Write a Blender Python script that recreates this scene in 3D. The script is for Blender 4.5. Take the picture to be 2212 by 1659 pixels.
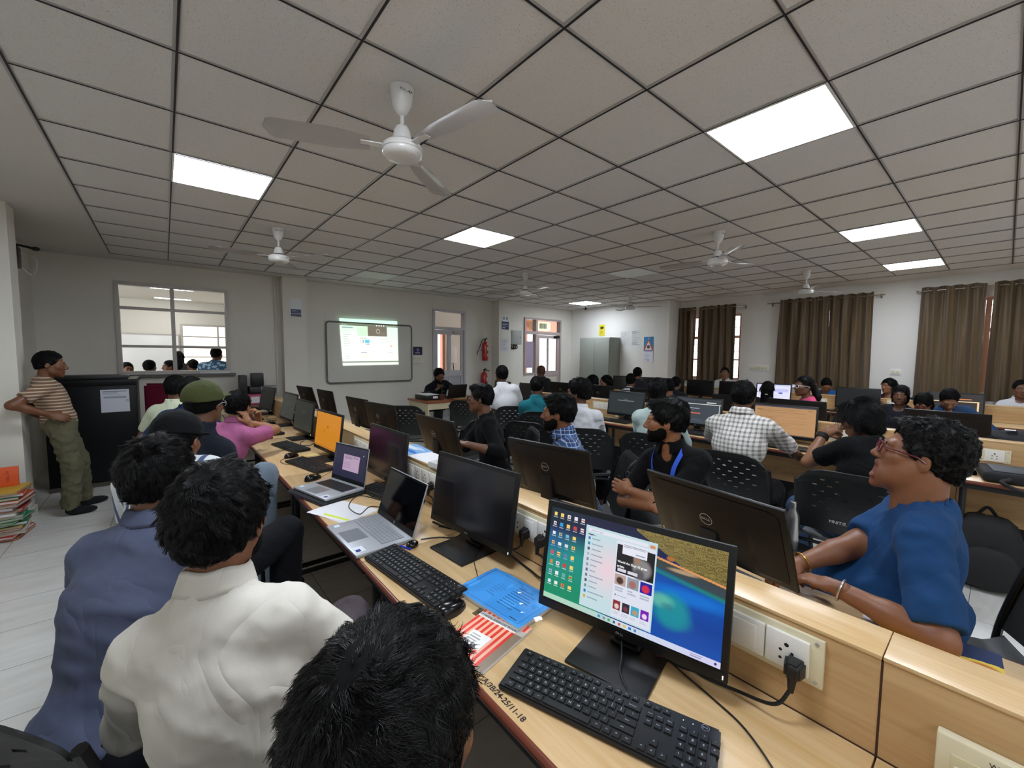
import bpy, bmesh, math, random
import numpy as np
from mathutils import Vector, Matrix, Euler, noise
PI = math.pi
R = math.radians
for o in list(bpy.data.objects):
    bpy.data.objects.remove(o)
SC = bpy.context.scene
COL = SC.collection
# ------------------------------------------------------------------ camera, light, exposure
CAMZ = 1.60
cam_d = bpy.data.cameras.new('camera')
cam = bpy.data.objects.new('camera', cam_d)
COL.objects.link(cam)
YAW, PITCH, ROLL = R(39.976), R(3.977), R(0.436)
cam_d.sensor_width = 36.0
cam_d.lens = 36.0 * 894.8 / 2212.0
cam_d.clip_start = 0.02
_f = Vector((math.sin(YAW) * math.cos(PITCH), math.cos(YAW) * math.cos(PITCH), -math.sin(PITCH)))
_r0 = Vector((math.cos(YAW), -math.sin(YAW), 0))
_u0 = _r0.cross(_f)
_r = _r0 * math.cos(ROLL) + _u0 * math.sin(ROLL)
_u = _u0 * math.cos(ROLL) - _r0 * math.sin(ROLL)
_m = Matrix((_r, _u, -_f)).transposed().to_4x4()
_m.translation = Vector((0, 0, CAMZ))
cam.matrix_world = _m
SC.camera = cam
SC.view_settings.view_transform = 'Standard'
SC.view_settings.look = 'None'
SC.view_settings.gamma = 1.0
SC.view_settings.use_curve_mapping = False
SC.view_settings.exposure = 0.45
world = bpy.data.worlds.new('sky')
SC.world = world
world.use_nodes = True
_bg = world.node_tree.nodes['Background']
_bg.inputs[0].default_value = (0.93, 0.96, 1.0, 1)
_bg.inputs[1].default_value = 3.2
PANEL_EMIT = 25.0          # ceiling LED panels
H = 2.93                   # ceiling height
# ------------------------------------------------------------------ materials
MATS = {}
def rgb(h):
    h = h.lstrip('#')
    c = [int(h[i:i + 2], 16) / 255 for i in (0, 2, 4)]
    return tuple(((x + .055) / 1.055) ** 2.4 if x > .04045 else x / 12.92 for x in c) + (1,)
def _new(name):
    m = bpy.data.materials.new(name); m.use_nodes = True
    nt = m.node_tree
    return m, nt, nt.nodes['Principled BSDF']
def mat(name, col, rough=.6, metal=0., bump=0., bscale=200., spec=.5, var=0., vscale=3., sheen=0., coat=0., alpha=None, stretch=(1, 1, 1), crease=0.):
    """plain procedural material: colour with a little noise variation and noise bump"""
    if name in MATS: return MATS[name]
    m, nt, b = _new(name)
    c = rgb(col) if isinstance(col, str) else tuple(col) + (1,)
    b.inputs['Base Color'].default_value = c
    b.inputs['Roughness'].default_value = rough
    b.inputs['Metallic'].default_value = metal
    b.inputs['Specular IOR Level'].default_value = spec
    if sheen: b.inputs['Sheen Weight'].default_value = sheen
    if coat: b.inputs['Coat Weight'].default_value = coat
    N = nt.nodes.new; L = nt.links.new
    if var or bump:
        tc = N('ShaderNodeTexCoord'); mp = N('ShaderNodeMapping')
        mp.inputs['Scale'].default_value = stretch
        L(tc.outputs['Object'], mp.inputs[0])
    if var:
        n = N('ShaderNodeTexNoise'); n.inputs['Scale'].default_value = vscale; n.inputs['Detail'].default_value = 5
        L(mp.outputs[0], n.inputs['Vector'])
        mr = N('ShaderNodeMapRange'); mr.inputs['From Min'].default_value = .3; mr.inputs['From Max'].default_value = .7
        mr.inputs['To Min'].default_value = 1 - var; mr.inputs['To Max'].default_value = 1 + var
        L(n.outputs['Fac'], mr.inputs['Value'])
        mx = N('ShaderNodeVectorMath'); mx.operation = 'SCALE'
        mx.inputs[0].default_value = c[:3]
        L(mr.outputs[0], mx.inputs['Scale']); L(mx.outputs[0], b.inputs['Base Color'])
    if bump:
        n2 = N('ShaderNodeTexNoise'); n2.inputs['Scale'].default_value = bscale; n2.inputs['Detail'].default_value = 3
        L(mp.outputs[0], n2.inputs['Vector'])
        bp = N('ShaderNodeBump'); bp.inputs['Strength'].default_value = bump; bp.inputs['Distance'].default_value = .003
        L(n2.outputs['Fac'], bp.inputs['Height']); L(bp.outputs[0], b.inputs['Normal'])
        if crease: add_crease(nt, tc.outputs['Object'], bp, crease)
    MATS[name] = m
    return m
def add_crease(nt, co, bp, amt):
    """soft cloth creases: ridged, warped noise as a second bump under the weave"""
    N = nt.nodes.new; L = nt.links.new
    w = N('ShaderNodeTexNoise'); w.inputs['Scale'].default_value = 3.5; w.inputs['Detail'].default_value = 1
    L(co, w.inputs['Vector'])
    mx = N('ShaderNodeVectorMath'); mx.operation = 'MULTIPLY_ADD'; mx.inputs[1].default_value = (.35, .35, .35)
    L(w.outputs['Color'], mx.inputs[0]); L(co, mx.inputs[2])
    mp = N('ShaderNodeMapping'); mp.inputs['Scale'].default_value = (1, 1, .55); mp.inputs['Rotation'].default_value = (.5, .3, .4)
    L(mx.outputs[0], mp.inputs[0])
    n = N('ShaderNodeTexNoise'); n.inputs['Scale'].default_value = 6.5; n.inputs['Detail'].default_value = 2.5; n.inputs['Roughness'].default_value = .45
    L(mp.outputs[0], n.inputs['Vector'])
    a = _math(nt, 'ABSOLUTE', _math(nt, 'SUBTRACT', n.outputs['Fac'], .5))
    h = _math(nt, 'POWER', _math(nt, 'MINIMUM', _math(nt, 'MULTIPLY', a, 7.), 1.), .7)
    b2 = N('ShaderNodeBump'); b2.inputs['Strength'].default_value = amt; b2.inputs['Distance'].default_value = .012
    L(h, b2.inputs['Height']); L(b2.outputs[0], bp.inputs['Normal'])
def emit(name, col, s=1.0):
    if name in MATS: return MATS[name]
    m = bpy.data.materials.new(name); m.use_nodes = True
    nt = m.node_tree; nt.nodes.clear()
    e = nt.nodes.new('ShaderNodeEmission'); o = nt.nodes.new('ShaderNodeOutputMaterial')
    e.inputs[0].default_value = rgb(col); e.inputs[1].default_value = s
    nt.links.new(e.outputs[0], o.inputs[0])
    MATS[name] = m
    return m
def screen_mat(name, col, s=.8, rough=.25):
    """lit display: emits and keeps the panel's gloss"""
    if name in MATS: return MATS[name]
    m, nt, b = _new(name)
    b.inputs['Base Color'].default_value = (.01, .01, .01, 1)
    b.inputs['Roughness'].default_value = rough
    b.inputs['Emission Color'].default_value = rgb(col)
    b.inputs['Emission Strength'].default_value = s
    MATS[name] = m
    return m
def wood_mat(name, c1, c2, rough=.32, along='Y', scale=1.0, coat=.0):
    if name in MATS: return MATS[name]
    m, nt, b = _new(name)
    N = nt.nodes.new; L = nt.links.new
    tc = N('ShaderNodeTexCoord'); mp = N('ShaderNodeMapping')
    s = {'Y': (14, .9, 14), 'X': (.9, 14, 14), 'Z': (14, 14, .9)}[along]
    mp.inputs['Scale'].default_value = [v * scale for v in s]
    L(tc.outputs['Object'], mp.inputs[0])
    n = N('ShaderNodeTexNoise'); n.inputs['Scale'].default_value = 1.6; n.inputs['Detail'].default_value = 8; n.inputs['Distortion'].default_value = .6
    L(mp.outputs[0], n.inputs['Vector'])
    mp2 = N('ShaderNodeMapping'); mp2.inputs['Scale'].default_value = [v * scale * 7 for v in s]
    L(tc.outputs['Object'], mp2.inputs[0])
    n2 = N('ShaderNodeTexNoise'); n2.inputs['Scale'].default_value = 1.; n2.inputs['Detail'].default_value = 4
    L(mp2.outputs[0], n2.inputs['Vector'])
    ad = N('ShaderNodeMath'); ad.operation = 'MULTIPLY_ADD'; ad.inputs[1].default_value = .45
    L(n2.outputs['Fac'], ad.inputs[0]); L(n.outputs['Fac'], ad.inputs[2])
    cr = N('ShaderNodeValToRGB'); cr.color_ramp.elements[0].position = .5; cr.color_ramp.elements[1].position = .95
    cr.color_ramp.elements[0].color = rgb(c2); cr.color_ramp.elements[1].color = rgb(c1)
    L(ad.outputs[0], cr.inputs[0]); L(cr.outputs[0], b.inputs['Base Color'])
    b.inputs['Roughness'].default_value = rough
    MATS[name] = m
    return m
def pattern_mat(name, fn, rough=.9, bump=.12, bscale=900, sheen=.03):
    """cloth with a pattern: fn(nt, objcoord) returns a colour socket"""
    if name in MATS: return MATS[name]
    m, nt, b = _new(name)
    tc = nt.nodes.new('ShaderNodeTexCoord')
    nt.links.new(fn(nt, tc.outputs['Object']), b.inputs['Base Color'])
    b.inputs['Roughness'].default_value = rough; b.inputs['Sheen Weight'].default_value = sheen
    n2 = nt.nodes.new('ShaderNodeTexNoise'); n2.inputs['Scale'].default_value = bscale
    bp = nt.nodes.new('ShaderNodeBump'); bp.inputs['Strength'].default_value = bump; bp.inputs['Distance'].default_value = .002
    nt.links.new(tc.outputs['Object'], n2.inputs['Vector'])
    nt.links.new(n2.outputs['Fac'], bp.inputs['Height']); nt.links.new(bp.outputs[0], b.inputs['Normal'])
    add_crease(nt, tc.outputs['Object'], bp, .25)
    MATS[name] = m
    return m
def _sep(nt, v, ang=0.):
    if ang:
        mp = nt.nodes.new('ShaderNodeMapping'); mp.inputs['Rotation'].default_value = (0, 0, ang)
        nt.links.new(v, mp.inputs[0]); v = mp.outputs[0]
    s = nt.nodes.new('ShaderNodeSeparateXYZ'); nt.links.new(v, s.inputs[0]); return s
def _math(nt, op, a, b=None, c=None):
    n = nt.nodes.new('ShaderNodeMath'); n.operation = op
    for i, x in enumerate((a, b, c)):
        if x is None: continue
        if isinstance(x, (int, float)): n.inputs[i].default_value = x
        else: nt.links.new(x, n.inputs[i])
    return n.outputs[0]
def _mix(nt, f, a, b):
    n = nt.nodes.new('ShaderNodeMix'); n.data_type = 'RGBA'
    if isinstance(f, (int, float)): n.inputs[0].default_value = f
    else: nt.links.new(f, n.inputs[0])
    for i, x in ((6, a), (7, b)):
        if isinstance(x, tuple): n.inputs[i].default_value = x
        else: nt.links.new(x, n.inputs[i])
    return n.outputs[2]
def _band(nt, v, period, duty, off=0.):
    """1 inside a band of width duty*period"""
    a = _math(nt, 'MULTIPLY_ADD', v, 1. / period, off)
    fr = _math(nt, 'FRACT', a)
    return _math(nt, 'LESS_THAN', fr, duty)
# ------------------------------------------------------------------ mesh builder
class MB:
    def __init__(s):
        s.v = []; s.f = []; s.m = []; s.mi = {}; s.mats = []
    def mat(s, m):
        if m.name not in s.mi:
            s.mi[m.name] = len(s.mats); s.mats.append(m)
        return s.mi[m.name]
    def add(s, vs, fs, m, M=None):
        k = len(s.v); mi = s.mat(m)
        if M is not None: vs = [M @ Vector(v) for v in vs]
        s.v.extend([tuple(v) for v in vs]); s.f.extend([tuple(i + k for i in f) for f in fs]); s.m.extend([mi] * len(fs))
    def box(s, lo, hi, m, bev=0., M=None, seg=2):
        x0, y0, z0 = lo; x1, y1, z1 = hi
        if x0 > x1: x0, x1 = x1, x0
        if y0 > y1: y0, y1 = y1, y0
        if z0 > z1: z0, z1 = z1, z0
        if bev <= 0:
            vs = [(x, y, z) for z in (z0, z1) for y in (y0, y1) for x in (x0, x1)]
            s.add(vs, [(0, 2, 3, 1), (4, 5, 7, 6), (0, 1, 5, 4), (2, 6, 7, 3), (0, 4, 6, 2), (1, 3, 7, 5)], m, M)
            return
        bm = bmesh.new(); bmesh.ops.create_cube(bm, size=1)
        for v in bm.verts:
            v.co = Vector(((v.co.x + .5) * (x1 - x0) + x0, (v.co.y + .5) * (y1 - y0) + y0, (v.co.z + .5) * (z1 - z0) + z0))
        bmesh.ops.bevel(bm, geom=bm.edges[:], offset=min(bev, .49 * min(x1 - x0, y1 - y0, z1 - z0)), segments=seg, profile=.5, affect='EDGES')
        s.bm(bm, m, M)
    def bm(s, bm, m, M=None):
        bm.verts.index_update()
        s.add([v.co.copy() for v in bm.verts], [tuple(v.index for v in f.verts) for f in bm.faces], m, M)
        bm.free()
    def lathe(s, prof, m, n=24, M=None, cap=True):
        """prof: list of (r,z)"""
        vs = []; fs = []
        for r, z in prof:
            for i in range(n):
                a = 2 * PI * i / n; vs.append((r * math.cos(a), r * math.sin(a), z))
        for k in range(len(prof) - 1):
            for i in range(n):
                j = (i + 1) % n
                fs.append((k * n + i, k * n + j, (k + 1) * n + j, (k + 1) * n + i))
        if cap:
            if prof[0][0] > 1e-6: fs.append(tuple(range(n - 1, -1, -1)))
            if prof[-1][0] > 1e-6: fs.append(tuple((len(prof) - 1) * n + i for i in range(n)))
        s.add(vs, fs, m, M)
    def tube(s, pts, r, m, n=8, M=None, closed=False, cap=True):
        """pts polyline; r a number or list"""
        P = [Vector(p) for p in pts]; K = len(P)
        rs = r if isinstance(r, (list, tuple)) else [r] * K
        vs = []; fs = []
        up = None
        for k in range(K):
            if closed: t = (P[(k + 1) % K] - P[k - 1])
            else: t = (P[min(k + 1, K - 1)] - P[max(k - 1, 0)])
            t.normalize()
            if up is None:
                up = Vector((0, 0, 1)) if abs(t.z) < .9 else Vector((1, 0, 0))
            a = t.cross(up)
            if a.length < 1e-5: a = t.orthogonal()
            a.normalize(); b = a.cross(t).normalized(); up = b
            for i in range(n):
                th = 2 * PI * i / n
                vs.append(P[k] + (a * math.cos(th) + b * math.sin(th)) * rs[k])
        for k in range(K - 1 if not closed else K):
            k2 = (k + 1) % K
            for i in range(n):
                j = (i + 1) % n
                fs.append((k * n + i, k * n + j, k2 * n + j, k2 * n + i))
        if cap and not closed:
            fs.append(tuple(range(n - 1, -1, -1))); fs.append(tuple((K - 1) * n + i for i in range(n)))
        s.add(vs, fs, m, M)
    def prism(s, poly, z0, z1, m, M=None):
        n = len(poly)
        vs = [(x, y, z0) for x, y in poly] + [(x, y, z1) for x, y in poly]
        fs = [tuple(range(n - 1, -1, -1)), tuple(range(n, 2 * n))] + [(i, (i + 1) % n, n + (i + 1) % n, n + i) for i in range(n)]
        s.add(vs, fs, m, M)
    def quad(s, a, b, c, d, m, M=None):
        s.add([a, b, c, d], [(0, 1, 2, 3)], m, M)
    def ell(s, c, r, m, M=None, nu=16, nv=10):
        vs = []; fs = []
        for j in range(nv + 1):
            t = PI * j / nv
            for i in range(nu):
                a = 2 * PI * i / nu
                vs.append((c[0] + r[0] * math.sin(t) * math.cos(a), c[1] + r[1] * math.sin(t) * math.sin(a), c[2] + r[2] * math.cos(t)))
        for j in range(nv):
            for i in range(nu):
                k = (i + 1) % nu
                fs.append((j * nu + i, (j + 1) * nu + i, (j + 1) * nu + k, j * nu + k))
        s.add(vs, fs, m, M)
    def text(s, body, size, m, M, align='CENTER', thick=0., bold=0.):
        vs, fs = text_geo(body, size, align, thick, bold)
        s.add(vs, fs, m, M)
    def build(s, name, parent=None, smooth=True, ang=38, loc=None):
        me = bpy.data.meshes.new(name)
        me.from_pydata(s.v, [], s.f)
        for m in s.mats: me.materials.append(m)
        if len(s.mats) > 1: me.polygons.foreach_set('material_index', s.m)
        me.update()
        if smooth:
            me.polygons.foreach_set('use_smooth', [True] * len(me.polygons))
            try: me.set_sharp_from_angle(angle=R(ang))
            except Exception: pass
        o = bpy.data.objects.new(name, me); COL.objects.link(o)
        if parent is not None: o.parent = parent
        if loc is not None: o.location = loc
        return o
_tc = {}
def text_geo(body, size, align='CENTER', thick=0., bold=0.):
    key = (body, size, align, thick, bold)
    if key in _tc: return _tc[key]
    cu = bpy.data.curves.new('t', 'FONT'); cu.body = body; cu.size = size; cu.align_x = align; cu.align_y = 'CENTER'
    cu.resolution_u = 2; cu.extrude = thick; cu.offset = bold
    o = bpy.data.objects.new('t', cu); COL.objects.link(o)
    dg = bpy.context.evaluated_depsgraph_get()
    me = bpy.data.meshes.new_from_object(o.evaluated_get(dg))
    vs = [tuple(v.co) for v in me.vertices]; fs = [tuple(p.vertices) for p in me.polygons]
    bpy.data.objects.remove(o); bpy.data.curves.remove(cu); bpy.data.meshes.remove(me)
    _tc[key] = (vs, fs)
    return vs, fs
def empty(name, loc, rz=0., rot=None):
    o = bpy.data.objects.new(name, None); COL.objects.link(o)
    o.location = loc; o.rotation_euler = rot if rot else (0, 0, rz)
    o.empty_display_size = .05
    return o
def tag(o, label=None, cat=None, group=None, kind=None):
    if label: o['label'] = label
    if cat: o['category'] = cat
    if group: o['group'] = group
    if kind: o['kind'] = kind
    return o
def thing(name, label, cat, loc, rz=0., group=None, rot=None):
    return tag(empty(name, loc, rz, rot), label, cat, group)
def struct(o):
    o['kind'] = 'structure'; return o
def kids(o): return [c for c in bpy.data.objects if c.parent == o]
CH = {}
def copy_tree(o, parent=None, loc=None, rz=None, label=None, group=None):
    c = o.copy(); COL.objects.link(c)
    if parent is not None: c.parent = parent
    for ch in CH.get(o.name) or CH.setdefault(o.name, kids(o)):
        copy_tree(ch, c)
    if loc is not None: c.location = loc
    if rz is not None: c.rotation_euler = (0, 0, rz)
    if label: c['label'] = label
    if group: c['group'] = group
    return c
def T(x=0, y=0, z=0): return Matrix.Translation((x, y, z))
def RX(a): return Matrix.Rotation(a, 4, 'X')
def RY(a): return Matrix.Rotation(a, 4, 'Y')
def RZ(a): return Matrix.Rotation(a, 4, 'Z')
def bez(pts, n=8):
    """Catmull-Rom through points"""
    P = [Vector(p) for p in pts]; out = []
    Q = [2 * P[0] - P[1]] + P + [2 * P[-1] - P[-2]]
    for i in range(1, len(Q) - 2):
        a, b, c, d = Q[i - 1:i + 3]
        for k in range(n):
            t = k / n
            out.append(.5 * ((2 * b) + (c - a) * t + (2 * a - 5 * b + 4 * c - d) * t * t + (3 * b - a - 3 * c + d) * t ** 3))
    out.append(P[-1])
    return out
# ================================================================== SETTING
M_wall = mat('wall_paint', '#e3dfd4', rough=.75, bump=.25, bscale=60, var=.05, vscale=.8)
M_wall2 = mat('side_wall_paint', '#e4e1da', rough=.75, bump=.2, bscale=60, var=.04, vscale=.7)
M_alu = mat('window_aluminium', '#b9b3ad', rough=.4, metal=.15, var=.05)
M_dark = mat('dark_gap', '#0c0c0c', rough=.8)
M_white = mat('white_enamel', '#e4e4e0', rough=.35)
def ceiling_tile_mat():
    m, nt, b = _new('ceiling_tile')
    N = nt.nodes.new; L = nt.links.new
    tc = N('ShaderNodeTexCoord')
    v = N('ShaderNodeTexVoronoi'); v.inputs['Scale'].default_value = 75
    n = N('ShaderNodeTexNoise'); n.inputs['Scale'].default_value = 190; n.inputs['Detail'].default_value = 3
    L(tc.outputs['Object'], v.inputs['Vector']); L(tc.outputs['Object'], n.inputs['Vector'])
    mr = N('ShaderNodeMapRange'); mr.inputs['From Min'].default_value = .06; mr.inputs['From Max'].default_value = .22
    mr.inputs['To Min'].default_value = .62; mr.inputs['To Max'].default_value = 1.
    L(v.outputs['Distance'], mr.inputs['Value'])
    mr2 = N('ShaderNodeMapRange'); mr2.inputs['From Min'].default_value = .3; mr2.inputs['From Max'].default_value = .5
    mr2.inputs['To Min'].default_value = .9; mr2.inputs['To Max'].default_value = 1.
    L(n.outputs['Fac'], mr2.inputs['Value'])
    mu = _math(nt, 'MULTIPLY', mr.outputs[0], mr2.outputs[0])
    vm = N('ShaderNodeVectorMath'); vm.operation = 'SCALE'; vm.inputs[0].default_value = rgb('#dcd9d4')[:3]
    L(mu, vm.inputs['Scale']); L(vm.outputs[0], b.inputs['Base Color'])
    b.inputs['Roughness'].default_value = .85
    bp = N('ShaderNodeBump'); bp.inputs['Strength'].default_value = .5; bp.inputs['Distance'].default_value = .003
    L(mu, bp.inputs['Height']); L(bp.outputs[0], b.inputs['Normal'])
    return m
def floor_mat():
    m, nt, b = _new('floor_marble_tile')
    N = nt.nodes.new; L = nt.links.new
    tc = N('ShaderNodeTexCoord')
    mp = N('ShaderNodeMapping'); mp.inputs['Location'].default_value = (.441, -.07, 0)
    L(tc.outputs['Object'], mp.inputs[0])
    s = N('ShaderNodeSeparateXYZ'); L(mp.outputs[0], s.inputs[0])
    gx = _band(nt, s.outputs[0], .60, .006); gy = _band(nt, s.outputs[1], .44, .008, .0)
    g = _math(nt, 'MAXIMUM', gx, gy)
    mp2 = N('ShaderNodeMapping'); mp2.inputs['Scale'].default_value = (2.2, 6.5, 1); mp2.inputs['Rotation'].default_value = (0, 0, .5)
    L(tc.outputs['Object'], mp2.inputs[0])
    n = N('ShaderNodeTexNoise'); n.inputs['Scale'].default_value = 1.4; n.inputs['Detail'].default_value = 9; n.inputs['Distortion'].default_value = 1.4
    L(mp2.outputs[0], n.inputs['Vector'])
    cr = N('ShaderNodeValToRGB'); e = cr.color_ramp.elements
    e[0].position = .30; e[0].color = rgb('#cfcdc7'); e[1].position = .62; e[1].color = rgb('#dad8d3')
    L(n.outputs['Fac'], cr.inputs[0])
    c = _mix(nt, g, cr.outputs[0], rgb('#6e6b63'))
    L(c, b.inputs['Base Color'])
    b.inputs['Roughness'].default_value = .22
    return m
def wall_mb(mb, axis, pos, thick, u0, u1, z0, z1, holes, m):
    """axis 'Y': wall lies in plane Y=pos (u = X); thick grows away from the room"""
    def bx(a, b, c, d):
        if b - a < 1e-4 or d - c < 1e-4: return
        if axis == 'Y': mb.box((a, min(pos, pos + thick), c), (b, max(pos, pos + thick), d), m)
        else: mb.box((min(pos, pos + thick), a, c), (max(pos, pos + thick), b, d), m)
    u = u0
    for (a, b, c, d) in sorted(holes):
        bx(u, a, z0, z1); bx(a, b, z0, c); bx(a, b, d, z1); u = b
    bx(u, u1, z0, z1)
XL, XR, YF, YB = -1.30, 9.75, 8.30, -3.2
# floor and ceiling
fb = MB(); fb.box((-1.6, YB - .2, -.12), (10.1, 8.5, 0), floor_mat()); struct(fb.build('floor', smooth=False))
cb = MB(); Mct = ceiling_tile_mat(); Mcp = mat('ceiling_plaster', '#d4d0c9', rough=.8, var=.04, vscale=1.)
GX0, GX1, GY0, GY1 = -.51, 9.09, -2.97, 7.83
cb.box((GX0, GY0, H), (GX1, GY1, H + .1), Mct)
cb.box((XL - .2, YB - .2, H - .002), (GX0, YF + .2, H + .1), Mcp); cb.box((GX1, YB - .2, H - .002), (XR + .3, YF + .2, H + .1), Mcp)
cb.box((GX0, GY1, H - .002), (GX1, YF + .2, H + .1), Mcp); cb.box((GX0, YB - .2, H - .002), (GX1, GY0, H + .1), Mcp)
ceil = struct(cb.build('ceiling', smooth=False))
M_tee = mat('ceiling_tee', '#b9b6b2', rough=.28, metal=.3)
M_teed = mat('tee_slot', '#1b1a20', rough=.6)
tb = MB()
nx = int(round((GX1 - GX0) / .6)); ny = int(round((GY1 - GY0) / .6))
for i in range(nx + 1):
    x = GX0 + .6 * i
    tb.box((x - .012, GY0, H - .006), (x + .012, GY1, H), M_tee); tb.box((x + .000, GY0, H - .0085), (x + .009, GY1, H - .005), M_teed)
for j in range(ny + 1):
    y = GY0 + .6 * j
    tb.box((GX0, y - .011, H - .005), (GX1, y + .011, H), M_tee); tb.box((GX0, y - .002, H - .0075), (GX1, y + .005, H - .0045), M_teed)
o = struct(tb.build('trim_1', smooth=False)); o.parent = ceil
# walls
W1 = (-.52, .84, 1.27, 2.63); DR1 = (4.62, 5.50, .0, 2.62); DR2 = (7.36, 8.76, .0, 2.61)
wb = MB(); wall_mb(wb, 'Y', YF, .15, XL - .15, XR + .15, 0, H, [W1, DR1, DR2], M_wall)
struct(wb.build('wall_front', smooth=False))
wb = MB(); wall_mb(wb, 'X', XL, -.15, YB, YF, 0, H, [], M_wall); struct(wb.build('wall_left', smooth=False))
wb = MB(); wb.box((XL, 5.79, 0), (-1.03, 6.05, H), M_wall); wb.box((XL, 5.775, 0), (-1.015, 6.065, .1), M_wall); struct(wb.build('wall_left_column', smooth=False))
WR = [(3.80, 5.12, 1.08, 2.56), (1.68, 3.0, 1.08, 2.56), (-.42, .88, 1.08, 2.56)]
wb = MB(); wall_mb(wb, 'X', XR, .2, YB, 5.2, 0, H, WR, M_wall2)
wb.box((9.2, 5.2, 0), (XR + .2, YF, H), M_wall2); struct(wb.build('wall_right', smooth=False))
wb = MB(); wall_mb(wb, 'Y', YB, -.15, XL, XR, 0, H, [], M_wall2); struct(wb.build('wall_back', smooth=False))
wb = MB(); wb.box((1.6, 8.08, 0), (1.99, YF, H), M_wall); wb.box((6.28, 8.0, 0), (6.66, YF, H), M_wall)
struct(wb.build('wall_front_pillars', smooth=False))
wb = MB(); wb.tube([(1.52, 8.27, .0), (1.52, 8.27, H)], .014, M_wall, 8); struct(wb.build('trim_2'))
# stains on the front wall left of the board (wear with a shape of its own)
M_scuff = mat('wall_scuff', '#a9a498', rough=.85, var=.1, vscale=6)
# window 1: interior window with frame, sliding sashes and sill
M_glass = None
def glass_mat():
    m, nt, b = _new('window_glass')
    b.inputs['Base Color'].default_value = (1, 1, 1, 1); b.inputs['Roughness'].default_value = .02
    b.inputs['Transmission Weight'].default_value = 1.; b.inputs['IOR'].default_value = 1.02
    return m
M_glass = glass_mat()
def frame(mb, u0, u1, z0, z1, w, y0, y1, m):
    mb.box((u0, y0, z0), (u0 + w, y1, z1), m); mb.box((u1 - w, y0, z0), (u1, y1, z1), m)
    mb.box((u0 + w, y0, z0), (u1 - w, y1, z0 + w), m); mb.box((u0 + w, y0, z1 - w), (u1 - w, y1, z1), m)
mb = MB(); a, b_, c, d = W1
frame(mb, a, b_, c, d, .05, 8.27, 8.40, M_alu)
mb.box((.10, 8.29, c + .05), (.15, 8.36, d - .05), M_alu)
for u0, u1 in ((a + .05, .10), (.15, b_ - .05)):
    mb.box((u0, 8.286, 2.23), (u1, 8.365, 2.27), M_alu); mb.box((u0, 8.286, 1.67), (u1, 8.365, 1.71), M_alu)
w1 = struct(mb.build('window_1', smooth=False))
mb = MB(); mb.box((a + .05, 8.325, c + .05), (b_ - .05, 8.331, d - .05), M_glass); mb.build('pane', w1, smooth=False)
mb = MB(); mb.box((a - .06, 8.20, c - .04), (b_ + .06, 8.3, c), mat('sill_stone', '#5f5b57', rough=.4)); mb.build('window_sill', w1, smooth=False)
# door 1: glazed double panel door with fanlight
M_door = mat('door_paint', '#c6c3c6', rough=.45, var=.03)
mb = MB(); a, b_, c, d = DR1
mb.box((a, 8.26, 0), (a + .05, 8.42, d), M_door); mb.box((b_ - .05, 8.26, 0), (b_, 8.42, d), M_door); mb.box((a + .05, 8.26, d - .05), (b_ - .05, 8.42, d), M_door)
mb.box((a + .05, 8.26, 2.17), (b_ - .05, 8.42, 2.23), M_door)
d1 = struct(mb.build('door_1', smooth=False))
mb = MB(); y0, y1 = 8.29, 8.33
mb.box((a + .055, y0, 0.02), (a + .13, y1, 2.16), M_door); mb.box((b_ - .13, y0, .02), (b_ - .055, y1, 2.16), M_door)
mb.box((a + .13, y0, 2.06), (b_ - .13, y1, 2.16), M_door); mb.box((a + .13, y0, 1.10), (b_ - .13, y1, 1.24), M_door); mb.box((a + .13, y0, .02), (b_ - .13, y1, .16), M_door)
mb.box((5.02, y0, 1.24), (5.10, y1, 2.06), M_door)
mb.box((a + .13, y0 + .015, .16), (b_ - .13, y1 - .01, 1.1), mat('door_panel_paint', '#b4b3b8', rough=.5))
mb.box((5.04, y0 + .002, .16), (5.08, y1, 1.1), M_door)
lf = mb.build('door_leaf', d1, smooth=False)
mb = MB(); mb.tube([(4.70, 8.25, .95), (4.70, 8.25, 1.15)], .008, M_alu, 8); mb.tube([(4.70, 8.25, .97), (4.70, 8.29, .97)], .006, M_alu); mb.tube([(4.70, 8.25, 1.13), (4.70, 8.29, 1.13)], .006, M_alu)
mb.build('door_handle', lf)
mb = MB(); mb.box((4.75, 8.305, 1.22), (5.37, 8.311, 2.08), M_glass); mb.build('pane', lf, smooth=False)
mb = MB(); mb.box((a + .05, 8.305, 2.23), (b_ - .05, 8.311, 2.57), M_glass); mb.build('pane', d1, smooth=False)
mb = MB(); mb.box((5.15, 8.24, 2.10), (5.36, 8.29, 2.14), M_alu, .004); mb.tube([(5.17, 8.25, 2.14), (4.98, 8.25, 2.19), (5.1, 8.27, 2.19)], .006, M_alu)
mb.build('door_closer', d1)
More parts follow.
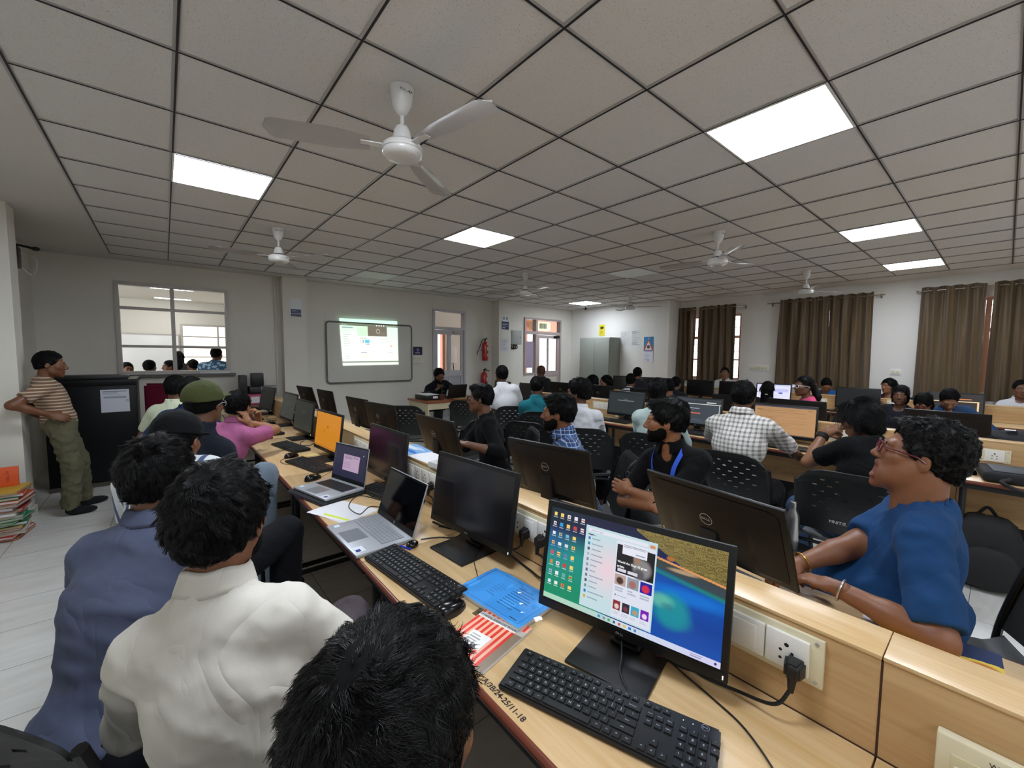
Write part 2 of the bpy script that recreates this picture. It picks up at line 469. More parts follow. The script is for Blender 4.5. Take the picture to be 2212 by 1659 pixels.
# door 2: glazed door with side light and fanlight
M_door2 = mat('pink_grey_door_paint', '#b5a6a3', rough=.45, var=.03)
mb = MB(); a, b_, c, d = DR2
for x0, x1, z0, z1 in [(a, a + .05, 1.08, d), (7.76, 7.83, 0, d), (b_ - .05, b_, 0, d), (a + .05, 7.76, d - .05, d), (7.83, b_ - .05, d - .05, d), (a + .05, 7.76, 2.17, 2.25), (7.83, b_ - .05, 2.17, 2.25)]:
    mb.box((x0, 8.26, z0), (x1, 8.40, z1), M_door2)
mb.box((a, 8.3, 0), (7.76, 8.45, 1.08), M_wall); mb.box((a + .05, 8.28, 1.08), (7.76, 8.40, 1.13), M_door2)
d2 = struct(mb.build('door_2', smooth=False))
mb = MB()
for x0, x1, z0, z1 in [(7.835, 7.93, .02, 2.16), (8.615, 8.705, .02, 2.16), (7.93, 8.615, 2.07, 2.16), (7.93, 8.615, 1.02, 1.17), (7.93, 8.615, .02, .16), (8.24, 8.29, 1.17, 2.07)]:
    mb.box((x0, 8.29, z0), (x1, 8.33, z1), M_door2)
mb.box((7.93, 8.3, .16), (8.615, 8.32, 1.02), mat('door_panel_cream', '#cfc6b4', rough=.5))
lf = mb.build('door_leaf', d2, smooth=False)
mb = MB(); mb.box((7.93, 8.305, 1.17), (8.615, 8.311, 2.07), M_glass); mb.build('pane', lf, smooth=False)
mb = MB(); mb.box((a + .05, 8.305, 1.13), (7.76, 8.311, 2.17), M_glass); mb.box((a + .05, 8.305, 2.25), (b_ - .05, 8.311, 2.57), M_glass); mb.build('pane', d2, smooth=False)
mb = MB(); mb.box((8.48, 8.23, 2.09), (8.66, 8.29, 2.15), M_dark, .004); mb.build('door_closer', d2)
# windows behind the curtains
M_wpink = mat('window_reveal_pink', '#c79c8e', rough=.6)
for k, (a, b_, c, d) in enumerate(WR):
    mb = MB(); x0, x1 = 9.80, 9.86
    for u0, u1, z0, z1 in [(a, a + .05, c, d), (b_ - .05, b_, c, d), (a + .05, b_ - .05, c, c + .05), (a + .05, b_ - .05, d - .05, d), (a + .05, b_ - .05, 2.02, 2.07), (a + .05, b_ - .05, 1.52, 1.55), ((a + b_) / 2 - .03, (a + b_) / 2 + .03, c + .05, 1.52), ((a + b_) / 2 - .03, (a + b_) / 2 + .03, 1.55, 2.02), ((a + b_) / 2 - .03, (a + b_) / 2 + .03, 2.07, d - .05)]:
        mb.box((x0, u0, z0), (x1, u1, z1), M_wpink)
    w = struct(mb.build('window_%d' % (k + 2), smooth=False))
    mb = MB(); mb.box((9.825, a + .05, c + .05), (9.831, b_ - .05, d - .05), M_glass); mb.build('pane', w, smooth=False)
    mb = MB()
    for q in range(8): mb.tube([(9.9, a, c + .1 + q * .18), (9.9, b_, c + .1 + q * .18)], .007, M_wpink, 6)
    mb.build('grille', w)
# ceiling panels
M_led = emit('led_diffuser', '#e9f2ff', PANEL_EMIT)
M_ledoff = mat('led_diffuser_off', '#e8f0e8', rough=.3)
def panel(x, y, on, label, group=None):
    t = thing('ceiling_light', label, 'ceiling light', (x, y, H), 0, group)
    mb = MB(); frame_xy(mb, .297, .012, -.012, -.0085, M_white); mb.build('frame', t, smooth=False)
    mb = MB(); mb.box((-.285, -.285, -.0105), (.285, .285, -.0085), M_led if on else M_ledoff); mb.build('diffuser', t, smooth=False)
    return t
def frame_xy(mb, h, w, z0, z1, m):
    mb.box((-h, -h, z0), (h, -h + w, z1), m); mb.box((-h, h - w, z0), (h, h, z1), m)
    mb.box((-h, -h + w, z0), (-h + w, h - w, z1), m); mb.box((h - w, -h + w, z0), (h, h - w, z1), m)
panel(2.79, .93, True, 'large bright square LED panel nearest the camera at upper right')
panel(.39, 3.93, True, 'bright square LED panel at upper left, left of the big ceiling fan')
panel(2.79, 3.93, True, 'bright diamond-looking LED panel in mid ceiling below the big fan')
panel(5.79, .93, True, 'bright LED panel at right, the larger of the two near the curtains')
panel(8.19, .93, True, 'bright LED panel at right, closest to the curtain wall')
panel(8.19, 6.93, True, 'small bright LED panel above the grey steel cupboard corner')
panel(2.79, 6.93, False, 'unlit square ceiling panel above the whiteboard')
panel(5.79, 3.93, False, 'unlit square ceiling panel in the middle of the room by the far fans')
for q in [(.39, .93), (.39, -2.07), (2.79, -2.07), (5.79, -2.07)]:
    panel(q[0], q[1], True, 'lit LED ceiling panel out of view above or behind the camera', 'ceiling panels behind the camera')
# fans
M_fan = mat('fan_white', '#dcdad6', rough=.25, coat=.3)
M_fanb = mat('fan_blade_white', '#cfcac6', rough=.22, coat=.4)
M_brown = mat('fan_band_dark', '#4a4038', rough=.4)
def fan(x, y, a0, label, drop=.31):
    t = thing('ceiling_fan', label, 'ceiling fan', (x, y, H), 0, 'ceiling fans')
    mb = MB(); mb.lathe([(.062, -.002), (.062, -.012), (.055, -.04), (.048, -.085), (.03, -.115), (.018, -.13), (.012, -.132)], M_fan, 28); c = mb.build('canopy', t)
    mb = MB(); mb.text('RONDRA', .016, M_dark, T(-.002, -.0555, -.035) @ RX(R(96)), 'CENTER', .0003); mb.build('lettering', c)
    mb = MB(); mb.tube([(0, 0, -.13), (0, 0, -drop + .11)], .011, M_fan, 12); mb.ell((0, -.012, -.125), (.004, .003, .004), M_dark); mb.ell((0, -.012, -drop + .115), (.004, .003, .004), M_dark); mb.build('downrod', t)
    z = -drop
    mb = MB(); mb.lathe([(.014, z + .115), (.03, z + .108), (.042, z + .085), (.047, z + .055), (.05, z + .042)], M_fan, 28)
    mb.lathe([(.048, z + .043), (.055, z + .038), (.058, z + .026)], M_brown, 28)
    mb.lathe([(.058, z + .028), (.085, z + .024), (.098, z + .012), (.103, z - .004), (.103, z - .012), (.099, z - .014), (.1, z - .022), (.096, z - .034), (.08, z - .045), (.045, z - .05), (0, z - .051)], M_fan, 40)
    mb.build('motor_housing', t)
    for k in range(3):
        an = a0 + k * 2 * PI / 3
        M = RZ(an) @ T(0, 0, z + .004)
        # blade: cambered, twisted plate with rounded tip
        bm = bmesh.new(); n = 22; rows = []
        for i in range(n + 1):
            u = i / n; rr = .155 + u * .465
            w = (.046 + .026 * min(1, u * 3)) if u < .9 else .072 * math.sqrt(max(0, 1 - ((u - .9) / .1) ** 2)) * .98 + .001
            row = []
            for j in range(7):
                s = j / 6 * 2 - 1
                tw = R(13) * (1 - .4 * u)
                yy = s * w; zz = .010 * (1 - s * s) + yy * math.tan(tw)
                row.append(bm.verts.new((rr, yy, zz - .004 * u)))
            rows.append(row)
        for i in range(n):
            for j in range(6): bm.faces.new((rows[i][j], rows[i + 1][j], rows[i + 1][j + 1], rows[i][j + 1]))
        r = bmesh.ops.solidify(bm, geom=bm.faces[:], thickness=.0022)
        mb = MB(); mb.bm(bm, M_fanb, M); bl = mb.build('blade', t, ang=60)
        mb = MB(); mb.box((.088, -.02, -.002), (.2, .02, .003), M_fan, .0015, M); mb.build('blade_arm', bl)
    return t
fan(.965, 2.03, R(160), 'large white three-blade ceiling fan nearest the camera', .295)
fan(.98, 5.07, R(185), 'small white ceiling fan above the pillar beside the interior window')
fan(4.57, 2.05, R(100), 'white ceiling fan at right above the checked-shirt man')
fan(4.54, 5.10, R(20), 'white ceiling fan above the two door area, mid distance')
fan(7.55, 5.16, R(60), 'white ceiling fan in front of the grey steel cupboard')
fan(7.63, 2.06, R(90), 'white ceiling fan above the middle closed curtain')
# ------------------------------------------------------------------ room and corridor seen through the glass
M_far = mat('far_room_paint', '#dedbd2', rough=.8); M_pink = mat('pink_corridor_paint', '#d99f88', rough=.8, var=.05)
mb = MB()
mb.box((-5, 14, 0), (4.1, 14.15, H), M_far); mb.box((-5.1, 8.45, 0), (-5, 14, H), M_far); mb.box((4.1, 8.45, 0), (4.2, 14, H), M_far)
mb.box((-5, 8.45, H), (4.1, 14, H + .1), M_far)
struct(mb.build('wall_far_room', smooth=False))
mb = MB(); mb.box((-5, 8.45, -.1), (14, 14, 0), mat('far_floor', '#bdb8ad', rough=.3)); struct(mb.build('floor_far_rooms', smooth=False))
t = thing('whiteboard', 'white board on the far wall of the next room, seen through the interior window', 'whiteboard', (-.55, 13.96, 1.55))
mb = MB(); mb.box((-.85, -.02, -.5), (.85, .02, .5), mat('board_white', '#eceeef', rough=.2), .01); mb.build('panel', t)
mb = MB(); frame(mb, -.87, .87, -.52, .52, .025, -.03, .02, M_alu); mb.build('frame', t, smooth=False)
M_win = emit('far_window_daylight', '#fff6ea', 1.6)
for k, (x, w) in enumerate([(1.15, .8), (2.35, .35)]):
    mb = MB(); frame(mb, x - w, x + w, 1.0, 2.35, .05, 13.9, 13.99, M_alu)
    for q in range(4): mb.box((x - w + .05, 13.92, 1.2 + q * .27), (x + w - .05, 13.94, 1.23 + q * .27), M_alu)
    mb.box((x - .02, 13.905, 1.05), (x + .02, 13.915, 2.3), M_alu)
    mb.box((x - w + .05, 13.96, 1.05), (x + w - .05, 13.985, 2.3), M_win)
    struct(mb.build('window_%d' % (k + 5), smooth=False))
for x, y in [(.18, 11.1), (.22, 13.1), (-1.6, 11.1), (2.0, 11.1)]:
    t = thing('ceiling_light', 'lit strip light on the ceiling of the next room, seen through the interior window', 'ceiling light', (x, y, H), 0, 'lights in the next room')
    mb = MB(); mb.box((-.36, -.09, -.03), (.36, .09, 0), M_white); mb.build('housing', t, smooth=False)
    mb = MB(); mb.box((-.34, -.075, -.034), (.34, .075, -.03), emit('far_led', '#ffffff', 20)); mb.build('diffuser', t, smooth=False)
# corridor beyond the two doors
mb = MB()
wall_mb(mb, 'Y', 10.8, .15, 4.2, 14, 0, 3.2, [(5.9, 6.35, 1.0, 2.3), (9.75, 11.3, .75, 2.45)], M_pink)
mb.box((13.8, 8.45, 0), (14, 10.8, 3.2), M_pink); mb.box((4.2, 8.45, 3.1), (14, 10.9, 3.2), M_far)
struct(mb.build('wall_corridor', smooth=False))
mb = MB(); mb.box((6.42, 10.74, 0), (7.6, 10.795, 2.2), M_far); mb.box((4.25, 10.74, 2.31), (8.4, 10.795, 3.09), M_far); struct(mb.build('wall_corridor_plaster', smooth=False))
t = thing('wall_cabinet', 'small pale box on the corridor wall seen through the glass door', 'cabinet', (6.62, 10.7, 1.6))
mb = MB(); mb.box((-.13, -.05, -.25), (.13, .04, .25), M_white, .01); mb.build('body', t); mb = MB(); mb.tube([(0, -.05, -.25), (.02, -.05, -.45), (-.1, -.04, -.5)], .012, M_dark); mb.build('cable', t)
t = thing('wall_unit', 'grey louvred unit above the far corridor opening, seen through the fanlight', 'air conditioner', (10.0, 10.5, 2.62))
mb = MB(); mb.box((-.35, -.12, -.16), (.45, .12, .14), mat('cream_unit', '#e0d9b8', rough=.6), .01); mb.build('body', t)
mb = MB()
for q in range(5): mb.box((-.08 + q * .07, -.13, -.1), (-.03 + q * .07, -.119, .08), mat('louvre_green', '#5d6a55', rough=.6))
mb.build('louvre', t)
t = thing('notice_paper', 'lilac notice sheet taped behind the narrow side light of the far door', 'notice', (7.58, 8.33, 1.62))
mb = MB(); mb.box((-.15, -.003, -.36), (.15, .0, .36), mat('lilac_paper', '#c7b6cf', rough=.8)); mb.build('sheet', t, smooth=False)
# ------------------------------------------------------------------ curtains
def curtain_mat():
    m, nt, b = _new('curtain_brown')
    N = nt.nodes.new; L = nt.links.new
    tc = N('ShaderNodeTexCoord'); n = N('ShaderNodeTexNoise'); n.inputs['Scale'].default_value = 500
    mp = N('ShaderNodeMapping'); mp.inputs['Scale'].default_value = (1, 1, .15)
    L(tc.outputs['Object'], mp.inputs[0]); L(mp.outputs[0], n.inputs['Vector'])
    c = _mix(nt, n.outputs['Fac'], rgb('#4c3a22'), rgb('#6a5535'))
    L(c, b.inputs['Base Color']); b.inputs['Roughness'].default_value = .55; b.inputs['Sheen Weight'].default_value = .3
    return m
M_cur = curtain_mat(); M_rod = mat('curtain_rod_steel', '#a49c90', rough=.25, metal=.9)
def curtain(y0, y1, zb, label, seed, gather=0):
    rnd = random.Random(seed)
    w = abs(y1 - y0); n = max(4, int(round(w / .165))); ph = rnd.random() * 6
    t = thing('curtain', label, 'curtain', (9.63, (y0 + y1) / 2, 0), 0, 'brown eyelet curtains')
    NU = n * 14; NV = 26; zt = 2.76
    vs = []; fs = []
    for side in (0, 1):
        for j in range(NV + 1):
            v = j / NV; z = zt + (zb - zt) * v
            for i in range(NU + 1):
                u = i / NU
                a = u * n * 2 * PI + ph
                amp = .042 * (1 + .25 * math.sin(3 * a / n + seed)) * (1 + .25 * math.sin(v * 5 + seed + u * 4))
                dx = amp * math.sin(a + .35 * math.sin(v * 4 + u * 9 + seed)) + .012 * math.sin(2.3 * a + 3 * v)
                yy = -w / 2 + w * u
                spread = 1 + .05 * v + gather * .10 * math.sin(v * PI) * (1 if u > .5 else -1)
                top = .012 * math.sin(a) if j == 0 else 0
                vs.append((dx + side * .003, yy * spread, z + top))
    K = (NV + 1) * (NU + 1)
    for j in range(NV):
        for i in range(NU):
            a, b, c, d = j * (NU + 1) + i, j * (NU + 1) + i + 1, (j + 1) * (NU + 1) + i + 1, (j + 1) * (NU + 1) + i
            fs.append((a, d, c, b)); fs.append((K + a, K + b, K + c, K + d))
    for i in range(NU):
        for r in (0, NV):
            a, b = r * (NU + 1) + i, r * (NU + 1) + i + 1
            fs.append((a, b, K + b, K + a) if r == 0 else (b, a, K + a, K + b))
    for j in range(NV):
        for c0 in (0, NU):
            a, b = j * (NU + 1) + c0, (j + 1) * (NU + 1) + c0
            fs.append((a, K + a, K + b, b) if c0 else (b, K + b, K + a, a))
    mb = MB(); mb.add(vs, fs, M_cur); mb.build('cloth', t, ang=80)
    for k in range(n * 2):
        u = (k + .5) / (n * 2)
        pts = [(math.cos(q) * .0 , 0, 0) for q in (0,)]
        yy = -w / 2 + w * u
        a = u * n * 2 * PI + ph
        x = .04 * math.sin(a)
        ring = [(x * .3 + .014 * 0, yy + .02 * math.cos(q), 2.70 + .02 * math.sin(q)) for q in [2 * PI * s / 10 for s in range(10)]]
        mb = MB(); mb.tube(ring, .0035, M_rod, 5, closed=True); mb.build('eyelet', t)
    return t
curtain(5.32, 4.80, 1.02, 'narrow brown eyelet curtain at the wall corner, leftmost of the far left pair', 1)
curtain(4.68, 3.88, 1.02, 'brown eyelet curtain just left of the bright window strip, right one of the left pair', 2)
curtain(3.04, 2.2, 1.02, 'left half of the fully closed brown curtain pair in the middle', 3, .3)
curtain(2.2, 1.58, .98, 'right half of the fully closed brown curtain pair in the middle', 4)
curtain(.97, .26, .95, 'left brown curtain of the rightmost pair, beside the thin gap of daylight', 5)
curtain(.185, -.6, .95, 'rightmost brown curtain, cut by the right edge of the picture', 6)
for k, (a, b_, lab) in enumerate([(5.15, 3.67, 'thin steel curtain rod over the far left curtain pair'), (3.25, 1.44, 'thin steel curtain rod over the middle closed curtains'), (1.02, -.9, 'thin steel curtain rod over the rightmost curtains')]):
    t = thing('curtain_rod', lab, 'curtain rod', (9.63, (a + b_) / 2, 2.70), 0, 'curtain rods')
    h = (a - b_) / 2
    mb = MB(); mb.tube([(0, -h, 0), (0, h, 0)], .0095, M_rod, 10); mb.ell((0, h, 0), (.016, .016, .016), M_rod); mb.ell((0, -h, 0), (.016, .016, .016), M_rod); mb.build('rod', t)
    for s in (-1, 1):
        mb = MB(); mb.box((.0, s * (h - .05) - .006, -.012), (.12, s * (h - .05) + .006, .002), M_rod); mb.box((.112, s * (h - .05) - .015, -.05), (.12, s * (h - .05) + .015, .03), M_rod); mb.build('bracket', t)
# ================================================================== DESKS
M_lam = wood_mat('desk_laminate', '#dcbe92', '#c8a26c', rough=.3)
M_lamd = wood_mat('divider_laminate', '#cdac7e', '#b38d5e', rough=.4, scale=.8)
M_edge = mat('red_brown_edge', '#6b3320', rough=.3, var=.1)
M_blk = mat('black_metal', '#141414', rough=.45)
M_pl = mat('black_plastic', '#101011', rough=.42, bump=.15, bscale=900)
M_plg = mat('gloss_black', '#09090a', rough=.2)
M_seam = mat('brown_seam', '#3a1c10', rough=.6)
ZD = .76
def desk_unit(L, x, wf=.55, wb=.55, th=.12):
    """double sided desk; local origin at floor, front face of divider at x=0"""
    t = empty('computer_desk', (x, 0, 0))
    mb = MB(); mb.box((-wf + .012, -L / 2 + .0015, ZD - .025), (0, L / 2 - .0015, ZD), M_lam, .002)
    mb.tube([(-wf + .0125, -L / 2 + .0015, ZD - .0125), (-wf + .0125, L / 2 - .0015, ZD - .0125)], .0126, M_edge, 12)
    mb.box((-wf + .02, -L / 2 + .01, ZD - .06), (-wf + .05, L / 2 - .01, ZD - .025), M_blk)
    mb.build('front_worktop', t)
    mb = MB(); mb.box((th, -L / 2 + .0015, ZD - .025), (th + wb - .012, L / 2 - .0015, ZD), M_lam, .002)
    mb.tube([(th + wb - .0125, -L / 2 + .0015, ZD - .0125), (th + wb - .0125, L / 2 - .0015, ZD - .0125)], .0126, M_edge, 12)
    mb.build('rear_worktop', t)
    mb = MB(); mb.box((0, -L / 2 + .002, .35), (th, L / 2 - .002, .973), M_lamd)
    mb.box((-.001, -L / 2 - .0015, ZD), (0.0, -L / 2 + .002, .97), M_seam); mb.box((-.002, -L / 2, ZD), (0.001, L / 2, ZD + .003), M_seam)
    mb.build('divider_panel', t, smooth=False)
    mb = MB(); mb.box((-.002, -L / 2 + .001, .9735), (th + .002, L / 2 - .001, .982), M_lam, .001); mb.build('cap_board', t)
    mb = MB(); mb.box((th / 2 - .01, -L / 2 + .03, .05), (th / 2 + .01, L / 2 - .03, .35), M_blk); mb.build('modesty_panel', t, smooth=False)
    for sy in (-1, 1):
        y = sy * (L / 2 - .05)
        for x0, x1, xx in ((-wf + .06, 0, -wf + .09), (th, th + wb - .06, th + wb - .09)):
            mb = MB(); mb.tube([(xx, y, ZD - .03), (xx, y, .03)], .018, M_blk, 10); mb.box((xx - .03, y - .02, 0), (xx + .03, y + .02, .03), M_blk, .004)
            mb.box((min(xx, th / 2), y - .012, .06), (max(xx, th / 2), y + .012, .085), M_blk)
            mb.build('leg', t)
    return t
rows = []
du = desk_unit(1.5, 1.12)
first = True
def put_desks(x, y0, n, L, label, ends):
    global first
    for k in range(n):
        y = y0 + L * (k + .5)
        if first: o = du; first = False
        else: o = copy_tree(du)
        o.location = (x, y, 0)
        tag(o, ends[k] if k < len(ends) else label % (k + 1), 'desk', label)
put_desks(1.12, -1.37, 5, 1.5, 'nearest row of computer desks',
    ['wooden desk section at the picture bottom, in front of the man in the blue tee', 'wooden desk section carrying the lit desktop monitor and the black keyboard',
     'wooden desk section carrying the two open laptops', 'wooden desk section carrying the monitor with the orange screen', 'farthest wooden desk section of the nearest row, by the whiteboard wall'])
o = copy_tree(du); o.location = (1.12, 6.5, 0); o.scale = (1, .48, 1)
tag(o, 'short end section of the nearest desk row, under the farthest monitors', 'desk', 'nearest row of computer desks')
put_desks(4.78, -1.3, 5, 1.5, 'middle row of computer desks',
    ['middle row desk section at right edge with the black bag and mouse', 'middle row desk section in front of the checked-shirt man', 'middle row desk section in front of the pale mint shirt person',
     'middle row desk section in front of the teal shirt person', 'farthest middle row desk section in front of the white shirt man'])
put_desks(8.4, -1.3, 5, 1.5, 'farthest row of computer desks',
    ['farthest row desk section at the right edge below the bright curtain gap', 'farthest row desk section with the dark monitor before the white wall', 'farthest row desk section behind the woman in pink',
     'farthest row desk section under the leftmost brown curtains', 'farthest row desk section beside the steel cupboard'])
# ================================================================== RASTER SCREENS
def vcol_mat(name, s, base=False, rough=.25):
    if name in MATS: return MATS[name]
    m, nt, b = _new(name)
    a = nt.nodes.new('ShaderNodeVertexColor'); a.layer_name = 'Col'
    if base: nt.links.new(a.outputs[0], b.inputs['Base Color'])
    else:
        b.inputs['Base Color'].default_value = (.01, .01, .01, 1)
        nt.links.new(a.outputs[0], b.inputs['Emission Color']); b.inputs['Emission Strength'].default_value = s
    b.inputs['Roughness'].default_value = rough
    MATS[name] = m
    return m
M_scr = vcol_mat('display_image', .72); M_print = vcol_mat('printed_image', 0, True, .35)
class Ras:
    def __init__(s, w, h, bg):
        s.w, s.h = w, h
        s.a = np.zeros((h, w, 3)); s.a[:] = rgb(bg)[:3]
        s.V, s.U = np.mgrid[0:h, 0:w]; s.U = (s.U + .5) / w; s.V = (s.V + .5) / h   # v up from bottom
    def msk(s, mk, c, al=1.):
        c = np.array(rgb(c)[:3] if isinstance(c, str) else c)
        mk = (mk * al)[..., None]
        s.a = s.a * (1 - mk) + c * mk
    def rect(s, u0, v0, u1, v1, c, al=1.):
        s.msk(((s.U >= u0) & (s.U < u1) & (s.V >= v0) & (s.V < v1)).astype(float), c, al)
    def ell(s, u, v, ru, rv, c, soft=.05, al=1.):
        d = np.sqrt(((s.U - u) / ru) ** 2 + ((s.V - v) / rv) ** 2)
        s.msk(np.clip((1 - d) / soft + .5, 0, 1), c, al)
    def grad(s, u0, v0, u1, v1, c0, c1, ax='v'):
        t = (s.V - v0) / (v1 - v0) if ax == 'v' else (s.U - u0) / (u1 - u0)
        t = np.clip(t, 0, 1)[..., None]
        col = np.array(rgb(c0)[:3]) * (1 - t) + np.array(rgb(c1)[:3]) * t
        mk = ((s.U >= u0) & (s.U < u1) & (s.V >= v0) & (s.V < v1))
        s.a[mk] = col[mk]
    def lines(s, u0, v0, u1, v1, n, c, seed=1, al=.7, fill=.45):
        r = random.Random(seed)
        for k in range(n):
            v = v1 - (v1 - v0) * (k + .5) / n; e = u0 + (u1 - u0) * (.5 + .5 * r.random())
            s.rect(u0, v - (v1 - v0) / n * fill / 2, e, v + (v1 - v0) / n * fill / 2, c, al)
def ras_mesh(name, ras, corners, m, parent, extra=None):
    """corners TL TR BR BL (3D); one mesh, one colour per cell"""
    h, w = ras.h, ras.w
    TL, TR, BR, BL = [np.array(c, float) for c in corners]
    us = np.linspace(0, 1, w + 1); vs_ = np.linspace(0, 1, h + 1)
    U, V = np.meshgrid(us, vs_)
    P = (BL[None, None] * ((1 - U) * (1 - V))[..., None] + BR * (U * (1 - V))[..., None] + TR * (U * V)[..., None] + TL * ((1 - U) * V)[..., None]).reshape(-1, 3)
    j, i = np.mgrid[0:h, 0:w]; a = (j * (w + 1) + i).ravel()
    F = np.stack([a, a + 1, a + w + 2, a + w + 1], 1)
    nv0 = len(P)
    ex_v = []; ex_f = []; ex_c = []
    for (vv, ff, cc) in (extra or []):
        k = nv0 + len(ex_v)
        ex_v += [tuple(v) for v in vv]; ex_f += [tuple(q + k for q in f) for f in ff]; ex_c += [rgb(cc)[:3]] * len(ff)
    me = bpy.data.meshes.new(name)
    me.from_pydata([tuple(p) for p in P] + ex_v, [], [tuple(f) for f in F] + ex_f)
    me.materials.append(m)
    ca = me.color_attributes.new('Col', 'FLOAT_COLOR', 'CORNER')
    cols = np.ones((len(me.loops), 4), np.float32)
    cols[:len(F) * 4, :3] = np.repeat(ras.a.reshape(-1, 3), 4, axis=0)
    k = len(F) * 4
    for f, c in zip(ex_f, ex_c):
        cols[k:k + len(f), :3] = c; k += len(f)
    ca.data.foreach_set('color', cols.ravel())
    o = bpy.data.objects.new(name, me); COL.objects.link(o)
    if parent is not None: o.parent = parent
    return o
# ================================================================== MONITORS
MW, MH = .54, .325
SM = Matrix(((0, 0, 1, 0), (1, 0, 0, 0), (0, 1, 0, 0), (0, 0, 0, 1)))     # text xy -> screen plane facing +x
SMB = Matrix(((0, 0, -1, 0), (-1, 0, 0, 0), (0, 1, 0, 0), (0, 0, 0, 1)))  # facing -x
M_mon = mat('monitor_black', '#0d0e0f', rough=.42, spec=.4, bump=.1, bscale=1200)
M_monb = mat('monitor_back_black', '#0e0e10', rough=.42, spec=.35)
M_logo = mat('logo_silver', '#b9bcc0', rough=.3, metal=.6)
DW, DH = .506, .277; DZ = .006      # active area, its centre above housing centre
def ring(mb, r0, r1, z0, z1, m, M, n=36):
    vs = []; fs = []
    for k in range(n):
        a = 2 * PI * k / n
        for r, z in ((r0, z1), (r1, z1), (r1, z0), (r0, z0)): vs.append((r * math.cos(a), r * math.sin(a), z))
    for k in range(n):
        j = (k + 1) % n
        for q in range(4): fs.append((k * 4 + q, j * 4 + q, j * 4 + (q + 1) % 4, k * 4 + (q + 1) % 4))
    mb.add(vs, fs, m, M)
def dell(mb, size, m, M):
    mb.text('D', size, m, M @ T(-size * .98, 0, 0), 'CENTER', .0002, size * .02)
    mb.text('E', size * .85, m, M @ T(-size * .3, size * .02, 0) @ RZ(R(32)), 'CENTER', .0002, size * .02)
    mb.text('LL', size, m, M @ T(size * .68, 0, 0), 'CENTER', .0002, size * .02)
def monitor_proto():
    t = empty('monitor', (0, 0, -20))
    mb = MB()
    mb.box((-.10, -.1125, 0), (.10, .1125, .010), M_pl, .004); mb.build('base', t)
    mb = MB(); mb.box((-.085, -.034, .009), (-.055, .034, .20), M_pl, .006); mb.box((-.10, -.045, .009), (-.045, .045, .02), M_pl, .005); mb.build('neck', t)
    hd = MB()
    # housing: origin at head centre, screen plane x=0
    hd.box((-.014, -MW / 2, -MH / 2), (0, MW / 2, MH / 2), M_mon, .004)
    bm = bmesh.new(); bmesh.ops.create_cube(bm, size=1)
    for v in bm.verts:
        back = v.co.x < 0
        v.co = Vector((-.045 if back else -.013, v.co.y * (MW - (.22 if back else .02)), v.co.z * (MH - (.13 if back else .02)) - (.02 if back else 0)))
    bmesh.ops.bevel(bm, geom=bm.edges[:], offset=.012, segments=3, affect='EDGES')
    hd.bm(bm, M_monb)
    hd.box((-.0005, -MW / 2 + .004, -MH / 2 + .0242), (.0012, MW / 2 - .004, -MH / 2 + .0245), M_dark)
    h = hd.build('housing', t); h.location = (-.035, 0, .218)
    lg = MB(); M = T(-.0455, 0, .045) @ SMB; ring(lg, .0225, .0245, 0, .0006, M_logo, M); dell(lg, .0135, M_logo, M)
    l = lg.build('rear_logo', h)
    lf = MB(); dell(lf, .0085, M_logo, T(.0004, -.0, -MH / 2 + .0125) @ SM); lf.build('front_logo', h)
    ld = MB(); ld.box((0, MW / 2 - .012, -MH / 2 + .009), (.0012, MW / 2 - .0095, -MH / 2 + .018), emit('power_led', '#ffffff', 1.2)); ld.build('power_light', h, smooth=False)
    st = MB(); st.box((-.0152, .155, -.128), (-.0138, .255, -.112), mat('asset_sticker', '#d9d6cc', rough=.6), 0)
    st.build('sticker', h, smooth=False)
    return t, h
mon_t, mon_h = monitor_proto()
MONP = [c for c in kids(mon_t)]
MONHP = [c for c in kids(mon_h)]
SCREENS = {}
def corners2d(dz=DZ, w=DW, h=DH, x=.0006):
    return [(x, -w / 2, dz + h / 2), (x, w / 2, dz + h / 2), (x, w / 2, dz - h / 2), (x, -w / 2, dz - h / 2)]
def stext(body, size, u, v, c, align='LEFT', bold=0., layer=.0010):
    """text at screen uv -> geometry tuple"""
    vs, fs = text_geo(body, size, align, 0, bold)
    M = T(layer, (u - .5) * DW, DZ + (v - .5) * DH) @ SM
    return ([M @ Vector(p) for p in vs], fs, c)
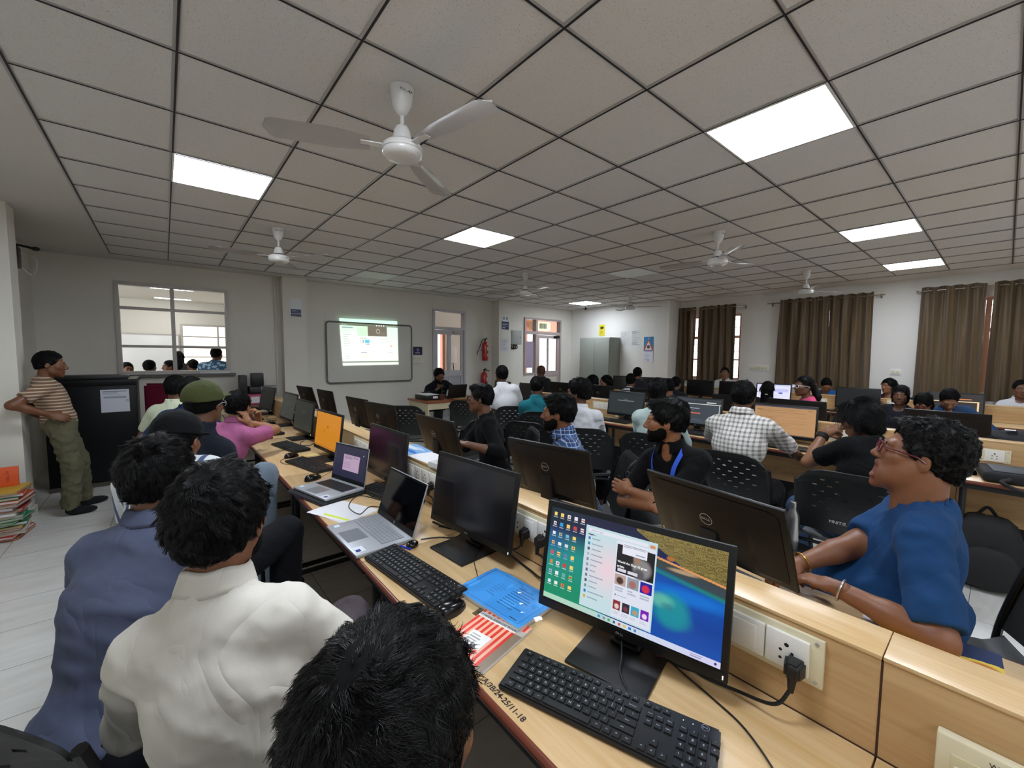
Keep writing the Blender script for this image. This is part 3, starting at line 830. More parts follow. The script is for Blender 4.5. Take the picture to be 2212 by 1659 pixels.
def make_screen(kind):
    ex = []
    if kind == 'off':
        mb = MB(); a, b, c, d = corners2d(); mb.quad(a, d, c, b, mat('panel_off', '#131014', rough=.16, spec=.6)); o = mb.build('display', None, smooth=False)
        return o
    if kind == 'off_matt':
        mb = MB(); a, b, c, d = corners2d(); mb.quad(a, d, c, b, mat('panel_off_matt', '#1b1d1c', rough=.4, spec=.5)); return mb.build('display', None, smooth=False)
    if kind == 'orange':
        r = Ras(60, 34, '#c8801a'); r.rect(0, 0, 1, .05, '#b06c14'); r.ell(.5, .62, .03, .05, '#8a5510', .3, .6); r.ell(.36, .48, .02, .03, '#8a5510', .3, .5)
        ex = [stext('Join us', .014, .47, .62, '#7a4a10'), stext('Login here', .007, .33, .47, '#7a4a10')]
        ras = r
    elif kind == 'greenish':
        r = Ras(60, 34, '#2d302b'); r.ell(.5, .62, .16, .02, '#4a4d44', .4, .7); r.lines(.38, .5, .62, .58, 2, '#3d4038', 4); ras = r
    elif kind == 'search':
        r = Ras(120, 68, '#2b3234'); r.rect(.26, .60, .74, .645, '#6d7678'); r.rect(0, .94, 1, 1, '#232a2c'); r.lines(.3, .46, .7, .5, 1, '#30383a', 3); r.rect(0, 0, 1, .04, '#20272a'); ras = r
        ex = [stext('Google', .018, .5, .70, '#7f888a', 'CENTER')]
    elif kind == 'course':
        r = Ras(160, 90, '#3a424b'); r.grad(0, .85, 1, 1, '#2c3238', '#3a4148'); r.rect(0, .79, 1, .815, '#e8efe2'); r.rect(.70, .86, .9, .885, '#dfe6e4'); r.rect(.965, 0.12, .975, .8, '#cfd6d8')
        r.lines(.2, .52, .6, .56, 1, '#8a929a', 4); r.rect(.34, .40, .58, .445, '#d9674f'); r.lines(0, .08, 1, .2, 3, '#5a6874', 4, .5, .5); ras = r
        ex = [stext('MERN Internship Task', .011, .45, .62, '#dfe6ea', 'CENTER', .0003)]
    elif kind == 'code':
        r = Ras(220, 120, '#b78d62'); r.rect(0, .955, 1, 1, '#4a4650'); r.rect(0, 0, 1, .03, '#5a4f4c')
        rr = random.Random(5)
        for k in range(26):
            v = .92 - k * .0345; u0 = .03 + .02 * rr.randint(0, 3)
            r.rect(u0, v - .006, u0 + .2 + .65 * rr.random(), v + .006, '#8f6a45', .75)
        r.rect(.03, .85, .14, .865, '#7c5e40'); r.rect(.88, .88, .94, .9, '#6d5138'); ras = r
    elif kind == 'lilac':
        r = Ras(110, 62, '#e6e6fb'); r.rect(0, .92, 1, 1, '#c8cdf2'); r.rect(0, 0, 1, .05, '#dfe0f5'); r.rect(.05, .6, .45, .8, '#b9bdf0'); r.rect(.55, .55, .95, .75, '#c6caf6'); r.ell(.72, .48, .07, .05, '#5860d8', .3); r.ell(.25, .48, .05, .04, '#7a80e0', .3); r.lines(.06, .3, .9, .42, 3, '#b5b7d8', 4); ras = r
    elif kind == 'dialog':
        r = Ras(90, 50, '#33302f'); r.rect(.0, .62, .93, .66, '#ffd9a8'); r.rect(.90, .2, .93, .66, '#ffd9a8'); r.rect(.45, .74, .8, .79, '#e58b52'); ras = r
    elif kind == 'desktop':
        r = Ras(360, 200, '#0a1740')
        U, V = r.U, r.V
        r.grad(0, 0, 1, 1.001, '#0b2a7c', '#101436')
        # left lagoon
        left = np.clip((.42 - U) / .12, 0, 1)
        tt = np.clip((.72 - V + .15 * U) / .35, 0, 1)
        r.msk(left * np.clip((.78 - V) / .25, 0, 1), '#0c8f84', .95)
        r.msk(np.clip((.30 - np.abs(U - .02) * 2.2) / .2, 0, 1) * np.clip((.9 - np.abs(V - .62) * 4) / 1, 0, 1), '#1b4f9c', .7)
        r.msk(np.clip((.45 - U) / .2, 0, 1) * np.clip((.45 - V) / .3, 0, 1), '#0a8a62', .9)
        r.msk(np.clip((.34 - U) / .3, 0, 1) * np.clip((V - .74) / .12, 0, 1), '#0c2230', .9)
        # right blue water
        r.msk((U > .62).astype(float) * np.clip((.8 - V) / .2, 0, 1), '#0a4fae', .9)
        r.msk(np.clip((U - .6) / .2, 0, 1) * np.clip((.22 - np.abs(V - .26 - .1 * (U - .7))) / .3, 0, 1), '#082f86', .7)
        r.ell(.83, .50, .2, .06, '#0d74d8', .9, .8)
        r.ell(.755, .335, .085, .15, '#178f98', .6, .95); r.ell(.70, .40, .06, .06, '#62b9a4', .8, .8); r.ell(.78, .27, .07, .08, '#12879c', .8, .7); r.ell(.735, .36, .03, .03, '#2b6f86', .9, .6)
        # forest headland, shore and reflection
        sh = .80 - .27 * (U - .63)
        n = np.clip(np.sin(U * 310 + 9 * np.sin(V * 40)) * np.sin(V * 95 + 7 * np.sin(U * 61)) * .6 + np.random.RandomState(1).rand(*U.shape) * .8, 0, 1)
        r.msk((U > .545).astype(float) * (V > sh).astype(float) * (V > .98 - .9 * (U - .545)).astype(float), '#5c5228', 1)
        r.msk((U > .545).astype(float) * (V > sh).astype(float) * (V > .98 - .9 * (U - .545)) * n, '#b9a25e', .55)
        r.msk((U > .60) * (np.abs(V - sh + .012) < .012).astype(float), '#d8955c', 1)
        r.msk((U > .64) * (V < sh - .02) * (V > sh - .10 - .2 * (U - .64) * .3).astype(float), '#3d4430', .85)
        r.msk((U > .62) * np.clip(1 - np.abs(V - (sh - .13)) / .03, 0, 1), '#1f8a62', .8)
        r.ell(.80, .71, .07, .018, '#b59a7a', .6, .9); r.ell(.735, .80, .02, .02, '#b06a2e', .5)
        # task bar
        r.grad(0, 0, 1, .055, '#a8d6b8', '#cfd0ee', 'u')
        r.grad(0.45, 0, 1, .055, '#c9dcea', '#d2cdf0', 'u')
        for k, c in enumerate(['#2f8fd8', '#8a96a8', '#4aa06a', '#4a566e', '#c85a3a', '#e0c060', '#3a7ac8', '#4a8aa8']):
            r.rect(.365 + k * .03, .014, .38 + k * .03, .042, c)
        r.lines(.86, .008, .95, .048, 2, '#7d7fa8', 7, .8); r.ell(.977, .028, .006, .011, '#1d2d60')
        # start menu
        a0, b0, a1, b1 = .245, .065, .665, .905
        r.rect(a0, b0, a1, b1, '#c3dbe2'); r.msk(((U > a0) & (U < a1) & (V > b0) & (V < b1)) * np.clip(1 - np.hypot((U - .40) / .17, (V - .5) / .33), 0, 1), '#edcfd8', 1.)
        r.rect(a0 + .015, .845, a1 - .05, .88, '#e2e4f0'); r.rect(a1 - .04, .845, a1 - .012, .875, '#d88a62')
        rr = random.Random(3)
        for k, c in enumerate(['#4a78c0', '#2a88a8', '#44506a', '#a8b4c4', '#7a8aa0', '#8a9ab0', '#5a6a90', '#6a7a90', '#45506a', '#7a8a9a', '#3a78c8', '#d8a848']):
            v = .775 - k * .055
            r.rect(a0 + .018, v - .013, a0 + .034, v + .013, c); r.rect(a0 + .045, v - .006, a0 + .08 + .06 * rr.random(), v + .006, '#7c8ca0', .8)
        r.rect(a0 + .015, .81, a0 + .05, .82, '#3a4860')
        r.rect(.44, .08, .655, .835, '#dde1ef')
        r.rect(.445, .52, .655, .80, '#181418'); r.ell(.59, .62, .05, .09, '#8c8a8c', .4, .9); r.ell(.575, .56, .03, .05, '#57555a', .5); r.ell(.56, .70, .02, .05, '#9a7a68', .6)
        r.rect(.475, .715, .615, .825, '#e6e8f4'); r.lines(.48, .785, .605, .815, 2, '#5a6478', 2, .7); r.lines(.55, .73, .6, .75, 1, '#7a8498', 2, .7)
        r.rect(.455, .535, .505, .565, '#d7d5e2'); r.rect(.515, .535, .57, .565, '#d7d5e2')
        for k, (c, c2) in enumerate([('#b8a098', '#4a3028'), ('#8d9aa2', '#a66a62'), ('#1a1f9a', '#d23048')]):
            u = .445 + k * .072
            r.rect(u, .40, u + .064, .505, c); r.ell(u + .03, .445, .02, .035, c2, .4)
            r.lines(u + .004, .335, u + .055, .385, 2, '#8a92a4', k, .6)
        for k, (c, c2) in enumerate([('#8a2a30', '#e0c8c0'), ('#2c2a34', '#7a3a48'), ('#3aa8c4', '#c09068'), ('#7a1cb0', '#e8d8f0')]):
            u = .447 + k * .052
            r.rect(u, .155, u + .043, .245, c); r.ell(u + .022, .19, .013, .024, c2, .4); r.lines(u, .11, u + .04, .14, 2, '#8a92a4', k + 5, .6)
        r.rect(.452, .29, .458, .305, '#30384c'); r.lines(.463, .288, .52, .305, 1, '#5a6478', 2)
        # desktop icons
        cols_ = ['#f0cf6a', '#f0cf6a', '#e8e8ee', '#e8e8ee', '#dddddd', '#e8e8ee', '#2f9ad0', '#f0cf6a', '#cf3a40', '#e0e0e4', '#e8e8ee', '#9ac4a0', '#7ab0d8', '#f0cf6a', '#f0cf6a', '#e8e8ee', '#d8d8e0', '#f0cf6a', '#d04a50', '#f0cf6a', '#3a8ac8', '#f0cf6a', '#c8883a', '#e8e8ee', '#d03038', '#f0cf6a', '#8ac0e0', '#e8e8ee', '#6aa8a0', '#8ad06a', '#e0e4f4', '#f0e8e0', '#e07a4a', '#f0cf6a', '#b8c4d8', '#e8e8ee']
        k = 0
        for row in range(8):
            for c_ in range(5 if row < 2 else 4):
                u = .032 + c_ * .047; v = .93 - row * .106
                c = cols_[k % len(cols_)]; k += 1
                r.rect(u - .011, v - .019, u + .011, v + .019, c)
                if k % 3 == 0: r.ell(u, v, .006, .011, '#a05040', .4)
                if k % 5 == 0: r.rect(u - .011, v - .004, u + .011, v + .004, '#c83a40')
                r.rect(u - .016, v - .038, u + .014, v - .03, '#dfe8ee', .55)
        ras = r
        ex = [stext('World Art Day: 10 great', .0084, .452, .63, '#ffffff', 'LEFT', .0002), stext('artists', .0084, .452, .585, '#ffffff', 'LEFT', .0002),
              stext('?', .022, .62, .452, '#e02a3a', 'CENTER', .0005), stext('Suggested', .0062, .262, .815, '#2c3a50', 'LEFT'), stext('Search for apps', .006, .28, .862, '#7a8498', 'LEFT'),
              stext('To see more results, please verify your', .0046, .48, .805, '#4a5468'), stext('account', .0046, .48, .787, '#4a5468'), stext('verify account', .0046, .555, .74, '#4a5468')]
    return ras_mesh('display', ras, corners2d(), M_scr, None, ex)
def monitor(x, y, yaw, tilt, kind, label, group=None, z=ZD):
    """yaw = direction the display faces, degrees"""
    t = thing('monitor', label, 'monitor', (x, y, z), R(yaw), group)
    for p in MONP:
        c = p.copy(); COL.objects.link(c); c.parent = t
        if p is mon_h:
            c.rotation_euler = (0, -R(tilt), 0)
            for q in MONHP:
                d = q.copy(); COL.objects.link(d); d.parent = c
            if kind not in SCREENS: SCREENS[kind] = make_screen(kind); s = SCREENS[kind]
            else: s = SCREENS[kind].copy(); COL.objects.link(s)
            s.parent = c
    return t
MON = [  # x, y, yaw, tilt, kind, label  (screens toward the near aisle)
 (.93, .645, 193, 10, 'desktop', 'monitor with a lit colourful desktop and open start menu, nearest the camera'),
 (.96, 1.46, 185, 9, 'off', 'black monitor with its screen off just behind the silver open laptop'),
 (1.0, 2.46, 181, 6, 'off', 'monitor with dark purplish screen behind the laptop on the black sleeve'),
 (.94, 3.45, 184, 7, 'orange', 'monitor showing an orange screen'),
 (1.0, 4.46, 184, 7, 'greenish', 'dark greenish monitor directly behind the orange one'),
 (1.06, 5.40, 183, 12, 'greenish', 'dark greenish monitor second farthest in the near row'),
 (1.03, 6.55, 187, 12, 'off_matt', 'farthest grey-dark monitor of the near row by the pink file box'),
]
for m in MON: monitor(*m, group='monitors on the near side of the nearest desks')
BACK = [
 (1.60, .665, 351, 22, 'off', 'big black monitor back with round silver logo, in front of the blue tee man'),
 (1.62, 1.56, 8, 16, 'off', 'black monitor back with logo, in front of the blue plaid shirt man'),
 (1.62, 2.74, 2, 18, 'off', 'tilted black monitor back in front of the man in black tee with glasses'),
 (1.62, 3.82, 8, 12, 'off', 'black monitor back with small logo beside the empty black chair'),
 (1.62, 4.42, 4, 12, 'off', 'black monitor back, the one standing left next to its small-logo neighbour'),
 (1.62, 5.58, 4, 10, 'off', 'narrow-looking black monitor back standing alone below the whiteboard corner'),
 (1.60, 6.45, 8, 16, 'off', 'farthest black monitor back below the pillar with the blue notice'),
]
for m in BACK: monitor(*m, group='monitors on the far side of the nearest desks')
D2F = [
 (4.56, 3.17, 182, 8, 'search', 'monitor with a dark search page and thin grey bar, middle row'),
 (4.56, 2.22, 186, 8, 'course', 'monitor with slate page, white line and small red button'),
 (4.56, 1.36, 185, 5, 'code', 'monitor with a tan page of text lines, before the checked-shirt man'),
 (4.56, 5.04, 180, 8, 'off', 'dark monitor left of the teal shirt person in the middle row'),
 (4.56, 5.78, 172, 8, 'off', 'farthest dark monitor of the middle row, right of the white shirt man'),
]
for m in D2F: monitor(*m, group='monitors on the near side of the middle desks')
D2B = [
 (5.36, 4.98, 2, 12, 'off', 'black monitor back with small logo behind the teal shirt person'),
 (5.36, 4.16, 2, 12, 'off', 'black monitor back with logo behind the white tunic person'),
 (5.36, 3.30, 3, 12, 'off', 'dark monitor back peeking over the dark search page monitor'),
 (5.36, 2.10, 2, 12, 'off', 'black monitor back between the slate page monitor and checked-shirt man'),
 (5.36, 1.46, 2, 12, 'off', 'dark monitor back peeking over the tan page monitor'),
 (5.36, .32, 358, 14, 'off', 'wide black monitor back with logo over the head of the blue tee man'),
]
for m in D2B: monitor(*m, group='monitors on the far side of the middle desks')
D3F = [
 (8.12, 5.72, 182, 5, 'off', 'black far-row monitor left of the striped shirt man, before the cupboard'),
 (8.12, 5.10, 182, 5, 'off', 'black far-row monitor right of the striped shirt man'),
 (8.12, 4.50, 178, 5, 'off', 'black far-row monitor at the left edge of the brown curtains'),
 (8.12, 3.90, 182, 5, 'off', 'black far-row monitor below the left brown curtain'),
 (8.12, 3.26, 182, 5, 'off', 'black far-row monitor below the facing boy'),
 (8.12, 2.60, 184, 5, 'lilac', 'bright lilac-white lit monitor in the far row'),
 (8.12, 1.45, 182, 5, 'off_matt', 'dark grey far-row monitor left of the long haired girl'),
 (8.12, .42, 184, 5, 'dialog', 'far-row monitor with an orange-white dialog outline'),
]
for m in D3F: monitor(*m, group='monitors of the farthest desk row')
# ================================================================== KEYBOARDS AND MICE
M_key = mat('key_black', '#17181a', rough=.5)
M_keyl = mat('key_legend', '#c9d6da', rough=.5)
M_kb = mat('keyboard_body', '#121315', rough=.4)
KW, KD = .492, .142
def key_layout():
    u = .0212; rows = []
    L = []
    def row(v, start, items):
        x = start
        for it in items:
            if isinstance(it, (int, float)): x += it * u; continue
            s, w = it
            L.append((x, v, w * u, s)); x += w * u
    x0 = -KW / 2 + .014
    row(5, x0, [('Esc', 1), .6] + [('F%d' % i, 1) for i in range(1, 5)] + [.45] + [('F%d' % i, 1) for i in range(5, 9)] + [.45] + [('F%d' % i, 1) for i in range(9, 13)] + [.35] + [('<', 1), ('-', 1), ('+', 1)])
    row(4, x0, [(c, 1) for c in '`1234567890-='] + [('Backspace', 2), .35, ('Insert', 1), ('Home', 1), ('PgUp', 1), .35, ('Num', 1), ('/', 1), ('*', 1), ('-', 1)])
    row(3, x0, [('Tab', 1.5)] + [(c, 1) for c in 'QWERTYUIOP[]'] + [('\\', 1.5), .35, ('Del', 1), ('End', 1), ('PgDn', 1), .35, ('7', 1), ('8', 1), ('9', 1), ('+', 1)])
    row(2, x0, [('Caps', 1.8)] + [(c, 1) for c in "ASDFGHJKL;'"] + [('Enter', 2.2), 3.7, ('4', 1), ('5', 1), ('6', 1)])
    row(1, x0, [('Shift', 2.3)] + [(c, 1) for c in 'ZXCVBNM,./'] + [('Shift', 2.7), 1.35, ('^', 1), 1.35, ('1', 1), ('2', 1), ('3', 1), ('Ent', 1)])
    row(0, x0, [('Ctrl', 1.25), ('Fn', 1.25), ('\u229e' if False else 'H', 1.25), ('Alt', 1.25), ('', 5.6), ('Alt', 1.25), ('Fn', 1.0), ('=', 1.0), ('Ctrl', 1.15), .35, ('<', 1), ('v', 1), ('>', 1), .35, ('0', 2), ('.', 1)])
    return L
KEYS = key_layout()
def kz(y): return .016 + (y + KD / 2) / KD * .010
def key_geo(mb, x, v, w, s, legend=True):
    u = .0212; g = .0016
    y = -KD / 2 + .016 + v * .0212 + (.004 if v == 5 else 0)
    x0, x1 = x + g, x + w - g; y0, y1 = y - u / 2 + g, y + u / 2 - g
    if v == 5: y1 = y0 + .013
    z0 = kz(y) - .002; z1 = z0 + .0052; i = .0017
    vs = [(x0, y0, z0), (x1, y0, z0), (x1, y1, z0), (x0, y1, z0), (x0 + i, y0 + i * .8, z1), (x1 - i, y0 + i * .8, z1), (x1 - i, y1 - i, z1 + .0006), (x0 + i, y1 - i, z1 + .0006)]
    mb.add(vs, [(4, 5, 6, 7), (0, 1, 5, 4), (1, 2, 6, 5), (2, 3, 7, 6), (3, 0, 4, 7)], M_key)
    if legend and s:
        sz = .0085 if len(s) == 1 else .0042
        mb.text(s, sz, M_keyl, T((x0 + x1) / 2 - .0005, (y0 + y1) / 2 + .001, z1 + .0007) @ RX(R(2.5)), 'CENTER')
def kb_body():
    mb = MB()
    bm = bmesh.new(); bmesh.ops.create_cube(bm, size=1)
    for v in bm.verts:
        y = v.co.y * KD; v.co = Vector((v.co.x * KW, y, kz(y) if v.co.z > 0 else .002))
    bmesh.ops.bevel(bm, geom=bm.edges[:], offset=.004, segments=2, affect='EDGES')
    mb.bm(bm, M_kb)
    return mb
kb_mesh = None
def keyboard(x, y, rz, label, detail=False, group='black wired keyboards', z=ZD):
    global kb_mesh
    t = thing('keyboard', label, 'keyboard', (x, y, z), R(rz), group)
    if kb_mesh is None: kb_mesh = kb_body().build('body', t).data
    else:
        o = bpy.data.objects.new('body', kb_mesh); COL.objects.link(o); o.parent = t
    if detail:
        rest = MB()
        for k, (kx, kv, kw, s) in enumerate(KEYS):
            if k < 99:
                mb = MB(); key_geo(mb, kx, kv, kw, s); mb.build('key', t, smooth=False)
            else: key_geo(rest, kx, kv, kw, s)
        if rest.v: tag(rest.build('keys', t, smooth=False), kind='stuff')
        mb = MB(); M = T(KW / 2 - .03, KD / 2 - .014, kz(KD / 2 - .014) + .0004) @ RX(R(4)); ring(mb, .0075, .0082, 0, .0003, M_logo, M); dell(mb, .0045, M_logo, M); mb.build('logo', t)
        mb = MB()
        for q in range(2): mb.ell((KW / 2 - .075 + q * .02, KD / 2 - .018, kz(KD / 2 - .018) + .0004), (.0012, .0012, .0006), emit('power_led', '#ffffff', 1.2))
        mb.build('lock_lights', t)
    else:
        if 'kbk' not in SCREENS:
            mb = MB()
            for (kx, kv, kw, s) in KEYS: key_geo(mb, kx, kv, kw, s, False)
            o = mb.build('keys', t, smooth=False); SCREENS['kbk'] = o
        else:
            o = SCREENS['kbk'].copy(); COL.objects.link(o); o.parent = t
        o['kind'] = 'stuff'
    return t
# local +y is the far edge of a keyboard, +x its right-hand side
keyboard(.757, .565, -71, 'large black keyboard nearest the camera, in front of the lit monitor', True)
keyboard(.690, 1.405, -84, 'black keyboard lying against the silver laptop and the black mouse', True)
keyboard(.80, 3.31, -78, 'black keyboard in front of the orange screen')
keyboard(.83, 4.06, -80, 'black keyboard behind the mouse with a looped cable, beyond the orange screen one')
keyboard(.83, 5.0, -84, 'dark grey keyboard by the elbow of the man in pink')
keyboard(.84, 6.2, -86, 'farthest black keyboard in the near row, under the farthest monitor')
keyboard(.99, 2.30, -80, 'black keyboard half hidden behind the raised screen of the silver laptop')
keyboard(4.40, 3.22, -90, 'keyboard before the dark search page monitor')
keyboard(4.38, 2.15, -90, 'keyboard before the slate page monitor')
keyboard(4.36, 1.26, -84, 'keyboard under the hands of the checked-shirt man')
keyboard(8.0, 1.75, -90, 'small dark keyboard on the far row near the cream socket')
def mouse(x, y, rz, label, z=ZD):
    t = thing('mouse', label, 'mouse', (x, y, z), R(rz), 'black computer mice')
    mb = MB()
    vs = []; fs = []; NU, NV = 20, 10
    for j in range(NV + 1):
        a = PI / 2 * j / NV
        for i in range(NU):
            b = 2 * PI * i / NU
            cx, cy = math.cos(b) * .060 * (abs(math.cos(b)) ** -.0), math.sin(b) * (.032 - .004 * math.cos(b))
            r = math.cos(a) ** .55 if j < NV else 0
            vs.append((cx * r, cy * r, .001 + .036 * math.sin(a) ** .9 * (1 - .22 * math.cos(b) * r)))
    for j in range(NV):
        for i in range(NU):
            k = (i + 1) % NU; fs.append((j * NU + i, j * NU + k, (j + 1) * NU + k, (j + 1) * NU + i))
    fs.append(tuple(range(NU - 1, -1, -1)))
    mb.add(vs, fs, M_plg); mb.build('shell', t)
    mb = MB(); mb.lathe([(.0, -.003), (.009, -.003), (.009, .003), (0, .003)], M_pl, 14, T(.03, 0, .0285) @ RX(PI / 2)); mb.build('scroll_wheel', t)
    mb = MB(); mb.box((.012, -.0006, .030), (.055, .0006, .0315), M_dark); mb.build('button_gap', t)
    return t
mouse(.685, 1.12, 5, 'black mouse touching the end of the second keyboard by the blue folder')
mouse(.73, 2.93, 20, 'black mouse on the desk next to the laptop on the sleeve')
mouse(.76, 3.68, 20, 'black mouse with a looped cable beside the orange screen keyboard')
mouse(.74, 4.62, 20, 'black mouse next to the dark grey keyboard by the pink shirt man')
mouse(.93, 5.55, 0, 'black mouse under the second farthest monitor')
mouse(4.5, .13, 20, 'black mouse on the desk beside the black laptop bag')
M_cab = mat('black_cable', '#0b0b0c', rough=.4)
def cable(pts, r, label, n=8, name='cable'):
    mb = MB(); o0 = Vector(pts[0]); mb.tube([p - o0 for p in bez(pts, n)], r, M_cab, 7)
    o = mb.build(name, None, loc=o0); return tag(o, label, 'cable')
z = ZD + .004
cable([(.80, .50, z + .02), (.84, .545, z + .01), (.88, .60, z + .013), (.92, .625, z + .03), (.99, .68, z + .07), (1.05, .72, z + .005), (1.09, .74, z)], .0022, 'thin keyboard cable running over the base of the lit monitor')
cable([(1.02, .66, z + .02), (1.045, .60, z), (1.04, .52, z), (1.07, .47, z), (1.09, .50, z), (1.065, .57, z)], .0045, 'thick black cable loop lying right of the lit monitor base')
cable([(1.05, .60, z), (1.02, .50, z), (1.0, .42, z), (.97, .33, z), (.90, .24, z), (.83, .20, z)], .0022, 'thin cable lying across the desk to the picture bottom')
cable([(.76, 1.17, z + .01), (.86, 1.22, z), (.93, 1.34, z + .01), (1.0, 1.40, z + .01), (1.05, 1.44, z)], .0018, 'thin cable rising from the second keyboard over the black stand')
cable([(.86, 1.66, z), (.93, 1.63, z), (.99, 1.58, z), (1.06, 1.62, z), (1.09, 1.7, z)], .003, 'thin dark cable beside the earbud case')
cable([(1.0, 1.80, z), (1.02, 1.70, z), (1.05, 1.64, z + .01), (1.09, 1.6, z), (1.0, 1.74, z)], .0055, 'thick black cable coil behind the silver laptop')
cable([(.80, 3.66, z), (.72, 3.66, z), (.66, 3.58, z), (.68, 3.45, z), (.76, 3.42, z)], .0018, 'loop of thin mouse cable in front of the orange screen')
cable([(.79, 2.96, z), (.86, 3.0, z + .01), (.88, 3.08, z + .01)], .0016, 'short thin cable from the mouse near the laptop on the sleeve')
cable([(1.0, 4.3, z), (.95, 4.22, z), (.93, 4.1, z), (.98, 4.04, z), (1.04, 4.12, z)], .0035, 'black cable loop under the dark greenish monitor')
cable([(1.03, 6.3, z), (.98, 6.1, z), (.98, 5.9, z), (1.04, 5.8, z)], .004, 'dark cables trailing below the farthest monitor')
cable([(.90, 2.2, z + .02), (.80, 2.27, z + .05), (.72, 2.2, z + .03), (.74, 2.10, z + .012), (.80, 2.12, z + .03), (.86, 2.1, z + .02)], .003, 'black cable loop hanging over the highlighted paper')
# ================================================================== LAPTOPS
M_silver = mat('laptop_silver', '#b9bcc0', rough=.35, metal=.35)
M_skey = mat('silver_key', '#a7abb0', rough=.4, metal=.2)
def laptop(x, y, rz, w, d, hs, lean, label, keys_dark, kind):
    """local +y toward hinge, +x right; screen faces -y"""
    t = thing('laptop', label, 'laptop', (x, y, ZD + (.014 if kind == 'B' else .001)), R(rz))
    mb = MB(); mb.box((-w / 2, -d / 2, .002), (w / 2, d / 2, .017), M_silver, .004); mb.build('base', t)
    mk = M_key if keys_dark else M_skey
    mb = MB(); mb.box((-w * .42, -d * .02, .0168), (w * .42, d * .40, .0174), mat('key_well', '#3c3f43' if keys_dark else '#8e9297', rough=.5))
    mb.build('keyboard_tray', t, smooth=False)
    mb = MB()
    nr, nc = 6, 15
    for j in range(nr):
        for i in range(nc):
            kx0 = -w * .41 + i * w * .82 / nc; ky0 = -d * .01 + j * d * .40 / nr
            if j == 0 and 4 <= i <= 7: continue
            mb.box((kx0 + .001, ky0 + .001, .0172), (kx0 + w * .82 / nc - .0015, ky0 + d * .40 / nr - .0015, .0192), mk)
    mb.box((-w * .41 + 4 * w * .82 / nc + .001, -d * .01 + .001, .0172), (-w * .41 + 8 * w * .82 / nc - .0015, -d * .01 + d * .4 / nr - .0015, .0192), mk)
    o = mb.build('keys', t, smooth=False); o['kind'] = 'stuff'
    mb = MB(); mb.box((-w * .2, -d * .44, .0168), (w * .14, -d * .08, .0173), mat('touchpad', '#8b8f94', rough=.3, metal=.3)); mb.build('touchpad', t, smooth=False)
    mb = MB(); mb.box((w * .30, -d * .46, .0168), (w * .44, -d * .30, .0173), mat('sticker_white', '#d9dbe2', rough=.5)); mb.box((w * .37, -d * .45, .0173), (w * .43, -d * .37, .0175), mat('sticker_blue', '#26367a', rough=.4))
    mb.box((-w * .45, -d * .40, .0168), (-w * .38, -d * .30, .0173), mat('sticker_pale', '#cfe0ea', rough=.5)); mb.build('stickers', t, smooth=False)
    M = T(0, d / 2 - .004, .016) @ RX(-R(lean))
    mb = MB(); mb.box((-w / 2, -.0, 0), (w / 2, .006, hs), M_silver, .002, M); lid = mb.build('lid', t)
    mb = MB(); mb.box((-w / 2 + .003, -.0012, .004), (w / 2 - .003, .0002, hs - .003), M_plg, 0, M); mb.build('bezel', lid, smooth=False)
    c = [M @ Vector(p) for p in [(-w / 2 + .008, -.0018, hs - .011), (w / 2 - .008, -.0018, hs - .011), (w / 2 - .008, -.0018, .03), (-w / 2 + .008, -.0018, .03)]]
    if kind == 'A':
        mb = MB(); mb.quad(c[0], c[3], c[2], c[1], mat('laptop_panel_off', '#060607', rough=.06, spec=.8)); mb.build('display', lid, smooth=False)
        mb = MB(); M2 = M @ T(0, -.0014, .016) @ RX(PI / 2); ring(mb, .0062, .0068, 0, .0003, M_logo, M2); mb.text('hp', .009, M_logo, M2, 'CENTER'); mb.build('logo', lid)
    else:
        r = Ras(120, 76, '#23223c'); r.rect(.30, .22, .80, .74, '#b59bb4'); r.lines(.33, .60, .76, .72, 3, '#806a86', 2, .8); r.lines(.33, .3, .6, .5, 4, '#8e7892', 3, .6); r.ell(.9, .8, .012, .02, '#cfd0e8', .3)
        for q in range(7): r.rect(.01, .2 + q * .09, .03, .23 + q * .09, '#5a5a80')
        ras_mesh('display', r, c, vcol_mat('display_image_dim', .7), lid)
    mb = MB(); mb.tube([M @ Vector((-w * .4, .004, 0)), M @ Vector((w * .4, .004, 0))], .005, M_silver, 8); mb.build('hinge', t)
    return t
laptop(.693, 1.855, -89, .385, .255, .245, 19, 'silver laptop with pale keys and dark mirror-like screen, nearest open laptop', False, 'A')
laptop(.735, 2.60, -76, .36, .25, .235, 10, 'silver laptop with dark keys and lilac window on navy screen, on a black sleeve', True, 'B')
t = thing('laptop_sleeve', 'black padded sleeve lying under the farther open laptop', 'laptop sleeve', (.725, 2.595, ZD), R(-76))
mb = MB(); mb.box((-.20, -.145, 0), (.20, .13, .014), mat('black_fabric', '#121214', rough=.8, bump=.3, bscale=400), .006); mb.build('pouch', t)
mb = MB(); mb.tube([(-.19, -.147, .007), (.19, -.147, .007)], .002, mat('purple_zip', '#3a1c38', rough=.5), 6); mb.build('zip', t)
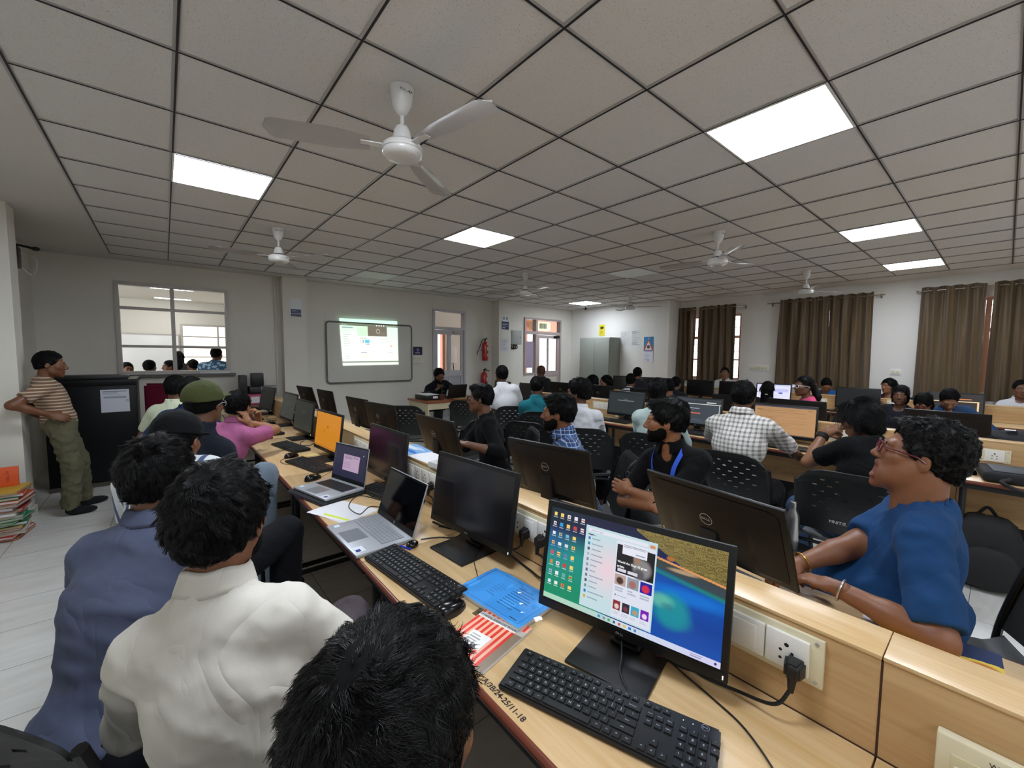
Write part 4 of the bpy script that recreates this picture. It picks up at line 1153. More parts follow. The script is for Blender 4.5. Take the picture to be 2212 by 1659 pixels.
# ================================================================== PEOPLE
F32 = np.float32
class Grid:
    def __init__(s, lo, hi, res):
        s.lo = np.array(lo, float); s.res = res
        s.n = np.maximum(np.ceil((np.array(hi, float) - s.lo) / res).astype(int) + 1, 4)
        s.ax = [(s.lo[i] + res * np.arange(s.n[i])).astype(F32) for i in range(3)]
        s.d = np.ones(s.n, F32)
    def sub(s, lo, hi):
        a = np.clip(np.floor((np.array(lo) - s.lo) / s.res).astype(int), 0, s.n - 1)
        b = np.clip(np.ceil((np.array(hi) - s.lo) / s.res).astype(int) + 1, 1, s.n)
        if (b <= a).any(): return None
        sl = tuple(slice(a[i], b[i]) for i in range(3))
        X, Y, Z = np.meshgrid(*[s.ax[i][sl[i]] for i in range(3)], indexing='ij')
        return sl, X, Y, Z
    def put(s, prim, inf=0., op='add'):
        t = prim[0]; k = prim[-1]
        if t in ('rc', 'rcc'):
            a, b, ra, rb = [np.array(q, float) for q in prim[1:5]]
            ra = ra + inf; rb = rb + inf; r = max(ra, rb)
            lo = np.minimum(a, b) - r; hi = np.maximum(a, b) + r
        elif t == 'el':
            c, rr, Rm = np.array(prim[1], float), np.array(prim[2], float) + inf, prim[3]
            m = max(rr); lo = c - m; hi = c + m
        elif t == 'tor':
            c, R0, r0, Rm, sq = np.array(prim[1], float), prim[2] + inf, prim[3], prim[4], prim[5]
            m = R0 + r0 * 3; lo = c - m; hi = c + m
        mg = k + 2.5 * s.res
        q = s.sub(lo - mg, hi + mg)
        if q is None: return
        sl, X, Y, Z = q
        if t in ('rc', 'rcc'):
            ab = b - a; L2 = float(ab @ ab) + 1e-12
            px, py, pz = X - a[0], Y - a[1], Z - a[2]
            tt = np.clip((px * ab[0] + py * ab[1] + pz * ab[2]) / L2, 0, 1)
            e = np.sqrt((px - ab[0] * tt) ** 2 + (py - ab[1] * tt) ** 2 + (pz - ab[2] * tt) ** 2) - (ra + (rb - ra) * tt)
            if t == 'rcc':
                L = math.sqrt(L2); e = np.maximum(e, ((X - b[0]) * ab[0] + (Y - b[1]) * ab[1] + (Z - b[2]) * ab[2]) / L)
        else:
            px, py, pz = X - c[0], Y - c[1], Z - c[2]
            if Rm is not None:
                Rm = np.array(Rm, float)   # columns are local axes
                qx = px * Rm[0, 0] + py * Rm[1, 0] + pz * Rm[2, 0]; qy = px * Rm[0, 1] + py * Rm[1, 1] + pz * Rm[2, 1]; qz = px * Rm[0, 2] + py * Rm[1, 2] + pz * Rm[2, 2]
            else: qx, qy, qz = px, py, pz
            if t == 'el':
                k0 = np.sqrt((qx / rr[0]) ** 2 + (qy / rr[1]) ** 2 + (qz / rr[2]) ** 2)
                k1 = np.sqrt((qx / rr[0] ** 2) ** 2 + (qy / rr[1] ** 2) ** 2 + (qz / rr[2] ** 2) ** 2) + 1e-9
                e = k0 * (k0 - 1) / k1
            else:
                e = np.sqrt((np.sqrt(qx * qx + qy * qy) - R0) ** 2 + (qz * sq) ** 2) - r0
        d = s.d[sl]
        if op == 'add':
            if k > 0:
                h = np.clip(.5 + .5 * (d - e) / k, 0, 1); s.d[sl] = d + (e - d) * h - k * h * (1 - h)
            else: s.d[sl] = np.minimum(d, e)
        else:
            e = -e
            if k > 0:
                h = np.clip(.5 - .5 * (d - e) / k, 0, 1); s.d[sl] = d + (e - d) * h + k * h * (1 - h)
            else: s.d[sl] = np.maximum(d, e)
    def plane(s, n, p, k=0.):
        """remove everything on the side n points to"""
        X, Y, Z = np.meshgrid(*s.ax, indexing='ij')
        e = (X - p[0]) * n[0] + (Y - p[1]) * n[1] + (Z - p[2]) * n[2]
        if k > 0:
            h = np.clip(.5 - .5 * (s.d - e) / k, 0, 1); s.d = s.d + (e - s.d) * h + k * h * (1 - h)
        else: s.d = np.maximum(s.d, e)
    def folds(s, amp, seed, wl=(.05, .16), aniso=(1, 1, 1), n=7, mask=None):
        rs = np.random.RandomState(seed)
        near = np.abs(s.d) < (amp * 3 + 3 * s.res)
        idx = np.nonzero(near)
        P = np.stack([s.ax[i][idx[i]] for i in range(3)], 1).astype(float) * np.array(aniso)
        w = np.stack([np.sin(P @ (rs.randn(3) * 14) + rs.rand() * 6) for _ in range(3)], 1) * .025
        P = P + w
        v = np.zeros(len(P))
        for i in range(n):
            k = rs.randn(3); k /= np.linalg.norm(k); L = wl[0] + (wl[1] - wl[0]) * rs.rand()
            q = np.sin(P @ (k * 2 * PI / L) + rs.rand() * 6)
            v += (1 - np.abs(q)) ** 2 * (L / wl[1])
        v = v / math.sqrt(n) - .22 * math.sqrt(n)
        s.d[idx] -= (v * amp * 1.5).astype(F32)
    def mesh(s):
        d = s.d; ins = d < 0
        n0, n1, n2 = d.shape
        c = ins[:-1, :-1, :-1].astype(np.int8)
        cnt = np.zeros((n0 - 1, n1 - 1, n2 - 1), np.int8)
        for i in (0, 1):
            for j in (0, 1):
                for k in (0, 1): cnt += ins[i:n0 - 1 + i, j:n1 - 1 + j, k:n2 - 1 + k]
        act = (cnt > 0) & (cnt < 8)
        I, J, K = np.nonzero(act)
        idm = -np.ones(act.shape, np.int32); idm[I, J, K] = np.arange(len(I))
        acc = np.zeros((len(I), 3)); num = np.zeros(len(I))
        corners = [(i, j, k) for i in (0, 1) for j in (0, 1) for k in (0, 1)]
        for a in range(8):
            for b in range(a + 1, 8):
                ca, cb = corners[a], corners[b]
                if sum(abs(ca[q] - cb[q]) for q in range(3)) != 1: continue
                da = d[I + ca[0], J + ca[1], K + ca[2]]; db = d[I + cb[0], J + cb[1], K + cb[2]]
                m = (da < 0) != (db < 0)
                t = np.where(m, da / np.where(m, da - db, 1), 0)
                for q in range(3): acc[:, q] += np.where(m, ca[q] + t * (cb[q] - ca[q]), 0)
                num += m
        P = (np.stack([I, J, K], 1) + acc / num[:, None]) * s.res + s.lo
        F = []
        for axis in range(3):
            a = [slice(None)] * 3; b = [slice(None)] * 3
            a[axis] = slice(0, -1); b[axis] = slice(1, None)
            A, B = ins[tuple(a)], ins[tuple(b)]
            o1, o2 = [(1, 2), (2, 0), (0, 1)][axis]
            E = np.array(np.nonzero(A != B))
            ok = (E[o1] > 0) & (E[o2] > 0) & (E[o1] < d.shape[o1] - 1) & (E[o2] < d.shape[o2] - 1)
            E = E[:, ok]
            if E.shape[1] == 0: continue
            fl = A[tuple(E)]
            def cell(p, q):
                e = E.copy(); e[o1] -= p; e[o2] -= q
                return idm[e[0], e[1], e[2]]
            q = np.stack([cell(1, 1), cell(0, 1), cell(0, 0), cell(1, 0)], 1)
            q[~fl] = q[~fl][:, ::-1]
            F.append(q)
        F = np.concatenate(F) if F else np.zeros((0, 4), int)
        F = F[(F >= 0).all(1)]
        return P, F
def smooth_mesh(P, F, it=2, lam=.5):
    E = np.concatenate([F[:, [0, 1]], F[:, [1, 2]], F[:, [2, 3]], F[:, [3, 0]]])
    E = np.concatenate([E, E[:, ::-1]])
    for _ in range(it):
        S = np.zeros_like(P); C = np.zeros(len(P))
        np.add.at(S, E[:, 0], P[E[:, 1]]); np.add.at(C, E[:, 0], 1)
        P = P + (S / np.maximum(C, 1)[:, None] - P) * lam
    return P
def np_obj(name, parts, parent, off):
    """parts: list of (P, F, material or (mats, index array))"""
    V = []; FF = []; MI = []; mats = []; k = 0
    for P, F, m in parts:
        if isinstance(m, tuple):
            ml, ix = m
        else: ml, ix = [m], np.zeros(len(F), int)
        base = []
        for q in ml:
            if q not in mats: mats.append(q)
            base.append(mats.index(q))
        V.append(P - off); FF.append(F + k); MI.append(np.array(base)[ix]); k += len(P)
    V = np.concatenate(V); FF = np.concatenate(FF); MI = np.concatenate(MI)
    me = bpy.data.meshes.new(name)
    nv = FF.shape[1]
    me.vertices.add(len(V)); me.vertices.foreach_set('co', V.astype(F32).ravel())
    me.loops.add(len(FF) * nv); me.loops.foreach_set('vertex_index', FF.astype(np.int32).ravel())
    me.polygons.add(len(FF)); me.polygons.foreach_set('loop_start', (np.arange(len(FF)) * nv).astype(np.int32))
    me.polygons.foreach_set('loop_total', np.full(len(FF), nv, np.int32))
    for m in mats: me.materials.append(m)
    me.polygons.foreach_set('material_index', MI.astype(np.int32)); me.polygons.foreach_set('use_smooth', np.ones(len(FF), bool))
    me.update(calc_edges=True); me.validate()
    o = bpy.data.objects.new(name, me); COL.objects.link(o)
    if parent is not None: o.parent = parent
    return o
def skin(col):
    n = 'skin_' + col[1:]
    if n in MATS: return MATS[n]
    m, nt, b = _new(n)
    tc = nt.nodes.new('ShaderNodeTexCoord'); no = nt.nodes.new('ShaderNodeTexNoise'); no.inputs['Scale'].default_value = 22; no.inputs['Detail'].default_value = 5
    nt.links.new(tc.outputs['Object'], no.inputs['Vector'])
    c = rgb(col)
    nt.links.new(_mix(nt, no.outputs['Fac'], tuple(v * .82 for v in c[:3]) + (1,), tuple(min(1, v * 1.16) for v in c[:3]) + (1,)), b.inputs['Base Color'])
    b.inputs['Roughness'].default_value = .48; b.inputs['Subsurface Weight'].default_value = .12; b.inputs['Subsurface Radius'].default_value = (.01, .004, .002); b.inputs['Subsurface Scale'].default_value = .3
    bp = nt.nodes.new('ShaderNodeBump'); n2 = nt.nodes.new('ShaderNodeTexNoise'); n2.inputs['Scale'].default_value = 380
    nt.links.new(tc.outputs['Object'], n2.inputs['Vector']); nt.links.new(n2.outputs['Fac'], bp.inputs['Height']); bp.inputs['Strength'].default_value = .12; bp.inputs['Distance'].default_value = .002
    nt.links.new(bp.outputs[0], b.inputs['Normal'])
    MATS[n] = m
    return m
def cloth(name, col, **k):
    return mat(name, col, rough=k.pop('rough', .9), bump=k.pop('bump', .12), bscale=900, sheen=.02, spec=.2, crease=k.pop('crease', .28), **k)
M_hair = mat('hair_black', (.0016, .0014, .0014), rough=.33, spec=.30)
M_hairu = mat('hair_black_under', (.0016, .0014, .0014), rough=.75, spec=.12)
M_hairg = mat('hair_black_greying', (.0055, .005, .0048), rough=.36, spec=.5)
M_hairb = mat('hair_hennaed', '#5c3826', rough=.5)
M_lip = {}
def vec(*a): return np.array(a, float)
def unit(v): v = np.array(v, float); return v / (np.linalg.norm(v) + 1e-12)
def euler_m(yaw, pitch=0., roll=0.):
    """columns: right, forward, up. yaw = facing angle from +X ccw (deg), pitch up positive"""
    y, p, r = R(yaw), R(pitch), R(roll)
    f = vec(math.cos(y) * math.cos(p), math.sin(y) * math.cos(p), math.sin(p))
    rt = vec(math.sin(y), -math.cos(y), 0); u = np.cross(rt, f)
    rt2 = rt * math.cos(r) + u * math.sin(r); u2 = np.cross(rt2, f)
    return np.stack([rt2, f, u2], 1)
def head_prims(b=0., sex='m', mouth=0.):
    w = 1. if sex == 'm' else .94
    add = [('el', (0, -.018, .035), (.075 * w, .095, .083), None, 0.), ('el', (0, .032, -.022), (.060 * w, .060, .080), None, .03),
           ('el', (0, .040, -.072 - mouth * .012), (.047 * w, .047, .040), None, .025), ('rc', (0, .074, -.098 - mouth * .016), (0, .070, -.092 - mouth * .016), .019, .018, .02),
           ('rc', (-.045 * w, .052, -.018), (-.035 * w, .062, -.022), .021, .020, .02), ('rc', (.045 * w, .052, -.018), (.035 * w, .062, -.022), .021, .020, .02),
           ('rc', (-.045 * w, .012, -.062), (-.052 * w, -.004, -.04), .022, .02, .03), ('rc', (.045 * w, .012, -.062), (.052 * w, -.004, -.04), .022, .02, .03),
           ('rc', (-.034, .080, .024), (.034, .080, .024), .012, .012, .016),
           ('rc', (0, .089, .012), (0, .108, -.028), .0075, .0125, .010), ('rc', (-.010, .100, -.033), (-.012, .094, -.034), .0085, .007, .007), ('rc', (.010, .100, -.033), (.012, .094, -.034), .0085, .007, .007)]
    sub = [('rc', (-.030, .102, .006), (-.034, .100, .006), .015, .013, .012), ('rc', (.030, .102, .006), (.034, .100, .006), .015, .013, .012)]
    add2 = [('el', (-.031, .080, .005), (.0145, .0125, .0125), None, .003), ('el', (.031, .080, .005), (.0145, .0125, .0125), None, .003),
            ('rc', (-.018, .090, -.058), (.018, .090, -.058), .0062, .0062, .006), ('rc', (-.014, .090, -.0685 - mouth * .02), (.014, .090, -.0685 - mouth * .02), .007, .007, .006)]
    for s in (-1, 1):
        M = np.array(Matrix.Rotation(R(12 * s), 3, 'Z') @ Matrix.Rotation(R(-12), 3, 'X'))
        add2.append(('el', (s * .076 * w, -.010, -.004), (.009, .018, .031), M, .006))
    sub2 = [('el', (s * .086 * w, -.006, .0), (.006, .009, .017), None, .004) for s in (-1, 1)]
    if mouth: sub2.append(('el', (0, .092, -.064 - mouth * .008), (.015, .02, .0035 + mouth * .010), None, .003))
    return add, sub, add2, sub2
def hair_grid(style, res, seed, sex='m', thick=.016, grey=False):
    """returns P,F of the hair cap in head space"""
    g = Grid((-.15, -.19 if style != 'long' else -.22, -.13 if style not in ('long', 'bob') else -.42), (.15, .16, .19), res)
    w = 1. if sex == 'm' else .95
    t = thick
    g.put(('el', (0, -.018, .037), (.076 * w + t * .55, .096 + t * .7, .084 + t), None, 0.))
    if style in ('short', 'quiff', 'curly'):
        g.put(('el', (0, -.052, -.020), (.066 * w, .058, .068), None, .02))
        if style == 'quiff': g.put(('el', (0, .052, .098), (.056, .046, .026), None, .022)); g.put(('el', (0, -.03, .108), (.064, .07, .018), None, .03))
        if style == 'curly': g.put(('el', (0, -.04, .07), (.088, .094, .078), None, .03)); g.put(('el', (0, .06, .095), (.055, .035, .03), None, .03)); g.put(('el', (0, -.085, .0), (.072, .045, .07), None, .03))
    elif style == 'bob':
        g.put(('el', (0, -.05, -.05), (.082, .065, .085), None, .03)); g.put(('rc', (-.062, .0, .0), (-.066, .01, -.07), .025, .018, .02)); g.put(('rc', (.062, .0, .0), (.066, .01, -.07), .025, .018, .02))
    elif style == 'long':
        g.put(('rc', (0, -.075, .0), (0, -.105, -.20), .066, .055, .04)); g.put(('rc', (0, -.105, -.18), (0, -.11, -.36), .055, .03, .04))
        g.put(('rc', (-.06, -.02, .02), (-.072, -.03, -.16), .025, .02, .02)); g.put(('rc', (.06, -.02, .02), (.072, -.03, -.16), .025, .02, .02))
    elif style in ('pony', 'bun'):
        g.put(('el', (0, -.06, .0), (.068, .052, .07), None, .03))
        if style == 'bun': g.put(('el', (0, -.12, .0), (.04, .035, .04), None, .01))
    # hairline: cut the face away, then the ears and the nape
    if style != 'long' and style != 'bob':
        g.plane(unit((0, .90, -.44)), (0, .062, .060 if style != 'quiff' else .055), .006)
        g.plane(unit((0, .25, -1)), (0, -.02, -.032), .006)
        for s in (-1, 1): g.put(('rc', (s * .075, .03, -.02), (s * .11, .005, -.02), .022, .026, .006), 0, 'sub')
    else:
        g.put(('el', (0, .11, -.03), (.060, .085, .105), None, .01), 0, 'sub')
        g.plane(unit((0, .95, -.3)), (0, .088, .045), .006)
        for s in (-1, 1): g.put(('el', (s * .085, .03, -.03), (.02, .028, .03), None, .01), 0, 'sub')
    g.folds(.004 if style != 'curly' else .007, seed, (.014, .04) if style in ('curly',) else (.02, .05), (1, .5, 1), 8)
    return g.mesh()
def strands(P, F, count, length, seed, wid=.0007, flow='crown', curl=0., face_y=.0, lift=.35, lock=45, clump=.75):
    """thin three-sided tapered hairs rooted on a surface; returns P,F(quads)"""
    rs = np.random.RandomState(seed)
    A, B, C = P[F[:, 0]], P[F[:, 1]], P[F[:, 2]]
    n = np.cross(B - A, P[F[:, 3]] - A); ar = np.linalg.norm(n, axis=1) + 1e-12; n = n / ar[:, None]
    cen = P[F].mean(1)
    out = cen - vec(0, -.018, .03)
    n = np.where(((n * out).sum(1) < 0)[:, None], -n, n)
    p = ar.copy(); p[cen[:, 2] < -.10] *= .3; p /= p.sum()
    k = rs.choice(len(F), count, p=p)
    uv = rs.rand(count, 2)[:, :, None]
    root = (P[F[k, 0]] * (1 - uv[:, 0]) + P[F[k, 1]] * uv[:, 0]) * (1 - uv[:, 1]) + (P[F[k, 3]] * (1 - uv[:, 0]) + P[F[k, 2]] * uv[:, 0]) * uv[:, 1]
    N = n[k]
    crown = vec(.008, -.075, .105)
    if flow == 'crown': dirv = root - crown; dirv[:, 2] -= .02
    elif flow == 'down': dirv = np.tile(vec(0, -.25, -1.), (count, 1)) + (root - crown) * 2.
    elif flow == 'side': dirv = np.tile(vec(.8, .35, -.1), (count, 1)) + (root - crown) * 3
    low = np.clip((.03 - root[:, 2]) / .08, 0, 1)[:, None]
    dirv = dirv / (np.linalg.norm(dirv, axis=1)[:, None] + 1e-9)
    if flow == 'crown':
        rr_ = np.linalg.norm(root - crown, axis=1)[:, None]; dirv += np.cross(N, dirv) * 1.6 * np.clip(1 - rr_ / .07, 0, 1)
    dirv = dirv * (1 - low) + vec(0, -.15, -1.) * low
    # clumps: neighbouring hairs lean the same way
    ph = np.stack([np.sin(root @ (rs.randn(3) * 60) + rs.rand() * 6) for _ in range(3)], 1)
    dirv = dirv + ph * ((.30 if flow != 'down' else .14) + curl) + rs.randn(count, 3) * ((.10 if flow != 'down' else .04) + curl * .35)
    dirv -= N * (dirv * N).sum(1)[:, None]
    dirv /= np.linalg.norm(dirv, axis=1)[:, None] + 1e-9
    L = length * (.55 + .7 * rs.rand(count)) * (1 - .6 * low[:, 0])
    dc = np.clip(np.linalg.norm((root - crown) * vec(1, 1, .6), axis=1) / .04, .45, 1)
    lf = lift * (.55 + .6 * rs.rand(count)) * (1 - .6 * low[:, 0]) * dc
    side = np.cross(N, dirv)
    S = 5; V = np.zeros((count, S, 3, 3))
    cp = rs.rand(count) * 6
    # locks: hairs close to one guide bend towards it
    M = max(20, count // lock); gi = rs.choice(count, M, replace=False); near = np.zeros(count, int)
    gr = root[gi]
    for a in range(0, count, 4000):
        near[a:a + 4000] = ((root[a:a + 4000, None] - gr[None]) ** 2).sum(2).argmin(1)
    gk = gi[near]; dg = root - root[gk]
    for s in range(S):
        t = s / (S - 1)
        c = root - N * .0015 + dirv * (L * t)[:, None] + N * (L * lf * (t - .75 * t * t))[:, None] + side * (np.sin(t * 3 + cp) * L * (.10 + curl * .35))[:, None]
        if s == 0: own0 = c
        q = min(1, t * 1.3) * clump
        c = c * (1 - q) + (c[gk] + dg * (1 - .75 * t)) * q
        w = wid * (1 - .75 * t)
        for q in range(3):
            a = 2 * PI * q / 3
            V[:, s, q] = c + (N * math.sin(a) + side * math.cos(a)) * w
    base = (np.arange(count) * S * 3)[:, None]
    fs = []
    for s in range(S - 1):
        for q in range(3):
            j = (q + 1) % 3
            fs.append(np.concatenate([base + s * 3 + q, base + s * 3 + j, base + (s + 1) * 3 + j, base + (s + 1) * 3 + q], 1))
    return V.reshape(-1, 3), np.concatenate(fs)
def hand_grid(res, curl=.45, side=1, spread=.012, fist=False):
    """hand in its own frame: +y fingers, +z back of hand, thumb on x = -side... palm centred near (0,.045,0)"""
    g = Grid((-.08, -.05, -.09), (.08, .20, .05), res)
    g.put(('rc', (0, -.03, 0), (0, .02, 0), .024, .025, 0.))
    g.put(('el', (0, .050, 0), (.040, .050, .0155), None, .015))
    Ls = (.066, .076, .071, .056)
    for i in range(4):
        x = side * (-.030 + i * .020); a0 = curl * (1.35 if fist else .6)
        p = vec(x, .086 - abs(i - 1.3) * .004, 0); ang = -a0
        L = Ls[i]
        for sg, (fr, r0, r1) in enumerate(((.45, .0098, .0090), (.30, .0090, .0082), (.25, .0082, .0068))):
            q = p + vec((i - 1.5) * side * spread * .3 * fr, math.cos(ang), math.sin(ang)) * L * fr
            g.put(('rc', p, q, r0, r1, .004)); p = q; ang -= curl * (1.5 if fist else .9)
    tx = -side
    a = vec(tx * .024, .018, -.006); b = vec(tx * .048, .050, -.016 - curl * .012); c = vec(tx * (.050 - .02 * curl), .078, -.024 - curl * .022)
    g.put(('rc', a, b, .015, .0115, .012)); g.put(('rc', b, c, .0112, .0085, .004))
    return g.mesh()
def ik(sh, wr, l1, l2, pole):
    d = wr - sh; L = np.linalg.norm(d); L = min(L, (l1 + l2) * .995); u = unit(d)
    wr = sh + u * L
    a = (l1 * l1 - l2 * l2 + L * L) / (2 * L); h = math.sqrt(max(l1 * l1 - a * a, 0))
    p = np.array(pole, float); p = p - u * (p @ u)
    return sh + u * a + unit(p) * h, wr
EYE_W = mat('eye_white', '#d8d2c8', rough=.25); EYE_D = mat('eye_iris', '#120b08', rough=.15)
def person(label, hip, head, byaw, hyaw, hpitch=0., hroll=0., skinc='#8a5a3c', shirt=None, sleeve='short', trousers=None, hair='short', hairm=None, res=.014, hres=.006,
           armL=None, armR=None, S=1., belly=0., sex='m', beard=0., strand=0, slen=.03, flow='crown', stand=None, legs=True, collar=True, seed=1, foldamp=.004, group=None,
           mouth=0., neckdz=0., thick=.016, curl=0., clump=.75, lock=45, fat=0., hem=.075, slv=.68, eyes=False, shoe=None, kneeL=None, kneeR=None, lift=.35, fingers=.45, cut=None, hunch=0.):
    """hip, head: world points (hip centre, head centre). arms: dict(w=(f,s,z) wrist from the hip point in the body frame, pole=(f,s,z), dir=.., n=..)"""
    hip = vec(*hip); hd = vec(*head)
    B = euler_m(byaw); rt, fw = B[:, 0], B[:, 1]; up = vec(0, 0, 1)
    Hm = euler_m(hyaw, hpitch, hroll)
    loc = lambda f, s, z: hip + fw * f + rt * s + up * z
    off = vec(hip[0], hip[1], 0)
    neck = hd + Hm @ vec(0, -.030, -.075) + vec(0, 0, -.085 + neckdz) - fw * .012
    ax = unit(neck - hip)
    root = thing('person', label, 'person', tuple(off), 0, group)
    msk = skin(skinc)
    # torso frame follows the lean of the spine
    tr = unit(np.cross(fw, ax)); tf = unit(np.cross(ax, tr)); TB = np.stack([tr, tf, ax], 1)
    tl = np.linalg.norm(neck - hip)
    C = lambda t, f=0., s=0.: hip + ax * tl * t + tf * f + tr * s
    sw = .165 * S if sex == 'm' else .145 * S
    shL = C(.885, 0., -sw) ; shR = C(.885, 0., sw)
    G_ = 1. * S
    torso = [('el', C(.04), (.160 * G_, .120 * G_, .115), TB, 0.), ('el', C(.30, .012 + belly * .5), (.138 * G_ + belly * .4, .102 * G_ + belly, .15), TB, .06),
             ('el', C(.66, .0 - hunch * .3), (.162 * G_, .112 * G_, .165), TB, .06),
             ('rc', C(.90, -.008, -sw * .82), C(.90, -.008, sw * .82), .056 * G_, .056 * G_, .05), ('rc', C(.92, -.01, -sw * .4), C(.99, -.01, 0), .05, .055, .04), ('rc', C(.92, -.01, sw * .4), C(.99, -.01, 0), .05, .055, .04)]
    if sex == 'f': torso += [('el', C(.62, .08, -.06), (.055, .05, .055), TB, .03), ('el', C(.62, .08, .06), (.055, .05, .055), TB, .03)]
    arms = []; hands = []
    for side, a, sh in ((-1, armL, shL), (1, armR, shR)):
        if a is None: a = dict(w=(.30, side * .12, .13), pole=(-.3, side * 1., -.6))
        if a == 'none': continue
        w = a['W'] if 'W' in a else loc(*a['w'])
        w = vec(*w)
        pl = a.get('pole', (-.3, side * 1., -.6)); pl = fw * pl[0] + rt * pl[1] + up * pl[2]
        el, w = ik(sh, w, .285 * (S * .2 + .8), .25 * (S * .2 + .8), pl)
        arms.append((sh, el, w, side))
        fd = a['dir'] if 'dir' in a else None
        fdir = unit(fw * fd[0] + rt * fd[1] + up * fd[2]) if fd is not None else unit(w - el)
        nn = a.get('n', (0, 0, 1)); nn = fw * nn[0] + rt * nn[1] + up * nn[2]
        nn = unit(nn - fdir * (nn @ fdir))
        hands.append((w, fdir, nn, side, a.get('curl', fingers), a.get('fist', False)))
    armp = []
    for sh, el, w, side in arms:
        armp += [('rc', sh, el, .050 * G_, .041 * G_, .03), ('rc', el, el + (w - el) * .45, .041 * G_, .036 * G_, .02), ('rc', el + (w - el) * .4, w, .037 * G_, .027, .02)]
    legp = []; feet = []; trp = []
    if legs:
        for side, kn in ((-1, kneeL), (1, kneeR)):
            hj = hip + rt * side * .085 * S + up * (-.01)
            if stand is None:
                kp = loc(*kn) if kn is not None else hj + fw * .42 + rt * side * .06 + up * .0
                if hip[2] - .07 < .3: pass
                an = vec(kp[0], kp[1], .09) - fw * .05
                ft = fw
            else:
                kp = vec(*stand[0 if side < 0 else 1][0]); an = vec(*stand[0 if side < 0 else 1][1]); ft = unit(vec(*stand[0 if side < 0 else 1][2]))
            legp += [('rc', hj, kp, .080 * G_, .056 * G_, .03), ('rc', kp, kp + (an - kp) * .4, .054 * G_, .050 * G_, .012), ('rc', kp + (an - kp) * .4, an, .053 * G_, .036, .03)]
            trp += [('rc', hj, kp, .090 * G_, .070 * G_, .05), ('rcc', kp, an + (an - kp) * .03, .068 * G_, .056, .02)]
            feet += [('rc', an + vec(0, 0, -.02), vec(an[0], an[1], .045) + ft * .02, .035, .038, .02), ('el', vec(an[0], an[1], .036) + ft * .075, (.043, .105, .032), np.stack([unit(np.cross(ft, up)), ft, up], 1), .02)]
    # ---- body
    allp = torso + armp + legp
    pts = [hip] + [p[1] for p in allp] + [p[2] for p in allp if p[0] == 'rc'] + ([p[1] for p in feet if p[0] == 'el'])
    pts = np.array(pts); lo = pts.min(0) - .2; hi = pts.max(0) + .2; lo[2] = max(lo[2], -.02)
    hi[2] = min(hi[2], max(neck[2] + .1, pts[:, 2].max() + .12))
    g = Grid(lo, hi, res)
    for p in torso[:1] + torso[1:]: g.put(p)
    for p in armp + legp + feet: g.put(p)
    P, F = g.mesh(); P = smooth_mesh(P, F, 1)
    hz = hd + Hm @ vec(0, 0, -.115)
    # drop the coarse shell where the fine head and hands take over
    cen = P[F].mean(1)
    keep = np.ones(len(F), bool)
    for w, fd, nn, side, c_, fi in hands: keep &= ~(np.linalg.norm(cen - (w + fd * .05), axis=1) < .045)
    F = F[keep]
    parts = [(P, F, msk)]
    hp = head_prims(0, sex, mouth)
    nl = Hm.T @ (neck - hd)
    g = Grid((-.11, -.17, -.25), (.11, .15, .135), hres)
    for p in hp[0]: g.put(p)
    for p in hp[1]: g.put(p, 0, 'sub')
    for p in hp[2]: g.put(p)
    for p in hp[3]: g.put(p, 0, 'sub')
    g.put(('rc', (0, -.030, -.05), nl + vec(0, 0, -.05), .052 if sex == 'm' else .043, .058 * min(S, 1.15) if sex == 'm' else .048, .022))
    if fat: g.put(('el', (0, .030, -.085), (.062, .058, .046), None, .03)); g.put(('el', (0, -.050, -.075), (.064, .048, .055), None, .03)); g.put(('rc', (0, -.02, -.06), nl + vec(0, 0, -.03), .066, .074, .03)); g.put(('el', (0, .020, -.05), (.068, .052, .048), None, .02))
    P, F = g.mesh()
    cen = P[F].mean(1)
    lip = (np.abs(cen[:, 0]) < .026) & (cen[:, 1] > .084) & (cen[:, 2] < -.052) & (cen[:, 2] > -.078 - mouth * .02)
    lipm = mat('lips_' + skinc[1:], tuple(min(1, c * f) for c, f in zip(rgb(skinc)[:3], (.75, .5, .55))), rough=.4)
    ix = lip.astype(int)
    parts.append((hd + P @ Hm.T, F, ([msk, lipm], ix)))
    for w, fd, nn, side, c_, fi in hands:
        P, F = hand_grid(.0045 if hres < .006 else .0065, c_, side, fist=fi)
        Mh = np.stack([np.cross(fd, nn), fd, nn], 1)
        parts.append((w + (P * 1.0) @ Mh.T, F, msk))
    np_obj('body', parts, root, off)
    # ---- hair
    if hair != 'none':
        hm = hairm or M_hair
        hg = [hair_grid(hair, hres if hres > .005 else .005, seed, sex, thick)]
        P, F = hg[0]
        if not strand: strand = 1400; slen = .03; lift = .12
        if hair in ('long', 'bob') and strand < 5000: flow = 'down'; slen = .08; lift = .05
        hpP = [(hd + P @ Hm.T, F, M_hairu if hm is not M_hairb else hm)]
        if strand:
            SP, SF = strands(P, F, strand, slen, seed + 7, .00075 if strand > 4000 else .0016, flow, curl, lift=lift, lock=lock, clump=clump)
            hpP.append((hd + SP @ Hm.T, SF, hm))
        # eyebrows
        g = Grid((-.06, .06, .0), (.06, .11, .05), .004)
        for s in (-1, 1): g.put(('rc', (s * .015, .0925, .021), (s * .034, .0905, .026), .0035, .0035, 0)); g.put(('rc', (s * .034, .0905, .026), (s * .048, .079, .021), .0035, .0025, 0))
        P, F = g.mesh(); hpP.append((hd + P @ Hm.T, F, hm))
        np_obj('hair', hpP, root, off)
